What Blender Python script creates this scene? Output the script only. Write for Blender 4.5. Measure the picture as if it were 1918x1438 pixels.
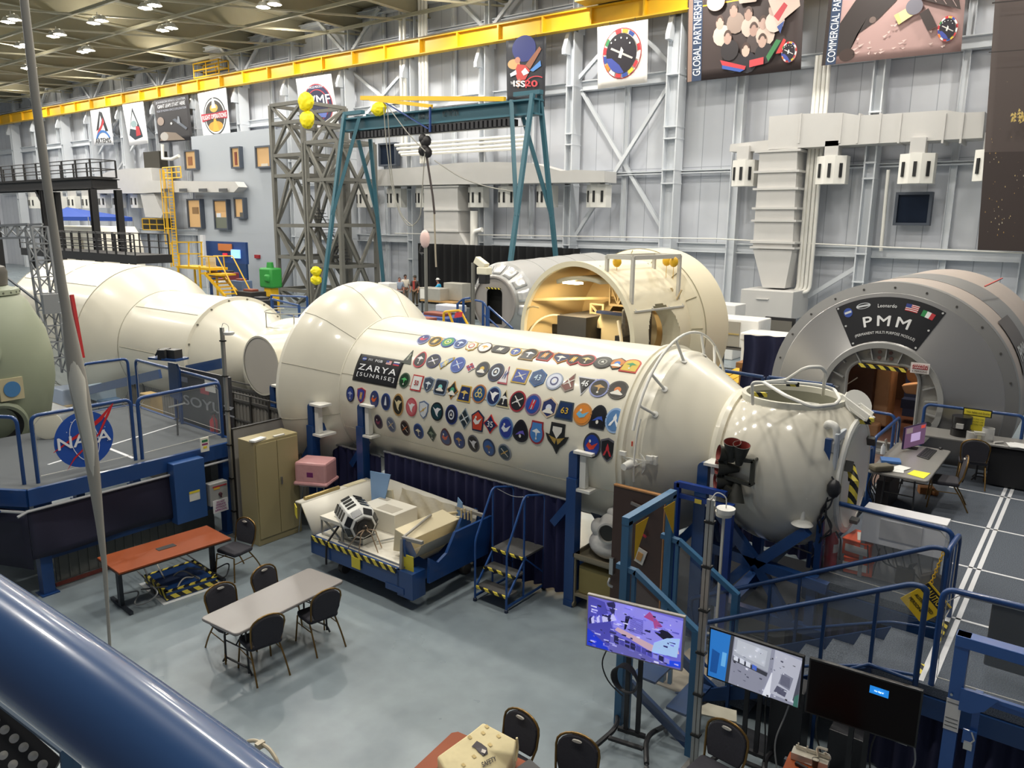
import bpy, math, random
from mathutils import Vector, Matrix
random.seed(7)
S = bpy.context.scene
for o in list(bpy.data.objects): bpy.data.objects.remove(o)
PI = math.pi

# ------------------------------------------------------------------ camera
F = 1454.0; CAMZ = 5.8
def cam_axes(yaw, pitch, roll):
    cy, sy = math.cos(yaw), math.sin(yaw)
    f = Vector((-sy*math.cos(pitch), cy*math.cos(pitch), -math.sin(pitch)))
    r = Vector((cy, sy, 0)); u = r.cross(f)
    c, s = math.cos(roll), math.sin(roll)
    return c*r+s*u, -s*r+c*u, f
CR, CU, CF = cam_axes(math.radians(37.46), math.radians(11.75), math.radians(.602))
cam = bpy.data.objects.new('camera', bpy.data.cameras.new('camera'))
S.collection.objects.link(cam); S.camera = cam
cam.data.sensor_width = 36; cam.data.lens = F/1918*36; cam.data.clip_start = .05; cam.data.clip_end = 400
cam.matrix_world = Matrix(((CR.x, CU.x, -CF.x, 0), (CR.y, CU.y, -CF.y, 0), (CR.z, CU.z, -CF.z, CAMZ), (0, 0, 0, 1)))
def ray(px, py): return CR*((px-959)/F) - CU*((py-719)/F) + CF
O = Vector((0, 0, CAMZ))
def UZ(px, py, z=0): d = ray(px, py); return O + d*((z-CAMZ)/d.z)
def UY(px, py, y): d = ray(px, py); return O + d*(y/d.y)
def UX(px, py, x): d = ray(px, py); return O + d*(x/d.x)
def UC(px, py, R, cy=10.9, cz=2.47):           # point on a cylinder lying along X
    d = ray(px, py); a = d.y**2+d.z**2; b = 2*(-cy*d.y+(CAMZ-cz)*d.z); c = cy*cy+(CAMZ-cz)**2-R*R
    D = max(0, b*b-4*a*c); return O + d*((-b-math.sqrt(D))/(2*a))

# ------------------------------------------------------------------ world, exposure
W = bpy.data.worlds.new('world'); S.world = W; W.use_nodes = True
W.node_tree.nodes['Background'].inputs[0].default_value = (.82, .88, 1, 1)
W.node_tree.nodes['Background'].inputs[1].default_value = .14
S.view_settings.view_transform = 'Standard'; S.view_settings.look = 'None'
S.view_settings.gamma = 1; S.view_settings.exposure = 0.0; S.view_settings.use_curve_mapping = False
LAMP_W = 500.0
HIGHBAY = [(-2-7.6*i, 3+8.2*j) for i in range(13) for j in range(5)]    # grid of the hall's high bay lamps
def add_light(loc, w, size, col=(1, .96, .88), rot=(0, 0, 0), name='lamp_light'):
    L = bpy.data.lights.new(name, 'AREA'); L.energy = w; L.size = size; L.color = col; L.shape = 'DISK'
    o = bpy.data.objects.new(name, L); o.location = loc; o.rotation_euler = rot; S.collection.objects.link(o); return o

# ------------------------------------------------------------------ helpers
def lin(c): return tuple(((v/12.92) if v <= .04045 else ((v+.055)/1.055)**2.4) for v in c)
def hx(h): h = h.lstrip('#'); return lin([int(h[i:i+2], 16)/255 for i in (0, 2, 4)])
MATS = {}
def mat(name, h, rough=.5, metal=0, noise=0, scale=5, bump=0, emit=0, alpha=1, coat=0, bscale=None, trans=0, spec=.5):
    if name in MATS: return MATS[name]
    m = bpy.data.materials.new(name); m.use_nodes = True; nt = m.node_tree; b = nt.nodes['Principled BSDF']
    c = hx(h) if isinstance(h, str) else h
    b.inputs['Base Color'].default_value = (*c, 1); b.inputs['Roughness'].default_value = rough; b.inputs['Metallic'].default_value = metal
    b.inputs['Specular IOR Level'].default_value = spec
    if coat: b.inputs['Coat Weight'].default_value = coat; b.inputs['Coat Roughness'].default_value = .08
    if emit: b.inputs['Emission Color'].default_value = (*c, 1); b.inputs['Emission Strength'].default_value = emit
    if alpha < 1: b.inputs['Alpha'].default_value = alpha
    if trans: b.inputs['Transmission Weight'].default_value = trans
    if noise or bump:
        tc = nt.nodes.new('ShaderNodeTexCoord'); n = nt.nodes.new('ShaderNodeTexNoise'); n.inputs['Scale'].default_value = scale; n.inputs['Detail'].default_value = 4
        nt.links.new(tc.outputs['Object'], n.inputs['Vector'])
        if noise:
            mx = nt.nodes.new('ShaderNodeMix'); mx.data_type = 'RGBA'; mx.inputs['Factor'].default_value = 0
            mx.inputs['A'].default_value = (*[v*(1-noise) for v in c], 1); mx.inputs['B'].default_value = (*[min(1, v*(1+noise)) for v in c], 1)
            nt.links.new(n.outputs['Fac'], mx.inputs['Factor']); nt.links.new(mx.outputs['Result'], b.inputs['Base Color'])
        if bump:
            n2 = n
            if bscale: n2 = nt.nodes.new('ShaderNodeTexNoise'); n2.inputs['Scale'].default_value = bscale; nt.links.new(tc.outputs['Object'], n2.inputs['Vector'])
            bp = nt.nodes.new('ShaderNodeBump'); bp.inputs['Strength'].default_value = bump; bp.inputs['Distance'].default_value = .02
            nt.links.new(n2.outputs['Fac'], bp.inputs['Height']); nt.links.new(bp.outputs['Normal'], b.inputs['Normal'])
    MATS[name] = m; return m
def col(h, rough=.5, metal=0): return mat('paint_%s_%d_%d' % (h.lstrip('#'), rough*100, metal*100), h, rough, metal)
def glow(h, e=1.0): return mat('glow_%s_%d' % (h.lstrip('#'), e*100), h, .6, emit=e)

def perp(d):
    d = d.normalized(); a = Vector((0, 0, 1)) if abs(d.z) < .9 else Vector((1, 0, 0))
    u = d.cross(a).normalized(); return u, d.cross(u).normalized()
V = lambda *a: Vector(a[0]) if len(a) == 1 else Vector(a)
class G:
    def __init__(s): s.v = []; s.f = []; s.mi = []; s.sm = []; s.k = 0
    def m(s, k): s.k = k; return s
    def add(s, vs, fs, smooth=False):
        n = len(s.v); s.v += [Vector(p) for p in vs]
        for f in fs: s.f.append([i+n for i in f]); s.mi.append(s.k); s.sm.append(smooth)
        return s
    def box(s, c, d, rz=0, M=None):
        hx_, hy, hz = d[0]/2, d[1]/2, d[2]/2; c = V(c)
        R = M if M else Matrix.Rotation(rz, 3, 'Z')
        vs = [c+R@Vector((x, y, z)) for z in (-hz, hz) for y in (-hy, hy) for x in (-hx_, hx_)]
        return s.add(vs, [(0, 2, 3, 1), (4, 5, 7, 6), (0, 1, 5, 4), (2, 6, 7, 3), (0, 4, 6, 2), (1, 3, 7, 5)])
    def bx(s, a, b): return s.box([(a[i]+b[i])/2 for i in range(3)], [abs(b[i]-a[i]) for i in range(3)])
    def bar(s, p, q, w, h=None, up=(0, 0, 1)):                         # beam between two points, w across, h along up
        h = h or w; p, q = V(p), V(q); d = (q-p); L = d.length; d.normalize(); up = V(up)
        if abs(d.dot(up)) > .98: up = Vector((0, 1, 0))
        x = d.cross(up).normalized(); z = x.cross(d)
        M = Matrix((x, d, z)).transposed()
        return s.box((p+q)/2, (w, L, h), M=M)
    def ibeam(s, p, q, w, h, t=.02, up=(0, 0, 1)):
        p, q = V(p), V(q); d = (q-p).normalized(); up = V(up)
        x = d.cross(up).normalized(); z = x.cross(d)
        s.bar(p+z*(h/2-t/2), q+z*(h/2-t/2), w, t, up=z); s.bar(p-z*(h/2-t/2), q-z*(h/2-t/2), w, t, up=z); return s.bar(p, q, t, h-2*t, up=z)
    def tube(s, pts, r, n=8, closed=False, fillet=0):
        pts = [V(p) for p in pts]
        if fillet:
            out = [pts[0]]
            for i in range(1, len(pts)-1):
                a, b, c = pts[i-1], pts[i], pts[i+1]; f = min(fillet, (a-b).length*.45, (c-b).length*.45)
                p0 = b+(a-b).normalized()*f; p1 = b+(c-b).normalized()*f
                for k in range(6): t = k/5; out.append(p0*(1-t)**2+b*2*t*(1-t)+p1*t*t)
            out.append(pts[-1]); pts = out
        N = len(pts); rings = []; u = None
        for i, p in enumerate(pts):
            a = pts[(i-1) % N] if (i > 0 or closed) else p; b = pts[(i+1) % N] if (i < N-1 or closed) else p
            d = (b-a)
            if d.length < 1e-9: d = Vector((0, 0, 1))
            d.normalize()
            if u is None: u, w = perp(d)
            else: u = (u-d*u.dot(d)).normalized(); w = d.cross(u).normalized()
            rr = r[i] if isinstance(r, (list, tuple)) else r
            rings.append([p+(u*math.cos(2*PI*k/n)+w*math.sin(2*PI*k/n))*rr for k in range(n)])
        vs = [q for R in rings for q in R]; fs = []
        for i in range(N if closed else N-1):
            j = (i+1) % N
            for k in range(n): fs.append((i*n+k,i*n+(k+1) % n,j*n+(k+1) % n,j*n+k))
        s.add(vs,fs,True)
        if not closed: s.add(rings[0],[tuple(range(n))[::-1]]); s.add(rings[-1],[tuple(range(n))])
        return s
    def cyl(s,p,q,r,r2=None,n=16): return s.tube([p,q],[r,r if r2 is None else r2],n)
    def lathe(s,o,d,prof,n=48,a0=0,a1=2*PI,up=None,smooth=True):     # prof = [(along, radius)...]
        o,d = V(o),V(d).normalized()
        if up is not None: u = V(up); w = d.cross(u)
        else: u,w = perp(d)
        full = abs(a1-a0-2*PI) < 1e-6; m = n if full else n+1; vs = []; fs = []
        for t,r in prof:
            for k in range(m):
                a = a0+(a1-a0)*k/n; vs.append(o+d*t+(u*math.cos(a)+w*math.sin(a))*max(r,1e-4))
        for i in range(len(prof)-1):
            for k in range(n): k2 = (k+1) % m; fs.append((i*m+k,i*m+k2,(i+1)*m+k2,(i+1)*m+k))
        return s.add(vs,fs,smooth)
    def sphere(s,c,r,n=20,sc=(1,1,1)):
        c = V(c); k = len(s.v); prof = [(-math.cos(PI*i/(n//2))*r,math.sin(PI*i/(n//2))*r) for i in range(n//2+1)]
        s.lathe((0,0,0),(0,0,1),prof,n)
        for i in range(k,len(s.v)): v = s.v[i]; s.v[i] = Vector((c.x+v.x*sc[0],c.y+v.y*sc[1],c.z+v.z*sc[2]))
        return s
    def prism(s,poly,o,u,v,th,back=0):                           # 2-D outline in frame (o,u,v) given thickness along u x v
        o,u,v = V(o),V(u),V(v); n = u.cross(v).normalized(); N = len(poly)
        a = [o+u*p[0]+v*p[1]+n*back for p in poly]; b = [p+n*th for p in a]
        fs = [tuple(range(N))[::-1],tuple(range(N,2*N))]+[(i,(i+1) % N,N+(i+1) % N,N+i) for i in range(N)]
        return s.add(a+b,fs)
    def quad(s,a,b,c,d): return s.add([a,b,c,d],[(0,1,2,3)])
    def sheet(s,fn,nu,nv,smooth=True):                             # fn(u,v) -> point, 0..1
        vs = [fn(i/nu,j/nv) for j in range(nv+1) for i in range(nu+1)]
        return s.add(vs,[(j*(nu+1)+i,j*(nu+1)+i+1,(j+1)*(nu+1)+i+1,(j+1)*(nu+1)+i) for j in range(nv) for i in range(nu)],smooth)
    def put(s,name,mats,parent=None,sharp=40,bevel=0,thick=0,world=True,sub=0):
        if not isinstance(mats,(list,tuple)): mats = [mats]
        me = bpy.data.meshes.new(name)
        if parent is None:
            xs = [p.x for p in s.v]; ys = [p.y for p in s.v]; zs = [p.z for p in s.v]
            off = Vector(((min(xs)+max(xs))/2,(min(ys)+max(ys))/2,min(zs)))
        else:
            off = Vector((0,0,0)); q = parent
            while q is not None and world: off += q.location; q = q.parent
        me.from_pydata([tuple(p-off) for p in s.v],[],s.f)
        for m_ in mats: me.materials.append(m_)
        for i,p in enumerate(me.polygons): p.material_index = min(s.mi[i],len(mats)-1); p.use_smooth = s.sm[i]
        me.update()
        if any(s.sm): me.set_sharp_from_angle(angle=math.radians(sharp))
        o = bpy.data.objects.new(name,me); S.collection.objects.link(o)
        if parent is None: o.location = off
        else: o.parent = parent
        if bevel: b = o.modifiers.new('b','BEVEL'); b.width = bevel; b.segments = 2; b.limit_method = 'ANGLE'
        if thick: t = o.modifiers.new('t','SOLIDIFY'); t.thickness = thick; t.offset = 0
        if sub: t = o.modifiers.new('s','SUBSURF'); t.levels = sub; t.render_levels = sub
        return o
def tag(o,label=None,cat=None,group=None,kind=None):
    if label: o['label'] = label
    if cat: o['category'] = cat
    if group: o['group'] = group
    if kind: o['kind'] = kind
    return o
def thing(name,label,cat,loc=(0,0,0),group=None,rz=0):
    o = bpy.data.objects.new(name,None); S.collection.objects.link(o); o.location = loc; o.rotation_euler = (0,0,rz); o.empty_display_size = .1
    return tag(o,label,cat,group)
def struct(o): o['kind'] = 'structure'; return o
def kids(o): return [c for c in bpy.data.objects if c.parent == o]
def copy_tree(o,parent=None):
    c = o.copy(); S.collection.objects.link(c); c.parent = parent
    for ch in kids(o): copy_tree(ch,c)
    return c
def dup(o,loc,rz,label,group=None):
    c = copy_tree(o); c.location = loc; c.rotation_euler = (0,0,rz); c['label'] = label
    if group: c['group'] = group
    return c
_fonts = {}
def text_pts(body,bold=0,sp=1.0):
    cu = bpy.data.curves.new('t','FONT'); cu.body = body; cu.size = 1; cu.offset = bold*.45; cu.space_character = sp; cu.fill_mode = 'FRONT'; cu.resolution_u = 3
    o = bpy.data.objects.new('t',cu); S.collection.objects.link(o); dg = bpy.context.evaluated_depsgraph_get(); dg.update()
    me = bpy.data.meshes.new_from_object(o.evaluated_get(dg)); vs = [tuple(v.co) for v in me.vertices]; fs = [tuple(p.vertices) for p in me.polygons]
    bpy.data.objects.remove(o); bpy.data.curves.remove(cu); bpy.data.meshes.remove(me); return vs,fs
def text(g,body,o,u,v,w,h,bold=0,off=.004,sp=1.0,warp=None):   # lettering fitted into w x h, centred on o in frame u,v
    vs,fs = text_pts(body,0,sp)
    x0 = min(p[0] for p in vs); x1 = max(p[0] for p in vs); y0 = min(p[1] for p in vs); y1 = max(p[1] for p in vs)
    o,u,v = V(o),V(u),V(v); n = u.cross(v).normalized()
    k = bold*.32
    for i,(dx,dy) in enumerate(((0,0),(k,0),(-k,0),(0,k),(0,-k)) if k else ((0,0),)):      # bold strokes: shifted copies, each a hair higher
        P = []
        for p in vs:
            a = (p[0]+dx-x0)/(x1-x0)-.5; b = (p[1]+dy-y0)/(y1-y0)-.5
            if warp: q = warp(a,b); m_ = (warp(a+.01,b)-q).cross(warp(a,b+.01)-q).normalized(); P.append(q+m_*(.0012*i))
            else: P.append(o+u*(a*w)+v*(b*h)+n*(off+.0008*i))
        g.add(P,fs)
    return g
def ngon(n,r=1,a0=PI/2,sx=1,sy=1): return [(math.cos(a0+2*PI*i/n)*r*sx,math.sin(a0+2*PI*i/n)*r*sy) for i in range(n)]
X,Y,Z = Vector((1,0,0)),Vector((0,1,0)),Vector((0,0,1))
# ================================================================== SETTING
WY = 40.2        # plane of the back wall sheet
ST = 39.0        # plane of the steel in front of it
ceilZ = 20.4
def floor_mat():
    m = bpy.data.materials.new('epoxy_floor'); m.use_nodes = True; nt = m.node_tree; b = nt.nodes['Principled BSDF']
    tc = nt.nodes.new('ShaderNodeTexCoord')
    def noise(s,d=3,dist=0):
        n = nt.nodes.new('ShaderNodeTexNoise'); n.inputs['Scale'].default_value = s; n.inputs['Detail'].default_value = d; n.inputs['Distortion'].default_value = dist
        nt.links.new(tc.outputs['Object'],n.inputs['Vector']); return n
    r = nt.nodes.new('ShaderNodeValToRGB'); e = r.color_ramp.elements
    e[0].position = .42; e[0].color = (*hx('#7d888f'),1); e[1].position = .56; e[1].color = (*hx('#8a959b'),1)
    nt.links.new(noise(.55,3,.6).outputs['Fac'],r.inputs['Fac'])
    r2 = nt.nodes.new('ShaderNodeValToRGB'); e = r2.color_ramp.elements
    e[0].position = .35; e[0].color = (.93,.93,.93,1); e[1].position = .7; e[1].color = (1.04,1.04,1.04,1)
    nt.links.new(noise(4,6).outputs['Fac'],r2.inputs['Fac'])
    mx = nt.nodes.new('ShaderNodeMix'); mx.data_type = 'RGBA'; mx.blend_type = 'MULTIPLY'; mx.inputs['Factor'].default_value = 1
    nt.links.new(r.outputs['Color'],mx.inputs['A']); nt.links.new(r2.outputs['Color'],mx.inputs['B'])
    nt.links.new(mx.outputs['Result'],b.inputs['Base Color'])
    rr = nt.nodes.new('ShaderNodeMapRange'); rr.inputs['To Min'].default_value = .2; rr.inputs['To Max'].default_value = .42
    nt.links.new(noise(.8,4).outputs['Fac'],rr.inputs['Value']); nt.links.new(rr.outputs['Result'],b.inputs['Roughness'])
    return m
def wall_mat():
    m = bpy.data.materials.new('metal_wall_panel'); m.use_nodes = True; nt = m.node_tree; b = nt.nodes['Principled BSDF']
    tc = nt.nodes.new('ShaderNodeTexCoord'); w = nt.nodes.new('ShaderNodeTexBrick')
    w.offset = 0; w.inputs['Scale'].default_value = 1; w.inputs['Brick Width'].default_value = 1.1; w.inputs['Row Height'].default_value = 4.4; w.inputs['Mortar Size'].default_value = .02
    w.inputs['Color1'].default_value = (*hx('#d2d5db'),1); w.inputs['Color2'].default_value = (*hx('#cacdd5'),1); w.inputs['Mortar'].default_value = (*hx('#a4a9b2'),1)
    mp = nt.nodes.new('ShaderNodeMapping'); mp.inputs['Rotation'].default_value = (PI/2,0,0); nt.links.new(tc.outputs['Object'],mp.inputs['Vector'])
    nt.links.new(mp.outputs['Vector'],w.inputs['Vector']); nt.links.new(w.outputs['Color'],b.inputs['Base Color'])
    n = nt.nodes.new('ShaderNodeTexNoise'); n.inputs['Scale'].default_value = .7; nt.links.new(tc.outputs['Object'],n.inputs['Vector'])
    bp = nt.nodes.new('ShaderNodeBump'); bp.inputs['Strength'].default_value = .35; bp.inputs['Distance'].default_value = .25
    nt.links.new(n.outputs['Fac'],bp.inputs['Height']); nt.links.new(bp.outputs['Normal'],b.inputs['Normal'])
    b.inputs['Roughness'].default_value = .38; return m
def deckroof_mat():
    m = bpy.data.materials.new('roof_decking'); m.use_nodes = True; nt = m.node_tree; b = nt.nodes['Principled BSDF']
    tc = nt.nodes.new('ShaderNodeTexCoord'); w = nt.nodes.new('ShaderNodeTexWave'); w.inputs['Scale'].default_value = 1.6; w.inputs['Distortion'].default_value = .3; w.bands_direction = 'X'
    nt.links.new(tc.outputs['Object'],w.inputs['Vector']); r = nt.nodes.new('ShaderNodeValToRGB'); e = r.color_ramp.elements
    e[0].color = (*hx('#96917c'),1); e[1].color = (*hx('#b3ae98'),1); nt.links.new(w.outputs['Fac'],r.inputs['Fac']); nt.links.new(r.outputs['Color'],b.inputs['Base Color'])
    b.inputs['Roughness'].default_value = .8; return m
def carpet_mat():
    m = bpy.data.materials.new('slate_carpet'); m.use_nodes = True; nt = m.node_tree; b = nt.nodes['Principled BSDF']
    tc = nt.nodes.new('ShaderNodeTexCoord'); n = nt.nodes.new('ShaderNodeTexNoise'); n.inputs['Scale'].default_value = 90; n.inputs['Detail'].default_value = 3
    nt.links.new(tc.outputs['Object'],n.inputs['Vector']); r = nt.nodes.new('ShaderNodeValToRGB'); e = r.color_ramp.elements
    e[0].position = .35; e[0].color = (*hx('#3b414b'),1); e[1].position = .65; e[1].color = (*hx('#626974'),1)
    nt.links.new(n.outputs['Fac'],r.inputs['Fac']); nt.links.new(r.outputs['Color'],b.inputs['Base Color']); b.inputs['Roughness'].default_value = .95; return m
def hazard_mat(name,ang=.8,sc=5.5,c1='#e3cf4e',c2='#16171a',axis=0):
    m = bpy.data.materials.new(name); m.use_nodes = True; nt = m.node_tree; b = nt.nodes['Principled BSDF']
    tc = nt.nodes.new('ShaderNodeTexCoord'); sp = nt.nodes.new('ShaderNodeSeparateXYZ'); nt.links.new(tc.outputs['Object'],sp.inputs[0])
    a = nt.nodes.new('ShaderNodeMath'); a.operation = 'ADD'; a2 = nt.nodes.new('ShaderNodeMath'); a2.operation = 'ADD'
    nt.links.new(sp.outputs[0],a.inputs[0]); nt.links.new(sp.outputs[1],a.inputs[1]); nt.links.new(a.outputs[0],a2.inputs[0]); nt.links.new(sp.outputs[2],a2.inputs[1])
    k = nt.nodes.new('ShaderNodeMath'); k.operation = 'MULTIPLY'; k.inputs[1].default_value = sc; nt.links.new(a2.outputs[0],k.inputs[0])
    f = nt.nodes.new('ShaderNodeMath'); f.operation = 'FRACT'; nt.links.new(k.outputs[0],f.inputs[0])
    g = nt.nodes.new('ShaderNodeMath'); g.operation = 'GREATER_THAN'; g.inputs[1].default_value = .5; nt.links.new(f.outputs[0],g.inputs[0])
    mx = nt.nodes.new('ShaderNodeMix'); mx.data_type = 'RGBA'; mx.inputs['A'].default_value = (*hx(c1),1); mx.inputs['B'].default_value = (*hx(c2),1)
    nt.links.new(g.outputs[0],mx.inputs['Factor']); nt.links.new(mx.outputs['Result'],b.inputs['Base Color']); b.inputs['Roughness'].default_value = .5; return m
M_FLOOR,M_WALL,M_ROOF,M_CARPET,M_HAZ = floor_mat(),wall_mat(),deckroof_mat(),carpet_mat(),hazard_mat('hazard_tape')
M_STEEL = mat('painted_steel_grey','#d3d7dc',.45); M_STEELD = mat('painted_steel_shade','#aab0b8',.5)
M_BLUE = mat('blue_paint','#1c437c',.35,coat=.3); M_BLUED = mat('dark_blue_paint','#1a3966',.4); M_BLACK = mat('black_paint','#1c1b1d',.55)
M_YEL = mat('crane_yellow','#e3b21d',.45,noise=.08,scale=1.5); M_YELD = mat('yellow_rail_edge','#b98f1c',.6)
M_WHITE = mat('module_white','#e8e2d0',.3,noise=.03,scale=2,coat=.35,bump=.05,bscale=1.2)
M_WHITE2 = mat('white_paint','#e8e6df',.45); M_TEAL = mat('teal_paint','#33606e',.45); M_TEALB = mat('teal_blue_paint','#34648a',.4)
M_GUN = mat('weathered_grey_steel','#6d6c66',.6,noise=.15,scale=3); M_CLEAR = mat('clear_panel','#dfe6ea',.04,alpha=.05,spec=.15)
M_CHROME = mat('brushed_metal','#b5b7b8',.3,.9); M_TAN = mat('tan_cabinet','#a3966f',.4); M_GREYP = mat('grey_laminate','#86807d',.4)

struct(G().quad((-112,-6,0),(14,-6,0),(14,WY+.5,0),(-112,WY+.5,0)).put('floor',M_FLOOR))
g = G(); g.bx((-112,WY,0),(14,WY+.3,ceilZ)); struct(g.put('wall_back',M_WALL))
g = G(); g.bx((-112,-6,ceilZ),(14,WY+.3,ceilZ+.2)); struct(g.put('ceiling',M_ROOF))
g = G(); g.bx((-112.3,-6,0),(-112,WY+.3,ceilZ)); struct(g.put('wall_left',M_WALL))
tn = [0]
def trim(g,m=None): tn[0] += 1; return struct(g.put('trim_%d' % tn[0],m or M_STEEL))
# columns of the back wall
COLX = [-103.3,-96.8,-90.4,-84,-77.5,-71,-64.6,-58.2,-51.7,-45.3,-38.8,-32.4,-25.9,-19.5,-9.45]
for cx in COLX:
    g = G(); w = .75 if cx == -19.5 else .5
    g.ibeam((cx,ST+.35,0),(cx,ST+.35,16.3),.9,w,.06,up=X)
    g.ibeam((cx,ST+.7,16.3),(cx,ST+.7,ceilZ),.7,w*.8,.06,up=X)
    for zz in (3.2,4.5,7.9,8.6,10.2,10.8,13.4): g.bx((cx-w/2-.02,ST-.12,zz),(cx+w/2+.02,ST+.8,zz+.07))
    g.prism([(0,0),(.55,0),(.55,.25),(.15,1.2),(0,1.2)],(cx-.12,ST+.1,15.1),(0,-1,0),(0,0,1),.24)
    trim(g)
for cx in (-16,-3.0):
    g = G(); g.ibeam((cx,ST+.6,0),(cx,ST+.6,ceilZ if cx > -10 else 13.5),.5,.45,.05,up=X); trim(g)
for cx in [c+3.2 for c in COLX[:-2]]+[-6.2]:                     # light posts between the columns
    g = G(); g.ibeam((cx,ST+.95,0),(cx,ST+.95,ceilZ),.22,.3,.03,up=X); trim(g,M_STEEL)
for zz,h in ((4.6,.5),(8.55,.18),(13.5,.55),(17.9,.2),(19.9,.35)):
    g = G(); g.ibeam((-110,ST+.85,zz),(12,ST+.85,zz),.45,h,.05); trim(g)
def brace(x0,z0,x1,z1,w=.2,y=ST+.55):
    g = G(); g.ibeam((x0,y,z0),(x1,y,z1),w,w,.03,up=(0,1,0)); trim(g,M_STEEL)
brace(-25.7,5,-19.8,13.3); brace(-19.8,5.1,-25.7,13.3,y=ST+.8)
brace(-25.7,4.4,-22.6,0); brace(-25.7,13.9,-22.6,16.5); brace(-22.6,16.5,-19.8,13.9)
for a,b in ((-84,-77.5),(-77.5,-71),(-45.3,-38.8)): brace(a+.2,12.2,b-.2,16.2); brace(b-.2,12.2,a+.2,16.2,y=ST+.8)
for a,b in ((-84,-77.5),(-77.5,-71)): brace(a+.2,8.2,b-.2,12)
for i in range(len(COLX)-2):
    a,b = COLX[i],COLX[i+1]
    if i % 2: brace(a+.3,17.5,(a+b)/2,ceilZ-.4)
    else: brace(b-.3,17.5,(a+b)/2,ceilZ-.4)
brace(-9.7,3.9,-13.2,1.4); brace(-38.6,1.2,-35.3,4.3)
# roof framing
for i in range(17):
    gx = -109+6.45*i
    g = G(); g.ibeam((gx,2,ceilZ-.75),(gx,WY,ceilZ-.75),.4,1.5,.06)
    trim(g,M_ROOF if i % 2 else M_ROOF)
for j in range(9):
    yy = 4+4.3*j
    g = G(); g.ibeam((-110,yy,ceilZ-1.62),(10,yy,ceilZ-1.62),.16,.2,.04); trim(g,mat('roof_steel','#b3ae98',.6))
for i in range(15):
    gx = -109+6.45*i; g = G()
    for j in range(4): y0 = 6+8.6*j; g.bar((gx,y0,ceilZ-1.65),(gx+6.45,y0+8.6,ceilZ-1.65),.11,.11)
    trim(g,mat('roof_steel','#b3ae98',.6))

# high bay lamps seen at the top left
LAMPS = [(20,30),(182,32),(280,3),(312,46),(105,58),(42,78),(160,88),(53,120),(503,1)]
WORD = ['far left corner','near the left edge beside the first pole','cut by the top edge','above the banners','between two roof beams','low at the left edge','lowest over the yellow beam','smallest, deepest in the hall','rightmost, at the top edge']
proto = None
for k,(px,py) in enumerate(LAMPS):
    p = UZ(px,py,ceilZ-1.9)
    if proto is None:
        proto = thing('ceiling_light','','ceiling light',(0,0,0),'high bay lamps under the roof')
        for dx in (-.55,.55):
            g = G(); g.lathe((dx,0,0),-Z,[(0,.08),(0,.22),(.3,.42)],16); g.lathe((dx,0,0),-Z,[(.0,.2),(.26,.4)],16); g.put('reflector',col('#c9c9c4',.4),proto)
            g = G(); g.sphere((dx,0,-.2),.2,12); g.put('bulb',glow('#fff6e4',40),proto)
        g = G(); g.bar((-.6,0,.05),(.6,0,.05),.06); g.cyl((0,0,.05),(0,0,.3),.03); g.put('hanger',col('#c9c9c4',.4),proto); L = proto
    else: L = copy_tree(proto)
    L.location = p; L['label'] = 'twin high bay ceiling lamp, lit white, ' + WORD[k]
for (x,y) in HIGHBAY: add_light((x,y,ceilZ-2.0),LAMP_W*(1.25 if y > 30 else 1),.9)
for (x,y) in HIGHBAY[::2]: add_light((x,y,ceilZ-2.6),LAMP_W*.34,.9,(1,.93,.8),(PI,0,0),'ceiling_fill_light')  # added upward fill, replaces light bounced onto the roof and upper wall

# crane runway beam with hanging hooks, and the bridge crane
t = thing('crane_runway_beam','long yellow crane runway beam crossing the whole wall below the roof','crane beam',(-40,ST-.4,16.3))
def yb(x): return 17.24
g = G(); g.ibeam((-108,ST-.4,16.78),(12,ST-.4,16.78),.5,.95,.06); g.put('girder',M_YEL,t)
g = G(); g.bar((-108,ST-.4,17.33),(12,ST-.4,17.33),.16,.12); g.put('rail',mat('rail_steel','#6a5c3a',.7),t)
g = G()
for i in range(38): x = -108+3.22*i; g.bx((x-.05,ST-.66,16.33),(x+.05,ST-.4,17.22))
s_ = g.put('stiffener',M_YEL,t); s_['kind'] = 'stuff'
t = thing('bridge_crane','yellow end truck of the overhead bridge crane at the top edge','crane',(-20,35,17.4))
a = UY(1130,12,37.5); b = UY(1270,5,37.5)
g = G(); g.ibeam((a.x-1,38.4,17.75),(b.x+1.2,38.4,17.75),.5,.7,.06); g.put('end_truck',M_YEL,t)
g = G(); g.ibeam((a.x+.6,38.4,18.3),(a.x+.6,20,18.3),.6,.9,.05); g.ibeam((b.x-.6,38.4,18.3),(b.x-.6,20,18.3),.6,.9,.05); g.put('bridge_girder',M_YEL,t)
g = G(); g.bx((a.x-1.6,37.2,17.3),(a.x+1.8,38.3,17.4)); g.bar((a.x-1.6,37.3,17.4),(a.x+.6,37.3,17.4),.05); g.put('walkway',col('#b08f2e',.6),t)
t = thing('yellow_guard_cage','small yellow guard rail cage on top of the runway beam','guard rail',UY(390,155,ST))
g = G(); p = UY(372,148,ST); q = UY(417,112,ST)
for zz in (p.z,(p.z+q.z)/2,q.z): g.tube([(p.x,ST-.4,zz),(q.x,ST-.4,zz),(q.x,ST+.5,zz),(p.x,ST+.5,zz)],.06,6,closed=True)
for xx in (p.x,(p.x+q.x)/2,q.x):
    for yy in (ST-.4,ST+.5): g.tube([(xx,yy,p.z-.4),(xx,yy,q.z)],.06,6)
g.put('frame',M_YEL,t)

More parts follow.
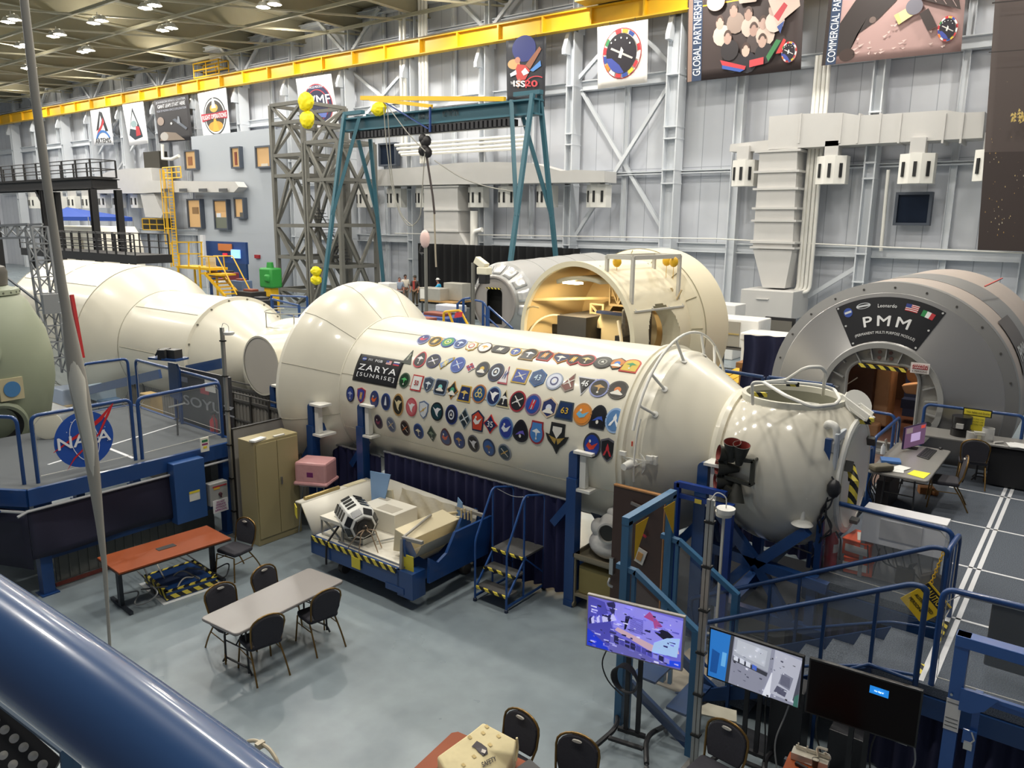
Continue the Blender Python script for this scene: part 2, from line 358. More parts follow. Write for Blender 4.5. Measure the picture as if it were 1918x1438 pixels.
# ------------------------------------------------------------------ raised floor on the right
D = 1.2
t = thing('raised_platform','raised carpeted platform floor with white grid lines, right side','platform',(1,12,0))
dk = [(-2.75,10.12),(-1.06,10.0),(-1.06,9.35),(-1.52,9.35),(-1.52,8.3),(1.6,8.3),(3.5,12),(3.5,16.95),(-4.5,16.95),(-4.5,14.3),(-2.75,14.2)]
g = G(); g.prism(dk,(0,0,D-.1),X,Y,.1); dkm = g.put('deck',M_CARPET,t)
g = G(); n = len(dk)
for i in range(n):
    a,b = dk[i],dk[(i+1) % n]; g.bar((*a,D-.22),(*b,D-.22),.06,.22)
g.put('edge_beam',M_BLUED,t)
g = G()
for yy in (15.45,13.6,11.8,10.03+.03): g.bx((-1.85 if yy > 13 else -1.0 if yy < 11 else -1.3,yy-.022,D),(3.2 if yy > 12 else 2,yy+.022,D+.004))
for dx in (-.05,.05): g.bx((-.98+dx-.028,8.35,D),(-.98+dx+.028,16.4,D+.004))
g.put('floor_line',mat('white_floor_tape','#d9dade',.6),t)
for i in range(n):
    a,b = Vector((*dk[i],0)),Vector((*dk[(i+1) % n],0))
    if i in (0,1,4,8,9):
        g = G(); L = (b-a).length; k = int(L*26)
        nrm = Vector(((b-a).y,-(b-a).x,0)).normalized()
        g.sheet(lambda u,v,a=a,b=b,k=k,nrm=nrm,L=L: a+(b-a)*u+nrm*(-.08+.028*math.sin(u*L*38)+.01*math.sin(u*L*17))+Vector((0,0,.03+(D-.38)*v)),k*3,2)
        g.put('skirt',mat('navy_curtain','#1a1d3c',.85),t)
# ================================================================== RUSSIAN SEGMENT MOCKUPS
CY,CZ = 10.9,2.47
t = thing('station_module','long white cylindrical station module covered in rows of mission patches','spacecraft module',(-8,CY,0))
zarya = t
def L(prof,name,m,parent,n=96,ax=X,o=(0,CY,CZ),**k): g = G(); g.lathe(o,ax,prof,n,**k); return g.put(name,m,parent,sharp=25)
body = L([(-11.4,1.45),(-5.38,1.45)],'body',M_WHITE,t)
g = G()
for a in (62,20,-22,-58): a = math.radians(a); g.bar((-11.4,CY-1.451*math.cos(a),CZ+1.451*math.sin(a)),(-5.4,CY-1.451*math.cos(a),CZ+1.451*math.sin(a)),.012,.006)
g.put('seam',mat('seam_line','#b3ad9c',.6),body)
L([(-11.45,1.4),(-11.43,1.462),(-11.38,1.462),(-11.36,1.4)],'seam_ring',M_WHITE,body)
cone = L([(-12.6,1.6),(-12.6,1.96),(-12.53,2.05),(-12.38,2.1),(-12.12,2.05),(-11.88,1.92),(-11.6,1.64),(-11.4,1.45)],'flared_end',M_WHITE,t)
L([(-12.6,0),(-12.6,1.97)],'end_plate',M_WHITE,cone)
for k in range(12):
    g = G(); a = 2*PI*k/12+.2; c_,s_ = math.cos(a),math.sin(a)
    g.tube([(x_,CY+(r_+.002)*c_,CZ+(r_+.002)*s_) for x_,r_ in ((-12.38,2.1),(-12.12,2.05),(-11.88,1.92),(-11.6,1.64),(-11.4,1.45))],.006,5)
    g.put('seam',mat('seam_line','#b3ad9c',.6),cone)
L([(-5.38,1.45),(-5.36,1.5),(-5.32,1.5),(-5.31,1.47),(-5.27,1.47),(-5.26,1.5),(-5.22,1.5),(-5.2,1.45)],'flange',M_WHITE,t)
nose = L([(-5.2,1.45),(-4.95,1.43),(-4.15,.93)],'tapered_end',M_WHITE,t)
L([(-4.15,.9),(-4.15,.96),(-4.08,.98),(-4.02,.96),(-4.02,.9)],'joint_ring',M_WHITE,t)
SX,SR = -3.33,1.15
pr = [(-4.02,.91),(SX+.9,.7)]
HX,HY,HR = -3.35,10.9,.69        # hatch on top
def in_hatch(p): return p.z > CZ+.3 and math.hypot(p.x-HX,p.y-HY) < HR-.01
# finer shell so that the hatch can be cut out of it
g = G(); NU,NV = 200,80
g.sheet(lambda u,v: Vector((pr[0][0]+(pr[-1][0]-pr[0][0])*v,0,0))+(lambda xx,r: Vector((0,CY+r*math.cos(2*PI*u),CZ+r*math.sin(2*PI*u))))(0,(lambda xx: math.sqrt(max(.01,SR*SR-(xx-SX)**2)) if xx > -4.0 else .91)(pr[0][0]+(pr[-1][0]-pr[0][0])*v)),NU,NV)
nf = []; nm = []; ns = []
for f,mi,sm in zip(g.f,g.mi,g.sm):
    c = sum((g.v[i] for i in f),Vector())/len(f)
    if not in_hatch(c): nf.append(f); nm.append(mi); ns.append(sm)
g.f,g.mi,g.sm = nf,nm,ns
sph = g.put('docking_sphere',mat('glossy_module_white','#e6e0d0',.12,coat=.7,noise=.02,scale=2,bump=.012,bscale=1.5),t,thick=.012)
def rim_z(x,y): r2 = SR*SR-(x-SX)**2-(y-CY)**2; return CZ+math.sqrt(max(.02,r2))
zt = CZ+math.sqrt(SR**2-HR**2)-.01
g = G(); g.lathe((HX,HY,zt),Z,[(-.12,HR-.02),(.06,HR+.01),(.1,HR+.01),(.1,HR-.05),(-.1,HR-.06),(-.5,HR-.12),(-1.5,HR-.25),(-1.6,0)],64,smooth=True)
rimo = g.put('hatch_rim',[mat('hatch_rim_white','#dbd8c9',.3)],t)
g = G(); g.lathe((HX,HY,zt),Z,[(.02,HR-.055),(-.08,HR-.065),(-.5,HR-.125),(-1.4,HR-.22),(-1.45,0)],64); g.put('hatch_interior',mat('hatch_grey_green','#8e8d7c',.35),t)
g = G(); c = Vector((HX+.1,HY+HR-.1,zt-.22)); g.box(c,(.24,.03,.2)); g.put('vent_plate',M_WHITE2,rimo,bevel=.03)
# rail that rings the hatch
g = G()
def C8(x,y): return 1340+x/3.318,440+y/3.318
g.tube([UZ(*C8(232,1050),zt+.05),UZ(*C8(228,915),zt+.42),UZ(*C8(300,915),zt+.42),UZ(*C8(440,1000),zt+.42),UZ(*C8(610,1070),zt+.36),UZ(*C8(740,1055),zt+.3),UZ(*C8(775,1020),zt+.3),UZ(*C8(740,960),zt+.3),UZ(*C8(660,935),zt+.36),UZ(*C8(500,918),zt+.4),UZ(*C8(300,915),zt+.42)],.022,8,fillet=.1)
g.tube([UZ(*C8(300,915),zt+.42),UZ(*C8(440,900),zt+.44),UZ(*C8(540,835),zt+.72),UZ(*C8(580,820),zt+.78),UZ(*C8(660,820),zt+.78),UZ(*C8(683,850),zt+.72),UZ(*C8(668,995),zt+.05)],.022,8,fillet=.08)
g.put('hatch_guard_rail',M_WHITE2,t)
g = G(); pz = UZ(*C8(280,990),zt+.12)
[G().box(UZ(*C8(x_,y_),zt+h_),s_,.4).put('hazard_padding',M_HAZ,t) for x_,y_,h_,s_ in ((275,990,.1,(.2,.05,.06)),(480,925,.38,(.16,.06,.06)),(925,1158,-.15,(.16,.12,.05)),(960,1148,-.1,(.1,.05,.05)))]
# folded lid and its bracket on the right
g = G()
a = UZ(*C8(790,1015),zt+.1); b = UZ(*C8(960,1145),zt-.1); g.bar(a,b,.22,.035); g.bar(a+V(0,.1,.03),b+V(0,.1,.03),.02,.1); g.bar(a+V(0,-.1,.03),b+V(0,-.1,.03),.02,.1)
c = UZ(*C8(880,1050),zt+.05); g.lathe(c,(.6,-.5,.55),[(0,0),(0,.2),(.03,.2),(.03,0)],24)
for dx in (0,.05): g.box(UZ(*C8(855,1068),zt+.03)+V(dx*1.5,0,.04),(.02,.02,.02))
g.put('hatch_lid',M_WHITE2,t)
# docking collar
dock = L([(SX+.8,.8),(-2.6,.68),(-2.56,.72),(-2.54,.76),(-2.48,.8),(-2.45,.8),(-2.43,.76),(-2.45,.62),(-2.48,.55),(-2.5,.1)],'docking_collar',M_WHITE2,t)
for k in range(3): g = G(); a = k*2*PI/3+.6; g.box((-2.4,CY+.66*math.cos(a),CZ+.66*math.sin(a)),(.12,.14,.05),M=Matrix.Rotation(a-PI/2,3,'X')); g.put('latch',col('#3a3a38',.5),dock)
g = G(); g.tube([(-2.4,CY-.45,CZ+.25),(-2.3,CY-.6,CZ+.1),(-2.3,CY-.62,CZ-.2)],.06,8); g.put('hazard_wrap',M_HAZ,dock)
g = G(); q = UC(1590,830,1.1); g.box((-2.62,10.25,3.0),(.22,.2,.14)); g.tube([(-2.75,10.4,3.12),(-2.68,10.25,3.3),(-2.56,10.2,3.28),(-2.54,10.22,3.05)],.05,10,fillet=.08); g.put('antenna_housing',M_WHITE2,t,bevel=.02)

# hoop handrail around the cone
HC = -4.98; g = G()
hp = [(HC+.0,CY-1.72*math.cos(a),CZ+1.72*math.sin(a)) for a in [math.radians(v) for v in range(18,175,6)]]
g.tube(hp,.022,8)
for v in (30,47,75,105,125,150):
    a = math.radians(v); g.cyl((HC,CY-1.72*math.cos(a),CZ+1.72*math.sin(a)),(HC+.1,CY-1.40*math.cos(a),CZ+1.40*math.sin(a)),.022,n=8)
    g.lathe((HC+.1,CY-1.38*math.cos(a),CZ+1.38*math.sin(a)),(.3,-math.cos(a),math.sin(a)),[(0,.05),(.02,.05),(.03,0)],10)
g.put('hoop_handrail',M_WHITE2,t)
g = G(); ang = lambda r,deg: (CY-r*math.cos(math.radians(deg)),CZ+r*math.sin(math.radians(deg)))
g.tube([(-5.02,*ang(1.5,d)) for d in range(-10,30,5)],.014,6)
for d in (1,): 
    g.bar((-5.2,*ang(1.5,3)),(-4.85,*ang(1.47,3)),.012,.012); g.bar((-5.2,*ang(1.5,3)),(-5.02,*ang(1.51,-1)),.012,.012); g.bar((-4.85,*ang(1.47,3)),(-5.02,*ang(1.51,-1)),.012,.012)
    g.box((-5.2,*ang(1.51,5)),(.1,.05,.06)); g.box((-4.8,*ang(1.46,5)),(.1,.05,.06))
g.put('hand_hold',M_WHITE2,t)
g = G(); c = UC(1172,873,1.6)
g.lathe(c,(-.15,-1,-.05),[(-.25,.17),(-.22,.19),(-.2,.19),(-.2,.08),(.05,.05),(.05,0)],20); g.bar(c+V(0,.18,.0),c+V(.32,.25,.08),.03,.05); g.box(c+V(.32,.22,.1),(.1,.06,.12))
g.put('thruster_cup',M_WHITE2,t)
g = G(); g.box(UC(1184,831,1.5),(.02,.015,.07)); g.put('red_tag',col('#d8452e'),t)
# quad thrusters: dark cones with red mouths on a bracket
g = G()
TH = [((1004+45,170),(.1,-.25,1)),((1112,190),(.15,-.2,1)),((955,245),(-.75,-.55,.15)),((942,342),(-.75,-.55,.05)),((932,440),(-.75,-.55,.0))]
def C11(x,y): return 1080+x/3.594,780+y/3.594
gc = G(); 
for (cx,cy),d in TH:
    c = UY(*C11(cx,cy),9.62); d = V(d).normalized()
    g.lathe(c,d,[(-.3,.035),(-.3,.045),(0,.115),(.0,.108)],24)
    gc.lathe(c,d,[(0,.108),(-.28,.04),(-.28,0)],24)
P = [UY(*C11(x,y),9.66) for x,y in ((1010,280),(1190,300),(1175,460),(985,400))]
for i in range(4): g.bar(P[i],P[(i+1) % 4],.05,.05)
for p in P: g.cyl(p,p+V(0,.3,0),.02)
g.bar(UY(*C11(1035,470),9.66),UY(*C11(990,540),9.66),.12,.1); g.lathe(UY(*C11(1070,580),9.62),(.1,-.3,-1),[(-.3,.04),(0,.115),(0,.1),(-.28,.03)],20)
q = thing('thruster_cluster','cluster of dark thruster cones with red mouths on the white sphere','thrusters',UY(*C11(1080,500),9.66))
g.put('bracket',mat('thruster_dark','#35352f',.6),q); gc.put('nozzle_lining',mat('nozzle_red','#8c3a33',.6),q)
# dish and arm under the sphere
q = thing('docking_antenna','white dish and paddle antenna on arm below the sphere','antenna')
c = UY(*C11(1520,700),9.95); q.location = c-V(0,0,.1)
g = G(); g.lathe(c-V(0,0,.05),Z,[(0,.14),(.04,.1),(.06,.03),(.22,.025),(.22,0)],24); g.put('dish',M_WHITE2,q)
g = G(); a = UY(*C11(1370,560),9.95); b = UY(*C11(1560,545),9.95); g.bar(a,b,.1,.02); g.bar(a,b+V(0,0,.03),.02,.05); g.cyl(c+V(0,0,.1),b,.022); g.cyl(b,b+V(0,0,.16),.03); g.cyl(b,b+V(.0,.5,.15),.025); g.put('arm',M_WHITE2,q)

# name plate bent around the hull
def hullpt(u,v,quad,R):                  # bilinear on the hull: quad gives (x, angle) corners
    x0,a0,x1,a1 = quad; x = x0+(x1-x0)*u; a = a0+(a1-a0)*v; return Vector((x,CY-R*math.cos(a),CZ+R*math.sin(a)))
def ang_of(p): return math.atan2(p.z-CZ,CY-p.y)
tl,tr,br,bl = [UC(*p,1.455) for p in ((676,662),(757,676),(743,727),(661,712))]
nx0,nx1 = (tl.x+bl.x)/2,(tr.x+br.x)/2; na1 = (ang_of(tl)+ang_of(tr))/2; na0 = (ang_of(bl)+ang_of(br))/2
qd = (nx0,na0,nx1,na1)
sgn = thing('module_sign','black curved name sign reading ZARYA (SUNRISE) on the white hull','sign',(nx0,CY-1.3,CZ+.3))
g = G(); g.sheet(lambda u,v: hullpt(u,v,qd,1.458),20,20); g.put('panel',mat('sign_black','#1b1b1f',.35),sgn,thick=.01)
def hulltext(g,s,u0,v0,u1,v1,bold=.0,R=1.468,sp=1.0):
    text(g,s,(0,0,0),X,Y,1,1,bold,warp=lambda a,b: hullpt(u0+(u1-u0)*(a+.5),v0+(v1-v0)*(b+.5),qd,R),sp=sp)
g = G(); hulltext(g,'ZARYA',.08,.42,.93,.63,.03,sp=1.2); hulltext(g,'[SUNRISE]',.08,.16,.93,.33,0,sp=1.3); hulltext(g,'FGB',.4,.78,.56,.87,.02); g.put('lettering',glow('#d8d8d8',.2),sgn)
g = G()
def hq(g,k,u0,v0,u1,v1,R=1.468): g.m(k); g.sheet(lambda u,v: hullpt(u0+(u1-u0)*u,v0+(v1-v0)*v,qd,R),2,2)
hq(g,0,.64,.76,.76,.9); hq(g,1,.64,.83,.7,.9,1.469); hq(g,2,.8,.86,.93,.91); hq(g,1,.8,.81,.93,.86); hq(g,0,.8,.76,.93,.81)
for k in range(3): hq(g,2,.64,.77+.045*k,.76,.79+.045*k,1.4685)
g.m(1); 
g.put('flag',[col('#c03038'),col('#2c3f8c'),col('#e8e8e8')],sgn)
g = G(); g.m(0); g.sheet(lambda u,v: hullpt(.14+.05*v*math.cos(2*PI*u),.83+.07*v*math.sin(2*PI*u),qd,1.469),20,1); g.m(1); hq(g,1,.1,.82,.19,.84,1.47); g.put('round_logo',[col('#2c4a9c'),col('#e8e8e8')],sgn)
g = G(); hulltext(g,'РКК',.24,.79,.34,.87,.02); g.put('agency_letters',col('#c9c9cf'),sgn)

# ------------------------------------------------------------------ mission patches
C6 = lambda x,y: (500+x/2.995,400+y/2.995)
C7 = lambda x,y: (860+x/3.424,420+y/3.424)
# (x,y, crop, outline, width, height, rim, field, motif, motif colour, description)
RA = [(880,706,6,'o',.27,.27,'#8a93b8','#27357a','swoosh','#c9364a','round blue patch with a red and white swoosh'),
(946,717,6,'o',.29,.26,'#c79a2e','#3a3320','stripe','#e8b93a','gold and black oval patch with diagonal gold rays'),
(1018,722,6,'o',.29,.27,'#3556a8','#3f8f5c','ring','#d7d86a','oval patch with a green and yellow globe'),
(1087,730,6,'o',.27,.26,'#9fb2dd','#28417e','wing','#c7d4ec','plain blue oval patch with a small white shuttle'),
(1150,745,6,'flower',.26,.25,'#c8a14a','#d9e2d2','ring','#c44a3c','white and gold scalloped patch'),
(1224,752,6,'o',.28,.26,'#4a3a2a','#e5e3df','wing','#d9a53a','white patch with a gold feathered edge'),
(1311,763,6,'pill',.36,.18,'#3b3326','#1c1a18','stripe','#d8d8c8','long black pill shaped patch'),
(1397,776,6,'o',.22,.2,'#d2b04a','#2d4f9c','wing','#e8e3c2','small blue patch with a yellow winged rim'),
(1475,790,6,'banner',.33,.28,'#8a6a2a','#1d1a17','wing','#e6e6e6','black and gold round patch over a dark ribbon'),
(1562,797,6,'penta',.3,.26,'#b8342c','#2b2430','stripe','#e09a3c','red pointed patch with dark centre'),
(1650,812,6,'guitar',.34,.27,'#c9862e','#232a4c','wing','#e8e6da','orange and navy bow shaped patch'),
(1722,820,6,'shield',.28,.27,'#b5302a','#2a1c1c','stripe','#e0b23c','red shield patch with a gold flame'),
(1795,822,6,'o',.32,.27,'#c4565c','#3c2f22','wing','#d8c98c','pink rimmed oval patch with brown centre'),
(922,887,7,'o',.32,.27,'#3b3836','#4a4a46','ring','#9a9890','charcoal grey oval patch with XXX at its foot'),
(1018,895,7,'eye',.3,.28,'#2a2620','#c5782a','dot','#3c78c8','pointed orange patch with a blue globe in the middle'),
(1105,908,7,'arch',.3,.3,'#b8352a','#d0b13c','wing','#2f8a56','arch shaped red patch with green and yellow scene')]
RB = [(800,805,6,'tri',.24,.3,'#3f4a3c','#23281f','stripe','#5f6a55','narrow dark green triangle patch'),
(862,818,6,'egg',.26,.33,'#c23440','#1e1c22','wing','#e6e0e0','black egg patch with a wide red border'),
(935,827,6,'o',.31,.28,'#2c2f60','#15162c','cross','#e6e2f0','dark navy patch with crossing white orbits'),
(1005,838,6,'ship',.28,.27,'#b59a3e','#7f9bd0','stripe','#e3cf7a','gold rocket shaped patch cut out along its outline'),
(1072,848,6,'o',.29,.31,'#5270b8','#2f4aa0','cross','#a9c1ea','bright blue oval patch with pale star lines'),
(1143,862,6,'dia',.22,.2,'#e2e0e4','#a5263a','cross','#2c3a8c','small red and blue diamond patch'),
(1210,872,6,'o',.27,.29,'#565548','#252a36','dot','#d8b43c','grey and navy patch with a yellow sun'),
(1286,890,6,'o',.3,.34,'#33405e','#1f2236','ring','#d8e2ee','navy patch with a smaller round patch overlapping it'),
(1340,905,6,'tower',.22,.33,'#b64a58','#e2dcdc','stripe','#31457f','pink and white tower shaped patch'),
(1425,912,6,'sq',.3,.26,'#c9a53c','#27439a','cross','#d8d2c0','square blue patch with gold posts'),
(507,985,7,'hexa',.32,.33,'#2d5f96','#1d4777','num43','#cfe4f2','blue hexagon patch numbered 43'),
(613,1007,7,'o',.3,.3,'#9aa4b8','#d7dcea','ring','#2a2e6a','silver white round patch with navy ring'),
(707,1015,7,'kite',.26,.34,'#8a7a70','#7a4238','cross','#d8d2c8','brown kite shaped patch with a silver edge'),
(805,1035,7,'trid',.34,.34,'#d6d6da','#17171a','num46','#f0f0f0','black triangle patch numbered 46'),
(900,1050,7,'o',.33,.31,'#8f97c8','#1c1712','wing','#c69a54','round black and bronze patch with a pale violet rim'),
(1020,1063,7,'o',.34,.31,'#4a4640','#231b12','dot','#d87a2a','round black patch with an orange rising sun')]
RC = [(773,935,6,'o',.25,.28,'#5a6a5a','#12321c','wing','#57b86a','dark oval patch with green northern lights'),
(842,950,6,'sq',.25,.28,'#c03a3c','#e6e6e2','num50','#b5302f','square red and white patch numbered 50'),
(907,958,6,'shield',.24,.28,'#8c98a8','#3e4a5c','wing','#dce4ea','slate grey shield patch'),
(976,972,6,'sqr',.28,.27,'#7f8ca0','#202a3a','dot','#7fd0c8','rounded square patch with a turquoise core'),
(1043,990,6,'star4',.26,.32,'#c08c4a','#1b2c2c','dot','#4aa07a','four pointed orange edged patch'),
(1111,1010,6,'trap',.29,.3,'#c9a440','#1c2c5c','wing','#d8b860','gold bordered trapezoid patch with a tiny shuttle'),
(1192,1010,6,'o',.29,.31,'#b87a4a','#1e4a78','tref','#d8c47a','bronze rimmed blue patch with a gold trefoil knot'),
(1273,1023,6,'o',.28,.32,'#7f9cc0','#1d2c5a','bird','#f2f2f2','navy oval patch with a white flying bird'),
(1332,1040,6,'tri',.28,.3,'#cfc39a','#1d1f24','wing','#e6e6e2','black triangle patch with a cream border'),
(1408,1052,6,'o',.31,.34,'#a8303c','#232226','cross','#e0dcd8','black round patch with a thick red rim'),
(1493,1070,6,'o',.3,.34,'#8c6f8c','#2a4a9c','stripe','#c8343c','blue oval patch with red lettering and a shuttle stack'),
(578,1175,7,'hexa',.32,.33,'#d6bfa4','#2c3566','dot','#d8dce8','cream bordered hexagon patch with blue centre'),
(680,1195,7,'trap',.33,.31,'#3c4a58','#14305c','num63','#d8b03c','dark blue trapezoid patch with a gold 63'),
(793,1218,7,'o',.32,.34,'#c88a4a','#e08a34','swoosh','#78b8d8','orange and light blue round patch'),
(895,1235,7,'dome',.29,.36,'#26282f','#15161c','swooshd','#3a5ab8','black dome shaped patch with a blue capsule badge'),
(1000,1258,7,'o',.31,.37,'#9ab8e0','#5c86b8','tri','#f0f2f4','light blue oval patch with a white arrow shape')]
RD = [(470,1012,6,'o',.22,.3,'#1d2038','#2a3f8c','wing','#a9b4d8','dark blue oval patch with a frayed black edge'),
(530,1020,6,'shield',.22,.3,'#b0404a','#3b3f9a','stripe','#d8a23c','violet blue shield patch with a red foot'),
(604,1040,6,'o',.22,.31,'#1f3a7c','#3c3f6a','swoosh','#e0622a','orange and navy oval patch'),
(668,1055,6,'o',.23,.31,'#2f4a8c','#26305a','tower','#e0e4ea','navy oval patch with a white spire and stars'),
(737,1072,6,'o',.27,.4,'#b8925a','#2c2a20','bird','#e6d6a8','tall bronze oval patch with a cream figure'),
(812,1085,6,'o',.26,.33,'#c05058','#d06a72','bird','#f2eeee','red oval patch with a white winged shape'),
(880,1100,6,'shield',.22,.32,'#6a7c9c','#d8dde2','cross','#c8a04a','pale grey blue shield patch'),
(955,1110,6,'o',.28,.32,'#1c1e22','#123c46','bird','#e8e8ea','black oval patch with a white spacecraft crossing it'),
(1037,1127,6,'o',.27,.34,'#283a78','#1a1f3c','ring','#d8dce6','navy oval patch with a grey capsule'),
(1110,1150,6,'dia',.27,.36,'#8c9aa4','#25343c','cross','#c9d2d6','grey diamond patch with a web of white lines'),
(1183,1162,6,'penta',.27,.36,'#20304c','#c8442c','swoosh','#e8e4e2','navy pentagon patch with an orange red dragon'),
(1255,1180,6,'star4',.3,.32,'#d0342c','#1c2c5a','num35','#e8e8ea','star shaped red and navy patch numbered 35'),
(1343,1203,6,'o',.28,.36,'#5c80b0','#2a3f9a','swoosh','#e6ecf2','blue oval patch with a white shuttle and clouds'),
(1424,1218,6,'egg',.29,.36,'#24242c','#12121c','swooshd','#6a5cc0','black egg shaped patch with a violet arc'),
(1514,1228,6,'crown',.28,.36,'#a03038','#4c86c8','wing','#f0f2f4','sky blue patch with a red rim and crown shaped top'),
(1627,1262,6,'xwing',.42,.48,'#2e2e2c','#1c1f22','xw','#b8974a','large black winged patch with gold feathers'),
(1825,1300,6,'o',.3,.38,'#3c3c40','#1f3f9c','swoosh','#d8442c','blue oval patch with a red dragon'),
(1080+210,225,11,'shield',.25,.36,'#6a6a72','#1e1e22','trir','#c8343c','dark shield patch with a red triangle')]
RE_ = [(627,1167,6,'o',.2,.28,'#4a4a58','#1d1633','swoosh','#8c3a5c','dark purple oval patch'),
(698,1183,6,'o',.22,.3,'#8c929c','#5c6a84','cross','#c9b48c','grey blue oval patch with a collage'),
(777,1203,6,'o',.22,.3,'#6a5a54','#201c22','cross','#c86a34','dark oval patch with orange rays'),
(852,1220,6,'o',.23,.29,'#3c5c98','#24386a','wing','#e0d8b8','steel blue oval patch with a white glider'),
(926,1235,6,'dia',.22,.3,'#5c6258','#233a34','wing','#7a8a78','dark green diamond patch'),
(1003,1252,6,'egg',.23,.32,'#5a3434','#3a4a78','swoosh','#c8604a','maroon and blue pointed patch'),
(1080,1270,6,'o',.24,.31,'#3a4668','#1c3c7c','wing','#b88c4a','navy oval patch with a brown satellite'),
(1160,1290,6,'o',.24,.31,'#5a5a62','#17171c','bird','#d8d8dc','charcoal oval patch with a white horse'),
(1247,1312,6,'o',.25,.31,'#2c3c5c','#2a5a9c','wing','#7c5c44','blue and brown oval patch'),
(1335,1338,6,'o',.26,.3,'#8c929c','#143a50','cross','#c8a45a','teal oval patch with gold cross bars, last of its row')]
def outline(kind):
    o = {'o': ngon(28),'tri': [(0,1),(-.95,-.9),(.95,-.9)],'trid': [(0,-1),(1,.85),(-1,.85)],'dia': [(0,1),(-1,0),(0,-1),(1,0)],'sq': [(-1,-1),(1,-1),(1,1),(-1,1)],
         'hexa': ngon(6),'penta': [(0,1),(-1,.45),(-.8,-.95),(.8,-.95),(1,.45)],'kite': [(.3,1),(-1,-.5),(-.1,-1),(.9,-.6)],'trap': [(-.75,.9),(-1,-.9),(1,-.9),(.75,.9)],
         'star4': [(0,1),(-.45,.4),(-1,0),(-.45,-.45),(0,-1),(.45,-.45),(1,0),(.45,.4)],
         'shield': [(-1,.75),(0,1),(1,.75),(.95,-.1),(.6,-.65),(0,-1),(-.6,-.65),(-.95,-.1)],'arch': [(-1,-1),(1,-1),(1,.2)]+[(math.cos(a),.2+.8*math.sin(a)) for a in [PI*i/10 for i in range(1,10)]]+[(-1,.2)],
         'eye': [(0,1),(-.75,.5),(-.85,-.2),(-.45,-.8),(-.2,-1),(.5,-.75),(.85,0),(.7,.6),(.45,.75)],'tower': [(0,1),(-.3,.2),(-.9,-1),(.9,-1),(.3,.2)],
         'pill': [(1-.35+.35*math.cos(a),.0+1*math.sin(a)) for a in [-PI/2+PI*i/8 for i in range(9)]]+[(-1+.35-.35*math.cos(a),-1*math.sin(a)) for a in [-PI/2+PI*i/8 for i in range(9)]],
         'egg': [(math.cos(a)*(1-.28*math.sin(a)),math.sin(a)) for a in [2*PI*i/28 for i in range(28)]],'dome': [(-.85,-1),(.85,-1),(1,-.4)]+[(math.cos(a),-.3+1.3*math.sin(a)) for a in [PI*i/12 for i in range(1,12)]]+[(-1,-.4)],
         'crown': [(math.cos(a),math.sin(a)*.9-.1) for a in [PI*.8+2*PI*.7*i/20 for i in range(21)]]+[(.75,1),(-.75,1)],'flower': [((1-.14*(i % 2))*math.cos(2*PI*i/16),(1-.14*(i % 2))*math.sin(2*PI*i/16)) for i in range(16)],
         'banner': [(-1,-1),(.8,-1),(.7,-.6)]+[(math.cos(a)*.95,.05+math.sin(a)*.95) for a in [-.5+ (PI+1)*i/16 for i in range(17)]]+[(-.95,-.6)],
         'guitar': [(0,.8),(-.7,.9),(-1,.4),(-.85,-.2),(-.4,-.6),(0,-1),(.4,-.6),(.85,-.2),(1,.4),(.7,.9)],'ship': [(-1,-.3),(-.4,-1),(.1,-.4),(1,.6),(.9,1),(.3,.75),(-.3,.2)],
         'sqr': [(-.8,-1),(.8,-1),(1,-.8),(1,.8),(.8,1),(-.8,1),(-1,.8),(-1,-.8)],
         'xwing': [(-.6,1),(.6,1),(.65,.2),(1,.25),(.75,-.2),(.3,-.55),(0,-1),(-.3,-.55),(-.75,-.2),(-1,.25),(-.65,.2)]}
    return o[kind]
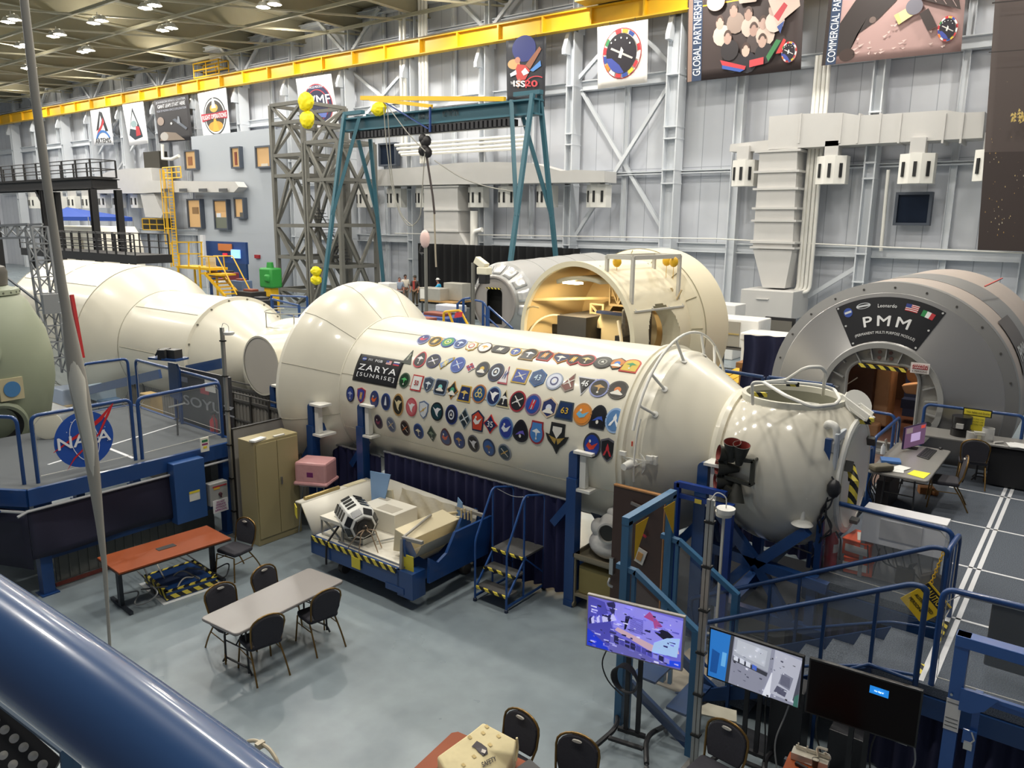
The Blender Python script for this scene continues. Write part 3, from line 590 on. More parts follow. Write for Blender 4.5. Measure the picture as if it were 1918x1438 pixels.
def patch(px,py,crop,shape,w,h,rim,field,motif,mc,R=1.45):
    ctr = UC(*((C6 if crop == 6 else C7 if crop == 7 else (lambda x,y: C11(x-1080,y)))(px,py)),R)
    a0 = ang_of(ctr); x0 = ctr.x
    on = lambda x,y,r: Vector((x0+x,CY-(R+r)*math.cos(a0+y/R),CZ+(R+r)*math.sin(a0+y/R)))
    P = outline(shape); g = G()
    def layer(poly,sx,sy,k,lift,th=.0,ox=0,oy=0):
        g.m(k); c = on(ox,oy,lift); pts = [on(ox+p[0]*sx,oy+p[1]*sy,lift) for p in poly]; n = len(pts)
        g.add([c]+pts,[(0,1+i,1+(i+1) % n) for i in range(n)])
        if th:
            low = [on(ox+p[0]*sx,oy+p[1]*sy,lift-th) for p in poly]
            g.add(pts+low,[(i,(i+1) % n,n+(i+1) % n,n+i) for i in range(n)])
    layer(P,w/2,h/2,0,.014,.016)
    layer(P,w/2*.84,h/2*.84,1,.016)
    W_,H_ = w/2*.8,h/2*.8
    if motif == 'swoosh': layer([(-.8,-.1),(-.3,-.45),(.3,-.3),(.85,.4),(.25,-.02),(-.25,-.1),(-.5,.3)],W_,H_,2,.018); layer(ngon(10,.16),W_,H_,3,.0185,ox=-.3*W_,oy=.4*H_)
    elif motif == 'swooshd': layer([(-.8,-.5),(-.2,-.1),(.5,.1),(.8,-.4),(.6,-.3),(.2,-.25),(-.3,-.4)],W_,H_,2,.018); layer(ngon(10,.2),W_,H_,3,.0185,oy=-.55*H_)
    elif motif == 'stripe':
        for k in range(3): layer([(-.55+.35*k,-.6),(-.4+.35*k,-.6),(-.1+.35*k,.55),(-.25+.35*k,.55)],W_*.8,H_,2 if k != 1 else 3,.018)
    elif motif == 'ring': layer(ngon(18,.62),W_,H_,2,.018); layer(ngon(18,.42),W_,H_,1,.0185); layer(ngon(3,.3),W_,H_,3,.019)
    elif motif == 'wing': layer([(-.75,.1),(0,.45),(.75,.1),(.15,.0),(0,-.55),(-.15,0)],W_,H_,2,.018); layer(ngon(8,.14),W_,H_,3,.0185,oy=-.62*H_)
    elif motif == 'bird': layer([(-.85,.55),(-.25,.3),(.1,.55),(.9,.45),(.4,.1),(.2,-.35),(.35,-.7),(-.1,-.45),(-.35,.0)],W_,H_,2,.018)
    elif motif == 'dot': layer(ngon(16,.42),W_,H_,2,.018,oy=-.05*H_); layer([(-.8,-.55),(.8,-.55),(.6,-.68),(-.6,-.68)],W_,H_,3,.0185)
    elif motif == 'cross':
        layer([(-.75,-.45),(.75,.35),(.75,.5),(-.75,-.3)],W_,H_,2,.018); layer([(-.6,.5),(.6,-.6),(.7,-.5),(-.5,.6)],W_,H_,3,.0185); layer(ngon(8,.2),W_,H_,2,.019)
    elif motif == 'tower': layer([(-.35,-.5),(.35,-.5),(.08,.75),(-.08,.75)],W_,H_,2,.018)
    elif motif == 'tref':
        for k in range(3): a = PI/2+k*2*PI/3; layer(ngon(12,.36,sx=1),W_,H_,2,.018,ox=.36*W_*math.cos(a),oy=.36*H_*math.sin(a)); layer(ngon(12,.22),W_,H_,1,.0185,ox=.36*W_*math.cos(a),oy=.36*H_*math.sin(a))
    elif motif in ('tri','trir'): layer([(0,.7),(-.7,-.6),(-.4,-.6),(0,.2),(.4,-.6),(.7,-.6)],W_,H_,2,.018)
    elif motif == 'xw': 
        for sg in (-1,1):
            for k in range(3): layer([(sg*.15,-.25-.1*k),(sg*.9*(1-.2*k),.2-.14*k),(sg*.75*(1-.2*k),.1-.16*k)],W_,H_,2,.018+.0003*k)
        layer([(-.5,.95),(.5,.95),(.5,.6),(-.5,.6)],W_,H_,3,.0185)
    elif motif.startswith('num'):
        g.m(2); text(g,motif[3:],(0,0,0),X,Y,1,1,.04,warp=lambda a,b: on(a*W_*(.95 if shape != 'trid' else .9),b*H_*.75+(.25*H_ if shape == 'trid' else 0),.018))
    o = g.put('mission_patch',[col(rim,.35),col(field,.35),col(mc,.35),col('#e8e4da',.35)])
    return o
ORD = ['first','second','third','fourth','fifth','sixth','seventh','eighth','ninth','tenth','eleventh','twelfth','thirteenth','fourteenth','fifteenth','sixteenth','seventeenth','eighteenth']
for rn,row in (('top',RA),('second',RB),('third',RC),('fourth',RD),('lowest',RE_)):
    for k,e in enumerate(row):
        o = patch(*e[:10]); tag(o,'%s, %s in %s row' % (e[10],ORD[k],rn),'mission patch','mission patches on the white module hull')

# ------------------------------------------------------------------ hub between the two modules and the far module
hub = thing('station_hub','white hub with flat grey disc and open top hatch between the modules','spacecraft module',(-14.2,CY,0))
L([(-15.7,.72)]+[(-14.6+1.16*math.sin(a),1.16*math.cos(a)) for a in [math.radians(-55+5*i) for i in range(21)]]+[(-12.6,.85)],'body',M_WHITE,hub,64)
g = G(); g.lathe((-14.07,9.62,2.77),(0,-1,0),[(-.9,.6),(0,.64),(.02,.64),(.02,.6)],64); g.put('port_tube',M_WHITE,hub)
g = G(); g.lathe((-14.07,9.62,2.77),(0,-1,0),[(.01,.6),(.01,0)],64); g.put('port_disc',mat('disc_grey','#d6cfc4',.6),hub)
hz_ = CZ+math.sqrt(1.16**2-.62**2)+.02; HBX,HBY = -14.62,10.9
g = G(); g.lathe((HBX,HBY,hz_),Z,[(-.7,.62),(0,.6),(.02,.57),(-.15,.55)],40); g.put('hatch_collar',M_WHITE,hub)
g = G(); g.lathe((HBX,HBY,hz_),Z,[(-.02,.56),(-.13,.54)],40); g.put('hazard_band',M_HAZ,hub)
g = G(); g.lathe((HBX,HBY,hz_),Z,[(-.12,.55),(-.5,.4),(-.5,0)],40); g.put('hatch_well',mat('hatch_brown','#7d7450',.6),hub)
g = G(); g.tube([(HBX+.62*math.cos(a),HBY+.62*math.sin(a),hz_+.32) for a in [PI*(.9+1.25*i/24) for i in range(25)]],.014,6)
for a in (PI*.95,PI*1.4,PI*1.8): g.cyl((HBX+.62*math.cos(a),HBY+.62*math.sin(a),hz_-.02),(HBX+.62*math.cos(a),HBY+.62*math.sin(a),hz_+.32),.014,n=6)
g.put('guard_rail',col('#a8a8a0',.4),hub)
zv = thing('service_module','long white stepped cylinder module without patches, far left','spacecraft module',(-22,CY,0))
L([(-21.0,2.06),(-20.8,2.0),(-20.0,1.45)],'shoulder',M_WHITE,zv)
big = L([(-27.4,0),(-27.4,1.15),(-25.7,2.06),(-21.0,2.06)],'large_section',M_WHITE,zv)
L([(-20.0,1.45),(-16.9,1.45),(-16.88,1.5),(-16.77,1.5),(-16.75,1.42),(-16.7,1.4),(-15.55,.74)],'small_section',M_WHITE,zv)
g = G()
for xx,r in ((-20.0,1.452),(-21.0,2.064),(-23.4,2.064),(-25.7,2.064)): g.lathe((0,CY,CZ),X,[(xx-.012,r),(xx-.012,r+.006),(xx+.012,r+.006),(xx+.012,r)],80)
for d in (50,5,-40): a = math.radians(d); g.bar((-25.6,CY-2.062*math.cos(a),CZ+2.062*math.sin(a)),(-21.1,CY-2.062*math.cos(a),CZ+2.062*math.sin(a)),.014,.01); g.bar((-19.9,CY-1.452*math.cos(a),CZ+1.452*math.sin(a)),(-17,CY-1.452*math.cos(a),CZ+1.452*math.sin(a)),.014,.01)
g.put('seam',mat('seam_line','#b3ad9c',.6),zv)
for k in range(18): g = G(); a = 2*PI*k/18; g.cyl((-16.76,CY+1.44*math.cos(a),CZ+1.44*math.sin(a)),(-16.73,CY+1.44*math.cos(a),CZ+1.44*math.sin(a)),.022,n=8); g.put('bolt',col('#77756a'),zv)

# ------------------------------------------------------------------ blue cradles under the modules
def cradle(x,label,y=9.42,ztop=2.48,armtop=2.1,xs=1,base=True):
    q = thing('support_stand',label,'stand',(x,y,0),'blue stands holding the modules')
    g = G(); g.bar((x,y,0),(x,y,ztop-.42),.17,.17); g.put('post',M_BLUE,q)
    g = G(); g.prism([(-.075,0),(.075,0)]+[(.075*math.cos(a),.36+.075*math.sin(a)) for a in [PI*i/8 for i in range(9)]],(x,y+.05,ztop-.43),X,Z,.1); g.put('lug',M_BLUE,q)
    g = G(); g.bar((x,y+.1,armtop-.1),(x,CY-.3,.75),.12,.16,up=X); g.bar((x,y+.1,armtop-.35),(x-.42*xs,y+.1,armtop-.9),.1,.12); g.bar((x,y+.05,.42),(x+.0,CY+.2,1.0),.1,.14,up=X); g.put('brace',M_BLUE,q)
    g = G(); g.bar((x,y-.1,.05),(x,CY+1.4,.05),.16,.1); g.bar((x,CY+1.3,.05),(x,CY+1.3,2.0),.15,.15); g.put('base_beam',M_BLUE,q)
    g = G(); g.bar((x+.16,y+.02,ztop-.05),(x+.16,y+.02,ztop-.55),.1,.1); g.bx((x+.02,y-.08,ztop-.02),(x+.34,y+.2,ztop+.02)); g.bx((x+.05,y-.08,ztop-.6),(x+.32,y+.3,ztop-.56)); g.put('hull_bracket',M_WHITE2,q)
    return q
cradle(-6.02,'blue support stand beside the rolling ladder, near end of the patched hull')
cradle(-10.72,'blue support stand at the left end of the patched hull')
cradle(-11.73,'blue support stand behind the tan cabinet under the flared dome',y=9.07,ztop=2.4)
cradle(-16.2,'short blue support stand left of the grey port disc')
cradle(-13.4,'narrow blue support stand between grey disc and dome')
cradle(-4.12,'blue support stand behind the brown door panel',y=9.75,ztop=2.6)
q = thing('sphere_cradle','blue crossed frame cradle carrying the glossy white sphere','stand',(-3.2,10,0))
g = G(); yy = 9.9
g.bar((-2.72,yy,1.92),(-3.35,yy,1.28),.12,.14); g.bar((-3.95,yy,1.92),(-3.35,yy,1.28),.12,.14); g.bar((-3.35,yy,1.3),(-2.8,yy,.5),.11,.13); g.bar((-3.4,yy,1.3),(-3.95,yy,.6),.11,.13)
g.bar((-4.05,yy,1.35),(-2.4,yy,1.2),.12,.14); g.bar((-4.05,yy,.55),(-2.4,yy,.55),.12,.12); g.put('front_frame',M_BLUE,q)
g = G(); yy = 11.6
g.bar((-2.6,yy,1.9),(-3.25,yy,1.25),.13,.15); g.bar((-4.0,yy,2.0),(-3.25,yy,1.25),.13,.15); g.bar((-3.25,yy,1.3),(-2.7,yy,.1),.12,.14); g.bar((-3.3,yy,1.3),(-3.95,yy,.1),.12,.14); g.put('rear_frame',M_BLUE,q)
g = G()
for xx in (-4.0,-2.6): g.bar((xx,9.7,.08),(xx,12,.08),.14,.12); g.bar((xx,9.95,.1),(xx,9.95,1.3),.12,.12)
g.bar((-3.25,9.9,1.25),(-3.25,11.7,1.25),.12,.12); g.put('base',M_BLUE,q)
# ================================================================== THINGS ON AND NEAR THE BACK WALL
class Cloth:                       # flat cloth through four picture corners lying in a plane y = const: tl, tr, br, bl
    def __init__(s,name,label,cat,quad,y,base,group=None,sag=0,extra=None):
        s.q = [UY(*p,y) for p in quad]; s.sag = sag
        s.root = thing(name,label,cat,s.at(.5,0),group)
        g = G(); g.sheet(lambda u,v: s.at(u,v),12,8); g.put('cloth',col(base,.6),s.root,thick=.02)
        s.g = {}; s.L = .02
    def at(s,u,v,l=0):
        tl,tr,br,bl = s.q; p = (bl*(1-u)+br*u)*(1-v)+(tl*(1-u)+tr*u)*v
        return p+V(0,-l-.05*s.sag*math.sin(u*9),0)
    def lay(s): s.L += .004; return s.L
    def poly(s,pts,c):
        g = s.g.setdefault(c,G()); L = s.lay(); n = len(pts); cu = sum(p[0] for p in pts)/n; cv = sum(p[1] for p in pts)/n
        g.add([s.at(cu,cv,L)]+[s.at(*p,L) for p in pts],[(0,1+i,1+(i+1) % n) for i in range(n)]); return s
    def oval(s,cu,cv,ru,rv,c,n=28): return s.poly([(cu+ru*math.cos(2*PI*i/n),cv+rv*math.sin(2*PI*i/n)) for i in range(n)],c)
    def arc(s,cu,cv,ru,rv,a0,a1,w,c,n=12):
        a0,a1 = math.radians(a0),math.radians(a1); L = s.lay(); g = s.g.setdefault(c,G()); vs = []
        for i in range(n+1):
            a = a0+(a1-a0)*i/n
            for k in (1,1-w): vs.append(s.at(cu+ru*k*math.cos(a),cv+rv*k*math.sin(a),L))
        g.add(vs,[(2*i,2*i+1,2*i+3,2*i+2) for i in range(n)]); return s
    def rect(s,u0,v0,u1,v1,c): return s.poly([(u0,v0),(u1,v0),(u1,v1),(u0,v1)],c)
    def txt(s,body,u0,v0,u1,v1,c,bold=.02,rot=0,sp=1.0):
        L = s.lay(); g = s.g.setdefault(c,G())
        f = (lambda a,b: s.at(u0+(u1-u0)*(a+.5),v0+(v1-v0)*(b+.5),L)) if not rot else (lambda a,b: s.at(u0+(u1-u0)*(.5-b),v0+(v1-v0)*(a+.5),L))
        text(g,body,(0,0,0),X,Y,1,1,bold,warp=f,sp=sp); return s
    def done(s,name='print',hook=2):
        a = G(); a.k = 0; ms = []
        for i,(c,g) in enumerate(s.g.items()):
            n = len(a.v); a.v += g.v; a.f += [[j+n for j in f] for f in g.f]; a.mi += [i]*len(g.f); a.sm += g.sm; ms.append(col(c,.6))
        if ms: a.put(name,ms,s.root)
        for k in range(hook):
            h = G(); p = s.at((k+.5)/hook,1); h.tube([p,(p.x,p.y,max(p.z+.1,16.34))],.02,5); h.put('hanging_cord',col('#3a3528'),s.root)
        return s.root
BY = ST-.64; BG = 'banners hanging from the runway beam'
c = Cloth('hanging_banner','white banner with red and blue letter A emblem reading ARTEMIS, leftmost of all','banner',((169,207),(205,201),(213,271),(177,273)),BY,'#e9e9ea',BG)
c.poly([(.2,.4),(.45,.93),(.53,.93),(.34,.46)],'#23262c').poly([(.45,.93),(.6,.9),(.82,.38),(.68,.38)],'#23262c').poly([(.2,.28),(.32,.32),(.66,.62),(.6,.76),(.55,.62),(.3,.42)],'#b5323a').arc(.52,.0,.42,.42,30,150,.16,'#3c6fb0').txt('ARTEMIS',.1,.06,.9,.2,'#1c1c20',.03).done()
c = Cloth('hanging_banner','white banner with a tall triangular crew emblem, second from left','banner',((229,196),(268,190),(278,268),(243,273)),BY,'#e9e9ea',BG)
c.poly([(.45,.9),(.1,.25),(.35,.12),(.78,.17),(.72,.35)],'#26303c').poly([(.44,.8),(.2,.4),(.5,.35),(.6,.5)],'#c9cfd0').poly([(.45,.2),(.7,.22),(.66,.42),(.5,.45)],'#b5323a').oval(.42,.5,.14,.08,'#8fa5a8').done()
c = Cloth('hanging_banner','black banner reading GIANT LEAPS START HERE over a spacecraft scene','banner',((288,189),(352,177),(361,262),(298,268)),BY,'#2d2b2e',BG)
c.txt('JOHNSON SPACE CENTER',.06,.9,.92,.96,'#b9bcc4',.01).txt('GIANT LEAPS START HERE',.1,.8,.9,.88,'#e2e4e8',.03).txt('HUB OF HUMAN SPACE EXPLORATION',.06,.71,.92,.76,'#a6abb8',.0)
c.oval(.14,.5,.1,.1,'#8c7d74').oval(.45,.42,.03,.03,'#c9c9c9').poly([(.05,.05),(.2,.25),(.55,.2),(.8,.02)],'#7d7064').oval(.2,.14,.12,.1,'#a8a4a0').poly([(.5,.5),(.58,.52),(.9,.28),(.86,.24)],'#5f6570').poly([(.62,.4),(.66,.56),(.7,.55),(.72,.4)],'#868b94').done()
c = Cloth('hanging_banner','white banner with round FLIGHT OPERATIONS emblem and red ribbon','banner',((370,176),(423,164),(433,262),(383,268)),BY,'#e9e9ea',BG)
c.oval(.52,.5,.4,.37,'#22262c').oval(.52,.5,.37,.345,'#cfd4d6').oval(.52,.5,.34,.31,'#3a3430').oval(.52,.66,.14,.08,'#c9a04a').poly([(.5,.86),(.44,.66),(.6,.66),(.54,.86)],'#d8d8d4').oval(.52,.3,.26,.1,'#c8943a').poly([(.4,.2),(.64,.2),(.55,.45),(.48,.45)],'#d8a23c').poly([(.06,.42),(.5,.46),(.96,.42),(.98,.58),(.5,.56),(.04,.58)],'#a52c3c').txt('FLIGHT OPERATIONS',.08,.455,.94,.54,'#f0f0f0',.04).done()
c = Cloth('hanging_banner','white banner with round navy VMF emblem behind the truss tower','banner',((554,148),(620,138),(637,247),(568,250)),BY,'#e9e9ea',BG)
c.oval(.53,.5,.4,.37,'#b0343c').oval(.53,.5,.38,.35,'#23264a').oval(.53,.5,.3,.27,'#b0343c').oval(.53,.5,.28,.255,'#191b38').txt('VEHICLE MOCKUP',.3,.79,.74,.83,'#d8d8e0',.01).txt('VMF',.3,.5,.88,.66,'#e8e8ec',.04).poly([(.35,.3),(.7,.26),(.75,.34),(.5,.42)],'#5566a8').done()
c = Cloth('hanging_banner','black poster with a floating figure in red and the red and white number ISS20','banner',((948,77),(1023,67),(1020,200),(950,192)),BY,'#1c1e26',BG)
c.oval(.46,.85,.3,.2,'#27306e').oval(.2,.62,.16,.08,'#c89a6a').oval(.3,.68,.07,.05,'#b8806a').poly([(.22,.5),(.3,.62),(.5,.6),(.62,.52),(.5,.38),(.3,.36)],'#b8433f').poly([(.5,.6),(.85,.86),(.9,.82),(.62,.54)],'#8c5a44').poly([(.62,.52),(.88,.66),(.9,.58),(.7,.5)],'#4c80c0').poly([(.1,.47),(.26,.53),(.28,.46),(.12,.42)],'#c9d2dc').poly([(.4,.5),(.5,.56),(.6,.48),(.46,.44)],'#e6e0de').poly([(.26,.3),(.34,.4),(.4,.36),(.32,.24)],'#a87a64').arc(.8,.3,.3,.14,60,200,.1,'#c03a44').txt('ISS',.2,.27,.5,.36,'#f0f0f0',.08).txt('20',.5,.28,.82,.37,'#c8434a',.08).txt('THE',.12,.3,.2,.34,'#e0e0e0',.04).done()
def station_emblem(c,cu,cv,ru,rv,big=True):
    c.oval(cu,cv,ru,rv,'#b8323c').oval(cu,cv,ru*.96,rv*.96,'#e6dcd2'); FL = ['#c9343c','#f0f0f0','#2c4a9c','#e0b43c','#c9343c','#f0f0f0','#3a8a54','#c9343c','#2c4a9c','#e6862c','#f0f0f0','#c9343c','#2c4a9c','#e8c83c','#c9343c','#e8e8e8']
    for i,f in enumerate(FL): c.arc(cu,cv,ru*.95,rv*.95,i*22.5+2,i*22.5+20,.16,f,3)
    c.oval(cu,cv,ru*.78,rv*.78,'#1b1420').poly([(cu+ru*.78*math.cos(a),cv+rv*.78*math.sin(a)) for a in [math.radians(190+90*i/8) for i in range(9)]]+[(cu-.1*ru,cv-.45*rv),(cu-.5*ru,cv-.15*rv)],'#3c4a9c')
    c.poly([(cu-.55*ru,cv+.2*rv),(cu-.5*ru,cv+.27*rv),(cu+.6*ru,cv-.22*rv),(cu+.55*ru,cv-.28*rv)],'#c9c4c0').poly([(cu-.15*ru,cv-.15*rv),(cu,cv+.25*rv),(cu+.12*ru,cv+.1*rv),(cu+.0*ru,cv-.2*rv)],'#e0dcda')
    for du,dv in ((-.3,.55),(0,.6),(.3,.55),(-.5,.45),(.45,.35)): c.oval(cu+du*ru,cv+dv*rv,.04*ru,.04*rv,'#f0f0f0',6)
c = Cloth('hanging_banner','square white banner with a round space station emblem ringed by flags','banner',((1119,51),(1214,36),(1212,154),(1120,167)),BY,'#ebe6e0',BG)
station_emblem(c,.5,.52,.39,.41); c.done()
c = Cloth('hanging_banner','large photo banner of an astronaut crew reading GLOBAL PARTNERSHIP','banner',((1289,-14),(1508,-40),(1500,130),(1286,154)),BY,'#3b2f2e',BG)
c.rect(.01,.0,.05,1,'#8c7468').rect(.05,.0,.14,1,'#2b3c58').txt('GLOBAL PARTNERSHIP',.06,.06,.13,.96,'#e4e6ea',.02,rot=1)
rr = random.Random(4)
for (u,v,sk,sh) in ((.3,.62,'#b8968a','#c9b4a8'),(.42,.74,'#a08074','#8c7a70'),(.55,.68,'#9c8074','#bba79c'),(.6,.5,'#a5877c','#4a3f3e'),(.68,.56,'#b0948a','#c9b4a8'),(.42,.3,'#c0a498','#2a2426'),(.54,.28,'#c9ac9e','#26222a'),(.68,.36,'#b79a8e','#2c282c'),(.38,.44,'#a98d82','#2a2528'),(.76,.7,'#b39a90','#d0bcb2')):
    c.oval(u+.02,v-.14,.08,.12,sh,12).oval(u,v,.035,.075,sk,12).arc(u,v+.01,.036,.08,10,170,.4,'#4c3a34',8)
c.poly([(.72,.8),(.95,.95),(.98,.7),(.8,.52)],'#cbb3a8').poly([(.77,.62),(.85,.76),(.88,.72),(.81,.56)],'#b8444c').poly([(.8,.5),(.86,.56),(.83,.42)],'#39508c').poly([(.32,.2),(.55,.1),(.54,.06),(.34,.14)],'#c03c44').poly([(.34,.14),(.54,.06),(.5,.04),(.34,.1)],'#3a5aa8').poly([(.58,.16),(.7,.18),(.7,.1),(.58,.08)],'#c8484e').poly([(.74,.12),(.84,.34),(.8,.36),(.72,.18)],'#3a7a4c').poly([(.8,.2),(.86,.36),(.88,.34),(.84,.2)],'#c83c3c').poly([(.45,.92),(.65,.92),(.62,.8),(.48,.8)],'#a8968c').oval(.27,.85,.08,.1,'#bfa79c')
station_emblem(c,.91,.2,.065,.12); c.done(hook=3)
c = Cloth('hanging_banner','large photo banner of a spacecraft over pink clouds reading COMMERCIAL PARTNERSHIP','banner',((1556,-30),(1813,-60),(1800,96),(1539,123)),BY,'#a98a86',BG)
c.rect(.0,.0,.08,.9,'#2a201e').rect(.03,.0,.11,1,'#2b3c58').txt('COMMERCIAL PARTNERSHIP',.04,.03,.1,1.25,'#e4e6ea',.02,rot=1)
c.poly([(.11,.5),(.3,.98),(.62,1),(.52,.7),(.4,.5),(.25,.34),(.2,.12),(.11,.1)],'#2e2625').oval(.19,.1,.06,.08,'#3a2a26').oval(.36,.5,.025,.04,'#6a5a54')
for k in range(26): u,v = rr.uniform(.22,.95),rr.uniform(.05,.42); c.poly([(u,v),(u+rr.uniform(.01,.05),v+rr.uniform(.0,.03)),(u+.015,v-.02)],'#c9b2ac')
c.poly([(.52,.52),(.64,.62),(.68,.52),(.56,.4)],'#c8bb90').poly([(.52,.52),(.56,.4),(.58,.42),(.55,.54)],'#e2d27a').oval(.66,.6,.06,.1,'#6c6a74')
c.poly([(.6,.92),(.95,.74),(.98,.5),(.7,.68)],'#3c302e').poly([(.7,.5),(.76,.56),(.83,.33),(.77,.28)],'#352b2a').poly([(.8,.98),(.99,.9),(.99,.8),(.85,.86)],'#3c302e')
for k in range(4): c.poly([(.63+.08*k,.9-.045*k),(.635+.08*k,.9-.045*k),(.745+.07*k,.66-.04*k),(.74+.07*k,.66-.04*k)],'#a58f8a')
station_emblem(c,.905,.28,.07,.16); c.done(hook=3)
c = Cloth('hanging_banner','huge dark brown night view of city lights at the right edge','banner',((1868,-60),(2040,-80),(2010,474),(1831,468)),37.2,'#4a3f3c',BG)
c.rect(.0,.0,1,.36,'#352a28')
for k in range(150):
    u,v = rr.uniform(.05,.98),rr.choice((rr.gauss(.28,.12),rr.gauss(.1,.1),rr.uniform(.02,.5)))
    if .01 < v < .97: w = rr.uniform(.003,.012); c.poly([(u,v),(u+w,v),(u+w*.5,v+w*.6)],rr.choice(('#c9b27a','#a8854a','#d8ccb0')))
for k in range(40): a = rr.uniform(0,2*PI); d = rr.random(); u,v = .4+.13*d*math.cos(a),.47+.028*d*math.sin(a); c.poly([(u,v),(u+.03,v+.004),(u+.01,v+.012)],'#d0b56a')
c.rect(0,.7,1,.703,'#2a2220').rect(0,.865,1,.87,'#332b29'); c.done()

# ---------------------------------------------------------------- ducts
DM = mat('duct_paint','#c9c7c4',.45,noise=.04,scale=1.5,bump=.12)
def boxquad(pts,y0,y1,name='air_duct',parent=None,m=DM,xb=0):
    q = [UY(*p,y0) for p in pts]; g = G(); n = len(q)
    g.prism([(p.x,p.z) for p in q],(0,y0,0),X,Z,y0-y1 if False else -(y1-y0)); return g.put(name,m,parent)
def duct(label,secs):
    p0 = UY(*secs[0][1][0],secs[0][2]); t = thing('air_duct',label,'air duct',p0)
    for nm,pts,y0,y1 in secs: boxquad(pts,y0,y1,nm,t)
    return t
t = duct('big pale air duct with tapering trunk and air handler at the right',[
 ('horizontal_duct',[(1441,218),(1500,213),(1578,211),(1610,216),(1650,214),(1771,206),(1805,211),(1845,209),(1840,258),(1650,268),(1495,277),(1438,280)],38.0,39.4),
 ('side_duct',[(1368,270),(1440,262),(1440,283),(1366,284)],38.4,39.2),
 ('vertical_trunk',[(1423,282),(1494,277),(1484,464),(1410,462)],38.0,39.4),
 ('tapered_hopper',[(1410,466),(1484,468),(1470,540),(1428,538)],38.0,39.4)])
g = G()
for py in (284,322,354,390,413,453,463):
    p,q = UY(1417-(py-284)*.05,py,37.9),UY(1495-(py-284)*.06,py-1,37.9); g.bx((p.x-.1,37.9,p.z-.05),(q.x+.1,39.4,p.z+.05))
g.put('flange_rib',DM,t)
for px in (1500,1577,1610,1650,1688,1771,1805):
    p,q = UY(px,212,37.95),UY(px-3,268,37.95); g = G(); g.bx((p.x-.04,37.95,q.z),(p.x+.04,39.4,p.z)); g.put('duct_seam',DM,t)
t = thing('air_handler','boxy grey air handling unit under the tapering trunk','air handler',(-13.8,38.5,0))
a,b = UY(1388,541,37.2),UY(1482,600,37.2)
g = G(); g.bx((a.x,37.2,b.z),(b.x,39.6,a.z)); g.put('cabinet',DM,t,bevel=.03)
g = G(); g.bx((a.x+.8,37.12,b.z+.9),(a.x+1.4,37.2,a.z-.4)); g.put('access_hatch',DM,t)
for xx in (a.x+.1,b.x-.1): g = G(); g.bx((xx-.06,37.25,0),(xx+.06,37.37,b.z)); g.put('leg',M_STEELD,t)
t = duct('long pale air duct with central trunk behind the gantry crane',[
 ('horizontal_duct',[(706,318),(790,312),(855,305),(925,303),(995,305),(1050,320),(1078,318),(1132,320),(1132,341),(1060,342),(857,345),(705,348)],37.6,38.9),
 ('vertical_trunk',[(794,345),(857,345),(858,432),(794,432)],37.8,39.0),('tapered_hopper',[(794,432),(858,432),(873,460),(790,462)],37.8,39.0)])
for py in (350,393,432): g = G(); p,q = UY(793,py,37.7),UY(859,py,37.7); g.bx((p.x,37.7,p.z-.05),(q.x,39,p.z+.05)); g.put('flange_rib',DM,t)
t = duct('wide pale air duct at the far left above the heaters',[
 ('horizontal_duct',[(174,335),(200,322),(232,316),(283,314),(287,352),(262,362),(175,362)],37.4,39),
 ('second_duct',[(276,338),(440,340),(447,350),(438,360),(300,360),(262,362)],36.6,37.4),('vertical_trunk',[(263,364),(288,362),(305,400),(302,408),(272,406)],36.8,37.6)])
t['label'] = 'wide pale air duct at the far left above the row of diffusers'
for px in (310,343,380,418): g = G(); p = UY(px,356,36.4); g.box(p,(1.1,.1,.25)); g.put('grille',col('#55575a'),t)

# ---------------------------------------------------------------- air diffuser boxes in a row
DIF = [((673,388),40,39,'leftmost of the row behind the gantry crane'),((730,388),40,38.0,'second from left behind the gantry crane'),((782,388),34,38,'just left of the central duct trunk'),((883,388),40,38,'first to the right of the central duct trunk'),((941,388),44,38,'between duct trunk and right gantry legs'),((1012,388),40,38,'partly behind the right gantry leg'),((1109,388),46,38,'rightmost one under the long central duct'),
       ((1384,348),44,38,'left of the big tapering trunk'),((1549,344),54,37.8,'first to the right of the tapering trunk'),((1709,343),58,37.6,'above the small dark wall window'),((1848,338),50,37.6,'half hidden by the dark city lights banner')]
DL = [((54,390),'leftmost, seen under the black mezzanine beam'),((103,390),'behind the mezzanine post'),((128,390),'above the blue canopy left side'),((154,390),'above the blue canopy right side'),((185,389),'just right of the black column'),((212,389),'middle of the far left trio'),((245,389),'next to the far left trunk')]
def diffuser(px,py,wpx,y,label):
    p = UY(px,py,y); s = wpx/1454*(p-O).length*.9; w = min(s,1.7); h = 1.25
    t = thing('air_diffuser','white air diffuser box, '+label,'air diffuser',(p.x,y+.5,p.z),'air diffuser boxes hanging along the wall')
    g = G(); g.prism([(-w/2,.5),(-w/2,-.1),(-w/6,-.35),(w/6,-.35),(w/2,-.1),(w/2,.5)],(p.x,y+.5,p.z),X,Y,h); g.put('housing',M_WHITE2,t)
    g = G(); g.bx((p.x-.3,y+.2,p.z+h),(p.x+.3,y+.8,p.z+h+.65)); g.put('neck',DM,t)
    for k,dx in enumerate((-w*.36,0,w*.36)):
        g = G(); g.box((p.x+dx,y+.13 if k == 1 else y+.26,p.z+.6),(.13,.06,.62),.0 if k == 1 else (.75 if k == 2 else -.75)); g.put('slot',col('#1d1e20',.6),t)
for (p,w,y,l) in DIF: diffuser(p[0],p[1],w,y,l)
for (p,l) in DL: diffuser(p[0],p[1],24,37.8,l)

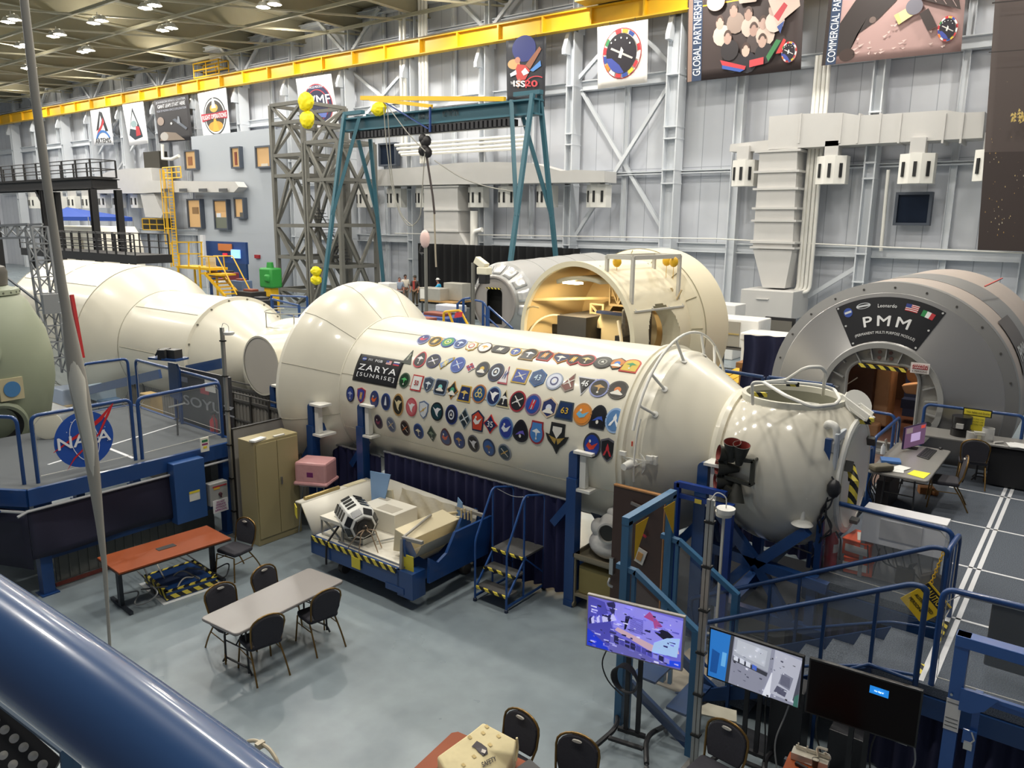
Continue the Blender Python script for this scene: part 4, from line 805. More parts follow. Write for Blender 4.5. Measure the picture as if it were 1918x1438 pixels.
# ---------------------------------------------------------------- windows
wn = [0]
def win(quad,y,glass,frame='#4d5460',inner=None,deep=.25):
    wn[0] += 1; q = [UY(*p,y) for p in quad]; x0,x1 = min(p.x for p in q),max(p.x for p in q); z0,z1 = min(p.z for p in q),max(p.z for p in q)
    g = G(); f = .12
    for a,b in (((x0-f,z0-f),(x1+f,z0)),((x0-f,z1),(x1+f,z1+f)),((x0-f,z0),(x0,z1)),((x1,z0),(x1+f,z1))): g.bx((a[0],y-.1,a[1]),(b[0],y+.3,b[1]))
    w = struct(g.put('window_%d' % wn[0],col(frame)))
    w['label'] = 'window in the back wall'
    g = G(); g.bx((x0,y+.04,z0),(x1,y+.1,z1)); g.put('pane',glass,w); kids(w)
    if inner:
        for (u0,v0,u1,v1,c) in inner: g = G(); g.bx((x0+(x1-x0)*u0,y+.0,z0+(z1-z0)*v0),(x0+(x1-x0)*u1,y+.05,z0+(z1-z0)*v1)); g.put('room_item',col(c),w)
    return w
win([(1684,365),(1741,365),(1736,417),(1679,417)],39.6,mat('dark_pane','#1d2636',.1))
win([(712,272),(740,272),(739,307),(713,307)],39.6,mat('dark_pane','#1d2636',.1))
WG = glow('#b08e62',.55)
# office block bulging out of the wall
t = tag(G().bx((-63.2,37.6,0),(-52.2,40,12.6)).put('office_block',M_STEELD),'pale grey office block with warm lit windows built against the wall','building')
for q,inn in (([(352,376),(374,375),(378,425),(356,425)],[(.3,.5,.8,.75,'#8a6c4a')]),([(402,377),(424,376),(427,427),(405,427)],[(0,0,1,.4,'#6f7468'),(.1,.4,.45,.55,'#d8dce4'),(0,.62,1,1,'#c9a06c')]),([(440,373),(455,373),(457,406),(442,406)],[(.5,0,1,.25,'#5c5a54')]),
               ([(434,279),(447,277),(450,312),(436,312)],[(.3,.1,.6,.8,'#7c3c2c')]),([(481,277),(505,275),(505,311),(482,311)],[(.3,0,.8,.15,'#cfc7b8')]),([(347,285),(366,283),(368,315),(350,316)],[(.2,.2,.6,.7,'#8a5a3a')])):
    win(q,37.3 if q[0][0] > 350 and q[0][1] > 360 else 37.35,WG,inner=inn)
# dark recesses with yellow railings
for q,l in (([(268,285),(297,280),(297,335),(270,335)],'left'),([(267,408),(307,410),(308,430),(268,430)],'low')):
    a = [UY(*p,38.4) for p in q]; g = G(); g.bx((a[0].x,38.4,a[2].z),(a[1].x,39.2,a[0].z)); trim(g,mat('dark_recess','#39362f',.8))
t = thing('yellow_railing','yellow guard rail across the low dark opening, left of the yellow ladder','railing',UY(287,430,38))
g = G(); a,b = UY(268,430,38),UY(307,410,38)
for k in range(3): zz = a.z+(b.z-a.z)*k/2; g.tube([(a.x,38,zz),(b.x,38,zz)],.05,5)
for k in range(4): xx = a.x+(b.x-a.x)*k/3; g.tube([(xx,38,a.z),(xx,38,b.z)],.05,5)
g.put('rails',M_YEL,t)
t = thing('caged_ladder','tall yellow caged ladder on the wall beside the lit offices','ladder',UY(322,500,36.5))
g = G()
for px in (312,326): a,b = UY(px,318,36.5),UY(px+9,500,36.5); g.bar((b.x,36.5,b.z),(b.x,36.5,a.z),.08,.08)
a,b = UY(321,318,36.5),UY(335,500,36.5); xm = UY(324,400,36.5).x
for k in range(34): zz = b.z+(a.z-b.z)*k/33; g.bar((xm-.35,36.5,zz),(xm+.3,36.5,zz),.05)
g.put('ladder',M_YEL,t)
for zz in [b.z+2+1.3*k for k in range(int((a.z-b.z-2)/1.3))]:
    g = G(); g.tube([(xm+.45*math.cos(u),36.4-.75*math.sin(u),zz) for u in [PI*i/8 for i in range(9)]],.035,5); g.put('cage_hoop',M_YEL,t)
g = G()
for u in (.5,1.1,1.6,2.1,2.7): g.tube([(xm+.45*math.cos(u),36.4-.75*math.sin(u),b.z+2),(xm+.45*math.cos(u),36.4-.75*math.sin(u),a.z)],.03,5)
g.put('cage_bar',M_YEL,t)
t = thing('yellow_railing','short yellow guard rail on a ledge under the black banner','railing',UY(322,334,37))
g = G(); a,b = UY(306,334,37),UY(338,312,37)
for zz in (a.z,(a.z+b.z)/2,b.z): g.tube([(a.x,37,zz),(b.x,37,zz)],.05,5)
for k in range(5): xx = a.x+(b.x-a.x)*k/4; g.tube([(xx,37,a.z),(xx,37,b.z)],.05,5)
g.put('rails',M_YEL,t)

# ---------------------------------------------------------------- pipes
def pipe(name,label,pts,r,m=M_WHITE2,y=None,n=10,fil=.3):
    g = G(); g.tube([UY(*p,y) if y else p for p in pts],r,n,fillet=0 if len(pts) > 3 or not fil else fil); return tag(g.put(name,m),label,'pipe')
PW = ['leftmost','second','third','rightmost']
for k,px in enumerate((1512,1519,1527,1535)):
    x = UY(px,330,38.9).x; g = G(); g.tube([(x,38.9,13.5),(x,38.9,2.6+.0*k),(x-.6,38.3,2.6),(x-.6,38.3,.1)],.09,10,fillet=.4)
    tag(g.put('wall_pipe',M_WHITE2),'vertical white wall pipe right of the tapering trunk, %s of four' % PW[k],'pipe','white pipes right of the trunk')
for k,px in enumerate((786,792,798,750,757)):
    x = UY(px,60,38.9).x; g = G(); g.tube([(x,38.9,20),(x,38.9,10.5 if k > 2 else 9.6)],.11,8)
    tag(g.put('wall_pipe',M_WHITE2),'vertical white pipe high above the gantry crane','pipe','pipes rising above the gantry crane')
for k,(a,b) in enumerate((((740,272),(985,254)),((744,279),(983,262)),((748,286),(980,270)),((752,290),(985,277)))):
    p,q = UY(*a,38.6),UY(*b,38.6); g = G(); g.tube([p,q],.1,8)
    tag(g.put('horizontal_pipe',M_WHITE2),'horizontal white pipe behind the gantry hoist, %s from top' % ORD[k],'pipe','horizontal pipes behind the gantry')
pipe('bent_pipe','white bent pipe below the black banner',[(304,270),(305,297),(322,298),(335,292)],.15,y=38)
pipe('pipe_stack','thick white valve pipe under the central duct',[(888,395),(888,470)],.25,y=38.2)
pipe('pipe_stack','thin white pipe beside the valve pipe',[(903,430),(888,434),(884,470)],.15,y=38.0)
pipe('conduit','white conduit left of the yellow bracket near small dark window',[(1664,318),(1650,470)],.08,y=39.2)
pipe('conduit','horizontal white conduit along the lower wall beam',[(740,437),(1340,447),(1640,462),(1918,474)],.035,y=38.9,fil=0)

# ---------------------------------------------------------------- black backdrop curtain
t = tag(G().sheet(lambda u,v: V(UY(783,470,36).x+(UY(1085,480,36).x-UY(783,470,36).x)*u,36+.12*math.sin(u*120),v*4.45),160,2).put('backdrop_curtain',mat('black_drape','#161618',.9)),'tall black backdrop curtain behind the people','curtain')

# ---------------------------------------------------------------- gantry crane
GY = 32.0
def GP(x,y,Yp=GY): return UY(480+x/2.995,y/2.995,Yp)
t = thing('gantry_crane','tall teal gantry crane lettered CAPACITY and MOTIVATION','crane',(UY(820,560,GY).x,GY,0))
a,b = GP(505,740),GP(1590,540); zb = (GP(520,740).z+GP(1500,655).z)/2; zt_ = (GP(520,665).z+GP(1500,565).z)/2
g = G(); g.ibeam((a.x,GY,(zb+zt_)/2),(b.x,GY,(zb+zt_)/2),.7,zt_-zb,.08); g.put('bridge_beam',M_TEAL,t)
g = G(); m_ = (zb+zt_)/2
for s_,u0,u1 in (('CAPACITY',.35,.41),('1000 LB.',.43,.49),('MOTIVATION',.555,.635)):
    w = (b.x-a.x)*(u1-u0); text(g,s_,(a.x+(b.x-a.x)*(u0+u1)/2,GY-.08,m_+.1),X,Z,w,.3,.04,off=-.0)
for v in g.v: v.y = GY-.1
g.put('lettering',col('#e6e8e8'),t)
for side,xx,mains in ((-1,a.x+.6,(((495,650),(400,1438),-2.0),((630,770),(700,1438),2.0))),(1,b.x-.8,(((1550,540),(1430,1438),-2.0),((1590,560),(1680,1438),2.0)))):
    for (tp,pp,dy),xo in zip(mains,((-.6,.75),(.75,.9)) if side > 0 else ((-.6,.0),(.75,.9))):
        T0 = GP(*tp,GY+(.2 if dy > 0 else -.3)); P1 = GP(*pp,GY+dy); T0.z = zt_+.2; ft = T0+(P1-T0)*((T0.z-.35)/(T0.z-P1.z)); J = T0+(ft-T0)*.5
        g = G(); g.bar(T0,ft,.2,.2); g.put('leg',M_TEAL,t)
        sx = T0.x+(1.35 if (side < 0) == (dy < 0) else -1.35)*(1 if side < 0 and dy < 0 else 1 if side < 0 else (1 if dy > 0 else 1))
        sx = T0.x+(1.3 if (side < 0 and dy < 0) else -1.3)
        g = G(); g.bar((sx,GY+(.2 if dy > 0 else -.3),zt_),J,.19,.19); g.put('leg',M_TEAL,t)
        g = G(); g.lathe((ft.x,ft.y,.2),X,[(-.1,0),(-.1,.2),(.1,.2),(.1,0)],16); g.bar((ft.x,ft.y,.3),(ft.x,ft.y,.5),.2); g.put('caster',col('#2b2b2b'),t)
        if side > 0 and dy > 0: g = G(); g.bar(T0+(ft-T0)*.72,T0+(ft-T0)*.97,.25,.25); g.put('leg_guard',col('#d4d2cc'),t)
    g = G(); g.bar((xx-.7,GY,zt_+.3),(xx+.9,GY,zt_+.3),.3,.2); g.put('head_beam',M_TEAL,t)
g = G(); n = 40
for k in range(n): x = a.x+.8+(b.x-a.x-2.4)*k/(n-1); g.bx((x-.09,GY-.35,zb-.42),(x+.09,GY+.3,zb-.08))
o = g.put('cable_carrier',col('#26262a',.6),t); o['kind'] = 'stuff'
g = G(); g.bar((a.x+.4,GY-.3,zb-.5),(b.x-.6,GY-.3,zb-.5),.04,.04); g.put('carrier_rail',col('#8a8a88'),t)
t = thing('jib_boom','yellow jib boom lying over the top of the gantry beam','boom',GP(1000,560))
g = G(); g.bar(GP(590,550,GY-.2),GP(1395,556,GY-.2),.2,.22); g.put('upper_boom',M_YEL,t)
g = G(); g.bar(GP(640,556,GY-.4),GP(985,596,GY-.4),.16,.18); g.put('lower_boom',M_YEL,t)
t = thing('chain_hoist','black chain hoist hanging from the gantry trolley','hoist',GP(970,850))
g = G(); p = GP(975,740); 
for dx,dz in ((-.15,0),(.15,-.1),(0,-.5),(-.2,-.6),(.2,-.7),(0,-.2)): g.sphere(p+V(dx,-.4,dz-.4),.24,10,(1,1,1.2))
g.put('hoist_body',mat('hoist_black','#2c2a2b',.5,.4),t)
g = G(); g.tube([p+V(0,-.4,-.8),GP(990,1100,GY-.4),GP(1000,1200,GY-.4)],.06,6); g.put('cable_sleeve',col('#3b3231'),t)
g = G(); g.tube([GP(998,1190,GY-.4),GP(1006,1438,GY-.4),UY(817,500,GY-.4)],.05,6); g.put('chain',col('#9a9180'),t)
g = G(); g.bar(GP(975,600,GY-.5),GP(975,740,GY-.5),.09,.09); g.bar(GP(730,580,GY-.5),GP(965,722,GY-.5),.06,.06); g.put('blue_strut',col('#26407c'),t)
CB = ['thin cable sagging from the boom to the hoist','thin cable looping down left of the trunk','thin cable slanting to the right gantry leg','thin cable from boom end to the hoist']
for k,(nm,pts) in enumerate(((0,[(735,590),(760,1000),(800,1200),(860,1280),(920,1230),(945,860)]),(1,[(715,600),(725,760),(760,1060),(820,1220),(880,1270)]),(2,[(1000,900),(1150,1000),(1300,1050),(1450,1075)]),(3,[(740,600),(860,760),(950,850)]))):
    g = G(); g.tube([GP(*p,GY-.7-.1*k) for p in pts],.03,5,fillet=1); tag(g.put('slack_cable',col('#8a8880')),CB[k],'cable','slack cables on the gantry')

# ---------------------------------------------------------------- truss tower
t = thing('truss_tower','tall grey braced steel truss tower with ladder, left of the gantry crane','tower',UY(570,545,34.5))
def tower(x0,x1,y0,y1,z0,zs,parent,ph=0):
    zz = [z0]+zs
    for x,y in ((x0,y0),(x1,y0),(x0,y1),(x1,y1)): g = G(); g.bar((x,y,z0),(x,y,zs[-1]),.26,.26); g.put('post',M_GUN,parent)
    for i in range(len(zz)-1):
        g = G()
        for (a,b) in (((x0,y0),(x1,y0)),((x1,y0),(x1,y1)),((x1,y1),(x0,y1)),((x0,y1),(x0,y0))):
            g.bar((*a,zz[i+1]),(*b,zz[i+1]),.22,.22); m = ((a[0]+b[0])/2,(a[1]+b[1])/2)
            if (i+ph) % 2: g.bar((*a,zz[i]),(*m,zz[i+1]),.18); g.bar((*b,zz[i]),(*m,zz[i+1]),.18)
            else: g.bar((*m,zz[i]),(*a,zz[i+1]),.18); g.bar((*m,zz[i]),(*b,zz[i+1]),.18)
        g.put('braced_bay',M_GUN,parent)
xa,xb_ = UY(517,400,33.4).x,UY(565,400,33.4).x
zsz = [UY(515,v,33.4).z for v in (540,480,422,330,292,232,197)]
tower(xa,xa+3.3,33.4,37,0,zsz,t)
x2 = UY(662,400,33.4).x; xr = xa+3.5
tower(xr,xr+3.2,33.4,36.4,0,[UY(640,v,33.4).z for v in (500,422,335,262)],t,1)
g = G(); xl = UY(570,400,34).x
for dx in (-.25,.25): g.bar((xl+dx,34.3,.3),(xl+dx,34.3,9.5),.06)
for k in range(30): g.bar((xl-.25,34.3,.6+.3*k),(xl+.25,34.3,.6+.3*k),.04)
g.put('ladder',col('#b5b0a4'),t)
g = G()
for k in range(16): g.box((UY(590,300,35.6).x+.18*k,35.6,6.5-.22*k),(.35,1.0,.04)); 
g.bar((UY(590,300,35.6).x,35.1,7.5),(UY(590,300,35.6).x+2.9,35.1,4),.06); g.put('stair_flight',col('#35363a'),t)
def blob(label,px,py,y,r,sc,m,name='wrapped_bundle',cat='bundle',grp=None,seed=1):
    q = random.Random(seed); p = UY(px,py,y); g = G(); g.sphere(p,r,26,sc)
    g.v = [p+(v-p)*(1+q.uniform(-.2,.12)) for v in g.v]; return tag(g.put(name,m,sub=1),label,cat,grp)
YB = mat('bright_yellow_wrap','#e6d400',.5)
for k,(px,py,s_,l) in enumerate(((573,190,(1.1,.6,.95),'yellow wrapped bundle topmost on the truss tower'),(575,224,(1.05,.6,.9),'yellow wrapped bundle second from top on the truss tower'),(710,204,(1.0,.5,.6),'yellow wrapped bundle under the jib boom'),(592,508,(.65,.5,.5),'upper yellow wrapped bundle low beside the truss tower'),(592,524,(.65,.5,.5),'lower yellow wrapped bundle low beside the truss tower'))):
    blob(l,px,py,33.0 if k < 2 else (31.6 if k == 2 else 31),.62,s_,YB,'wrapped_bundle','bundle','yellow wrapped bundles',k)

# ---------------------------------------------------------------- mezzanine at the left
t = thing('steel_mezzanine','black steel upper mezzanine with guard rails at the left edge','mezzanine',UY(90,500,24))
MY = 24.0
def MP(px,py,y=MY): return UY(px,py,y)
zt0,zb0 = MP(90,336).z,MP(90,357).z; xr = MP(172,345).x
g = G(); g.ibeam((xr-26,MY,(zt0+zb0)/2),(xr,MY,(zt0+zb0)/2),.4,.62,.05); g.ibeam((xr-26,MY+1.6,(zt0+zb0)/2),(xr,MY+1.6,(zt0+zb0)/2),.4,.62,.05)
g.ibeam((xr,MY,(zt0+zb0)/2),(xr,MY+1.6,(zt0+zb0)/2),.4,.62,.05); g.put('beam',M_BLACK,t)
g = G(); g.bx((xr-26,MY,zt0-.02),(xr,MY+1.6,zt0+.05)); g.put('deck',M_BLACK,t)
for xx,yy in ((xr,MY),(MP(85,400).x,MY),(xr,MY+1.6),(xr-16,MY),(xr-9,MY+1.6)): g = G(); g.ibeam((xx,yy,0),(xx,yy,zb0),.38,.38,.05,up=X); g.put('column',M_BLACK,t)
g = G(); xx = MP(85,400).x; g.bar((xx-.1,MY,zb0-.9),(xx-1.0,MY,zb0),.2); g.put('knee_brace',M_BLACK,t)
for yy in (MY,MY+1.6):
    g = G()
    for h in (.55,1.1): g.tube([(xr-26,yy,zt0+h),(xr,yy,zt0+h)],.035,6)
    for k in range(14): g.bar((xr-k*2,yy,zt0),(xr-k*2,yy,zt0+1.1),.09)
    g.put('guard_rail',M_BLACK,t)
g = G()
for h in (.55,1.1): g.tube([(xr,MY,zt0+h),(xr,MY+1.6,zt0+h)],.035,6)
g.put('end_rail',M_BLACK,t)
t = thing('low_deck','black lower deck with tall guard rails behind the far white module','deck',UY(240,500,21))
LYP = 21.0; zd = UY(250,478,LYP).z; x0,x1 = UY(40,478,LYP).x,UY(322,478,LYP+2).x
g = G(); g.bx((x0,LYP,zd-.45),(x1,LYP+2,zd)); g.put('deck',M_BLACK,t)
for yy in (LYP,LYP+1.9):
    for k in range(7):
        xa_,xb2 = x0+(x1-x0)*k/7,x0+(x1-x0)*(k+1)/7-.1; g = G()
        for h in (.35,.7,1.1): g.tube([(xa_,yy,zd+h),(xb2,yy,zd+h)],.03,5)
        for xx in (xa_,(xa_+xb2)/2,xb2): g.bar((xx,yy,zd),(xx,yy,zd+1.1),.06)
        g.put('rail_panel',M_BLACK,t)
for xx in (x0+1,x1-1,(x0+x1)/2): g = G(); g.bar((xx,LYP+.3,0),(xx,LYP+.3,zd-.4),.25); g.put('post',M_BLACK,t)
# blue canopy, white cabin
t = thing('canopy_tent','blue pop up canopy seen behind the black mezzanine columns','canopy',UY(130,440,33))
a,b,p = UY(88,406,33),UY(165,406,33),UY(125,388,35)
g = G(); C4 = [a,b,b+V(0,4,0),a+V(0,4,0)]; g.add(C4+[p],[(0,1,4),(1,2,4),(2,3,4),(3,0,4)])
for i in range(4): q1,q2 = C4[i],C4[(i+1) % 4]; g.quad(q1-V(0,0,.35),q2-V(0,0,.35),q2,q1)
g.put('cover',mat('canopy_blue','#2c4fa8',.7),t,thick=.02)
for q1 in C4: g = G(); g.cyl((q1.x,q1.y,0),q1,.04,n=6); g.put('pole',col('#9a9a9a'),t)
t = thing('white_cabin','white rounded cabin mockup with an oval hatch behind the railings','cabin',UY(140,470,27))
a,b = UY(92,422,27),UY(196,480,27)
g = G(); w = b.x-a.x; g.prism([(0,-1.6),(w,-1.6),(w-.1,.6),(w-.6,1.6),(w-1.1,2.1),(.2,2.1),(0,1.9)],(a.x,27,a.z-2.1),X,Z,-3); g.put('shell',mat('cabin_white','#e2ddd0',.5),t,bevel=.08); g = G(); g.bx((a.x+.2,27.3,0),(b.x-.2,29.5,a.z-3.6)); g.put('plinth',M_BLUED,t)
g = G(); c = UY(146,465,26.9); P_ = [(-.75,-1),(.75,-1),(.75,.5),(.45,.85),(-.45,.85),(-.75,.5)]; g.prism(P_,c,X,Z,.05); g.put('hatch',mat('cabin_hatch','#cdc7b6',.5),t,bevel=.02)
# grey lattice mast (small service tower) near the left edge
t = thing('lattice_mast','grey lattice mast of a small service crane at the left edge','mast',UY(85,560,8.3))
def lattice(g,p,q,w,n,r=.03):
    p,q = V(p),V(q); d = (q-p).normalized(); u,v = perp(d); cs = [u*w/2+v*w/2,u*w/2-v*w/2,-u*w/2-v*w/2,-u*w/2+v*w/2]
    for c_ in cs: g.bar(p+c_,q+c_,r*2.4)
    for i in range(n):
        a,b = p+(q-p)*i/n,p+(q-p)*(i+1)/n
        for k in range(4): c1,c2 = cs[k],cs[(k+1) % 4]; g.bar(a+c1,b+c2,r*1.3); g.bar(b+c1,b+c2,r*1.3)
LM = mat('mast_grey','#83868a',.5)
g = G(); lattice(g,UY(108,700,8.3),UY(68,425,8.3),.36,9,.02); g.put('mast',LM,t)
g = G(); lattice(g,UY(68,432,8.3),UY(-40,436,8.3),.32,5,.02); g.put('arm',LM,t)
g = G(); g.bx(UY(80,552,8.05),UY(116,585,8.5)); g.put('winch_box',LM,t)
g = G(); g.bar(UY(0,510,8.1),UY(85,575,8.1),.045); g.put('stay',col('#4c5158'),t)
t = tag(G().bar(UY(134,552,8.0),UY(155,670,8.0),.085,.07).put('red_upright',mat('red_paint','#a81e22',.5)),'red upright ladder rail standing against the far white module','ladder rail')
g = G()
for k in range(6): p = UY(110+k*3,566+k*20,8.1); g.bar(p,p+V(.33+.01*k,.0,.0),.025)

tag(g.put('rung_bars',col('#b9bcbe')),'grey horizontal ladder rungs beside the red upright','ladder rungs')
# yellow stair stand
t = thing('stair_stand','yellow wheeled stair stand with platform behind the far module','stairs',UY(400,560,26))
SY_ = 26.0
def SPt(x,y,yy=SY_): return UY(300+x/5.99,360+y/5.99,yy)
g = G(); top,bot = SPt(560,910),SPt(800,1180)
for dy in (0,1.0):
    g.bar(top+V(-.6,dy,0),bot+V(-.6,dy,0),.1,.16)
for k in range(7): c = top+(bot-top)*(k+.5)/7+V(-.6,.5,.05); g.box(c,(.3,1.0,.06))
g.put('stair_flight',M_YEL,t)
g = G()
for dy in (0,1.0): g.tube([SPt(430,720)+V(0,dy,0),SPt(640,720)+V(0,dy,0),SPt(860,1150)+V(0,dy,0)],.04,6); g.tube([SPt(560,910)+V(0,dy,0),SPt(540,720)+V(0,dy,0)],.04,6)
g.put('handrail',M_YEL,t)
g = G(); a = SPt(180,830); g.bx((a.x,SY_,a.z-.1),(top.x,SY_+1.2,a.z+.05)); g.bx((SPt(450,900).x,SY_,top.z-.1),(SPt(680,900).x,SY_+1,top.z)); g.put('platform',M_YEL,t)
for px in (200,440): g = G(); p = SPt(px,830); g.bar(p,(p.x,p.y,0),.1); g.bar(p+V(0,1.1,0),(p.x,p.y+1.1,0),.1); g.put('leg',M_YEL,t)
g = G()
for (xa2,ya2,xb3,yb3) in ((130,560,470,560),(200,690,470,690),(130,560,150,830),(320,560,320,830),(460,560,470,830),(210,690,215,830)): g.bar(SPt(xa2,ya2),SPt(xb3,yb3),.07)
g.put('upper_rail',M_YEL,t)
g = G(); a,b = SPt(505,710,SY_+.6),SPt(625,900,SY_+.6); g.bx((a.x,SY_+.6,b.z),(b.x,SY_+.65,a.z)); g.put('gate_panel',col('#c9bfa8'),t)
# booth with screens
t = thing('display_booth','blue wall booth with an orange sign and bright blue screen','booth',UY(420,500,34))
a,b = UY(385,451,34),UY(462,495,34); g = G(); g.bx((a.x,34,b.z),(b.x,34.2,a.z)); g.put('backboard',mat('booth_blue','#1f3f78',.6),t); g = G(); g.bx((a.x+.1,34.02,0),(b.x-.1,34.18,b.z)); g.put('cabinet',M_BLUED,t)
for q,c_,n_,e in ((((409,456),(434,470)),'#c8743a','orange_sign',0),(((433,467),(450,484)),'#86b4f0','screen',1.2),(((418,474),(425,480)),'#e02430','red_clock',1.0)):
    a,b = UY(*q[0],33.9),UY(*q[1],33.9); g = G(); g.bx((a.x,33.85,b.z),(b.x,33.95,a.z)); g.put(n_,glow(c_,e) if e else col(c_),t)
a,b = UY(374,440,33.5),UY(383,484,33.5); q = tag(G().bx((a.x,33.5,b.z),(b.x,33.7,a.z)).bx(((a.x+b.x)/2-.05,33.7,0),((a.x+b.x)/2+.05,33.75,a.z)).put('rocket_poster',col('#d8d8da')),'narrow white rocket poster left of the blue booth','poster')
a,b = UY(475,477,37.4),UY(484,484,37.4); tag(G().bx((a.x,37.45,b.z),(b.x,37.6,a.z)).put('red_sign',col('#9c2028')),'small red sign on the grey wall right of the booth','sign')
# green hoist
t = thing('green_machine','bright green machine head on a yellow base beside the tower','machine',UY(508,540,31))
p = UY(507,520,31); g = G(); g.box(p,(1.3,.9,1.3)); g.cyl(p+V(0,0,.6),p+V(0,0,1.0),.25,.2); g.box(p+V(.3,-.3,0),(.5,.6,.5)); g.put('head',mat('machine_green','#2f8f3c',.5),t,bevel=.12)
g = G(); g.box((p.x,p.y,p.z-.95),(.7,.6,.7)); g.bx((p.x-.4,p.y-.3,0),(p.x+.4,p.y+.3,p.z-1.2)); g.put('base',M_YEL,t)
# ================================================================== OTHER MODULES
C8 = lambda x,y: (1340+x/3.318,440+y/3.318)
M_SILV = mat('silver_panel','#a9a7a6',.28,.55,noise=.02,scale=2); M_PGREY = mat('module_rim_grey','#8b8a89',.45,.2); M_PBEI = mat('module_skin_beige','#b5a89f',.5,noise=.06,scale=1.5)
PX,PZ,PY = -3.33,2.46,16.6
t = thing('logistics_module','big silver round module with black sign reading PMM and arched doorway','spacecraft module',(PX,PY+3,0))
pmm = t
def LY(prof,name,m,parent,x=PX,z=PZ,n=96,a0=0,a1=2*PI,up=None): g = G(); g.lathe((x,0,z),Y,prof,n,a0,a1,up=up); return g.put(name,m,parent,sharp=25)
LY([(16.62,2.28),(16.9,2.28)],'front_band',M_PGREY,t)
face = LY([(16.6,2.28),(16.52,2.08)],'rim_ring',M_PGREY,t)
LY([(16.52,2.08),(16.51,2.07),(16.25,1.16),(16.22,1.12)],'face_cone',M_SILV,t)
LY([(16.9,2.28),(18.3,2.28)],'skin',M_PBEI,t); LY([(18.3,2.285),(20.2,2.285)],'skin_band',M_PGREY,t); LY([(20.2,2.28),(22.9,2.28),(22.9,0)],'rear_skin',M_PBEI,t)
g = G()
for k in range(24): a = 2*PI*k/24; g.lathe((PX+2.18*math.cos(a),16.55,PZ+2.18*math.sin(a)),-Y,[(-.03,.02),(.012,.02),(.012,0)],8)
o = g.put('rim_bolt',col('#4c4a48'),t); o['kind'] = 'stuff'
# doorway ring
ring = LY([(16.22,1.13),(16.16,1.13),(16.16,1.03),(16.3,1.03),(16.32,1.0)],'doorway_ring',mat('ring_grey','#9a9a98',.5),t)
def door_pts(w,top,bot,r,n=7):
    P_ = [(-w,bot),(w,bot)]
    P_ += [(w-r+r*math.cos(a),top-r+r*math.sin(a)) for a in [PI/2*i/n for i in range(n+1)]]; P_ += [(-w+r-r*math.sin(a),top-r+r*math.cos(a)) for a in [PI/2*i/n for i in range(n+1)]]; return P_
def ring_with_hole(g,c,R,hole,y,x=PX,z=PZ):         # flat annulus from circle R to a door shaped hole
    n = len(hole); ins = [(x+p[0],y,z+p[1]) for p in hole]; out = []
    for p in hole: a = math.atan2(p[1],p[0]); out.append((x+R*math.cos(a),y,z+R*math.sin(a)))
    # densify
    vs,fs = [],[]
    for i in range(n):
        j = (i+1) % n; k0 = len(vs); K = 8
        for q in range(K+1):
            u = q/K; pi = [ins[i][m]*(1-u)+ins[j][m]*u for m in range(3)]; a = math.atan2(pi[2]-z,pi[0]-x); vs += [tuple(pi),(x+R*math.cos(a),y,z+R*math.sin(a))]
        fs += [(k0+2*q,k0+2*q+1,k0+2*q+3,k0+2*q+2) for q in range(K)]
    return g.add(vs,fs)
HOLE = door_pts(.66,.72,-.86,.32)
g = G(); ring_with_hole(g,None,1.04,HOLE,16.34); g.put('bulkhead',mat('bulkhead_grey','#a3a19c',.55),ring)
for k in range(22):
    g = G(); a = 2*PI*k/22+.1; r0 = max(abs(.7/max(.01,abs(math.cos(a)))) if abs(math.cos(a)) > .7 else 0,.8); r0 = min(r0,1.0)
    g.bar((PX+r0*math.cos(a),16.26,PZ+r0*math.sin(a)),(PX+1.04*math.cos(a),16.26,PZ+1.04*math.sin(a)),.02,.12,up=Y)
    o = g.put('rib',mat('ring_grey','#9a9a98',.5),ring)
g = G(); pts = [(PX+p[0],16.3,PZ+p[1]) for p in HOLE]; g.tube(pts,.035,6,closed=True); g.put('door_frame',mat('ring_grey','#9a9a98',.5),ring)
for k,(dx,dz) in enumerate(((-.1,.93),(.1,.93),(-.1,.82),(.12,.82),(-.28,.86))): g = G(); g.lathe((PX+dx,16.33,PZ+dz),-Y,[(0,.035),(.02,.035),(.02,0)],10); g.put('port',col('#7c5a54' if k != 4 else '#8a8884'),ring)
g = G(); g.lathe((PX+.87,16.33,PZ-.42),-Y,[(0,.1),(.03,.1),(.03,.07)],20); g.lathe((PX+.87,16.33,PZ-.42),-Y,[(.02,.075),(.02,0)],20); g.put('cable_port',[col('#4a4a4c')],ring)
g = G(); a,b = UY(1608,683,16.2),UY(1698,694,16.2); g.bar(a,b,.05,.07); g.put('hazard_bar',M_HAZ,t)
# inside of the doorway
it = thing('doorway_interior','brown padded interior seen through the arched module doorway','interior',(PX,17.4,1.3))
IB = mat('fabric_tan','#b78f6c',.8,noise=.15,scale=6,bump=.5,bscale=5); ID = mat('rack_brown','#4c3226',.7,noise=.3,scale=8)
g = G(); g.bx((PX-1.1,16.45,1.25),(PX+1.1,21,1.55)); g.put('floor_mat',mat('floor_brown','#5a3a30',.8),it)
g = G(); g.bx((PX-.95,17.0,1.55),(PX-.3,17.9,3.6)); g.put('rack',ID,it,bevel=.03)
g = G(); g.bx((PX-.32,17.2,1.7),(PX-.02,17.9,3.4)); g.bx((PX-.5,16.9,1.5),(PX-.1,17.2,1.8)); g.put('rack_panel',IB,it,bevel=.04)
g = G(); g.bx((PX-.1,19.2,1.55),(PX+.5,19.4,3.2)); g.bx((PX+.0,18.4,1.9),(PX+.4,18.7,2.1)); g.put('blue_equipment',mat('equip_navy','#16264a',.6),it)
g = G(); P_ = [(.05,.75),(.75,.8),(.85,-.35),(.5,-.4),(.42,.1),(.2,.2)]
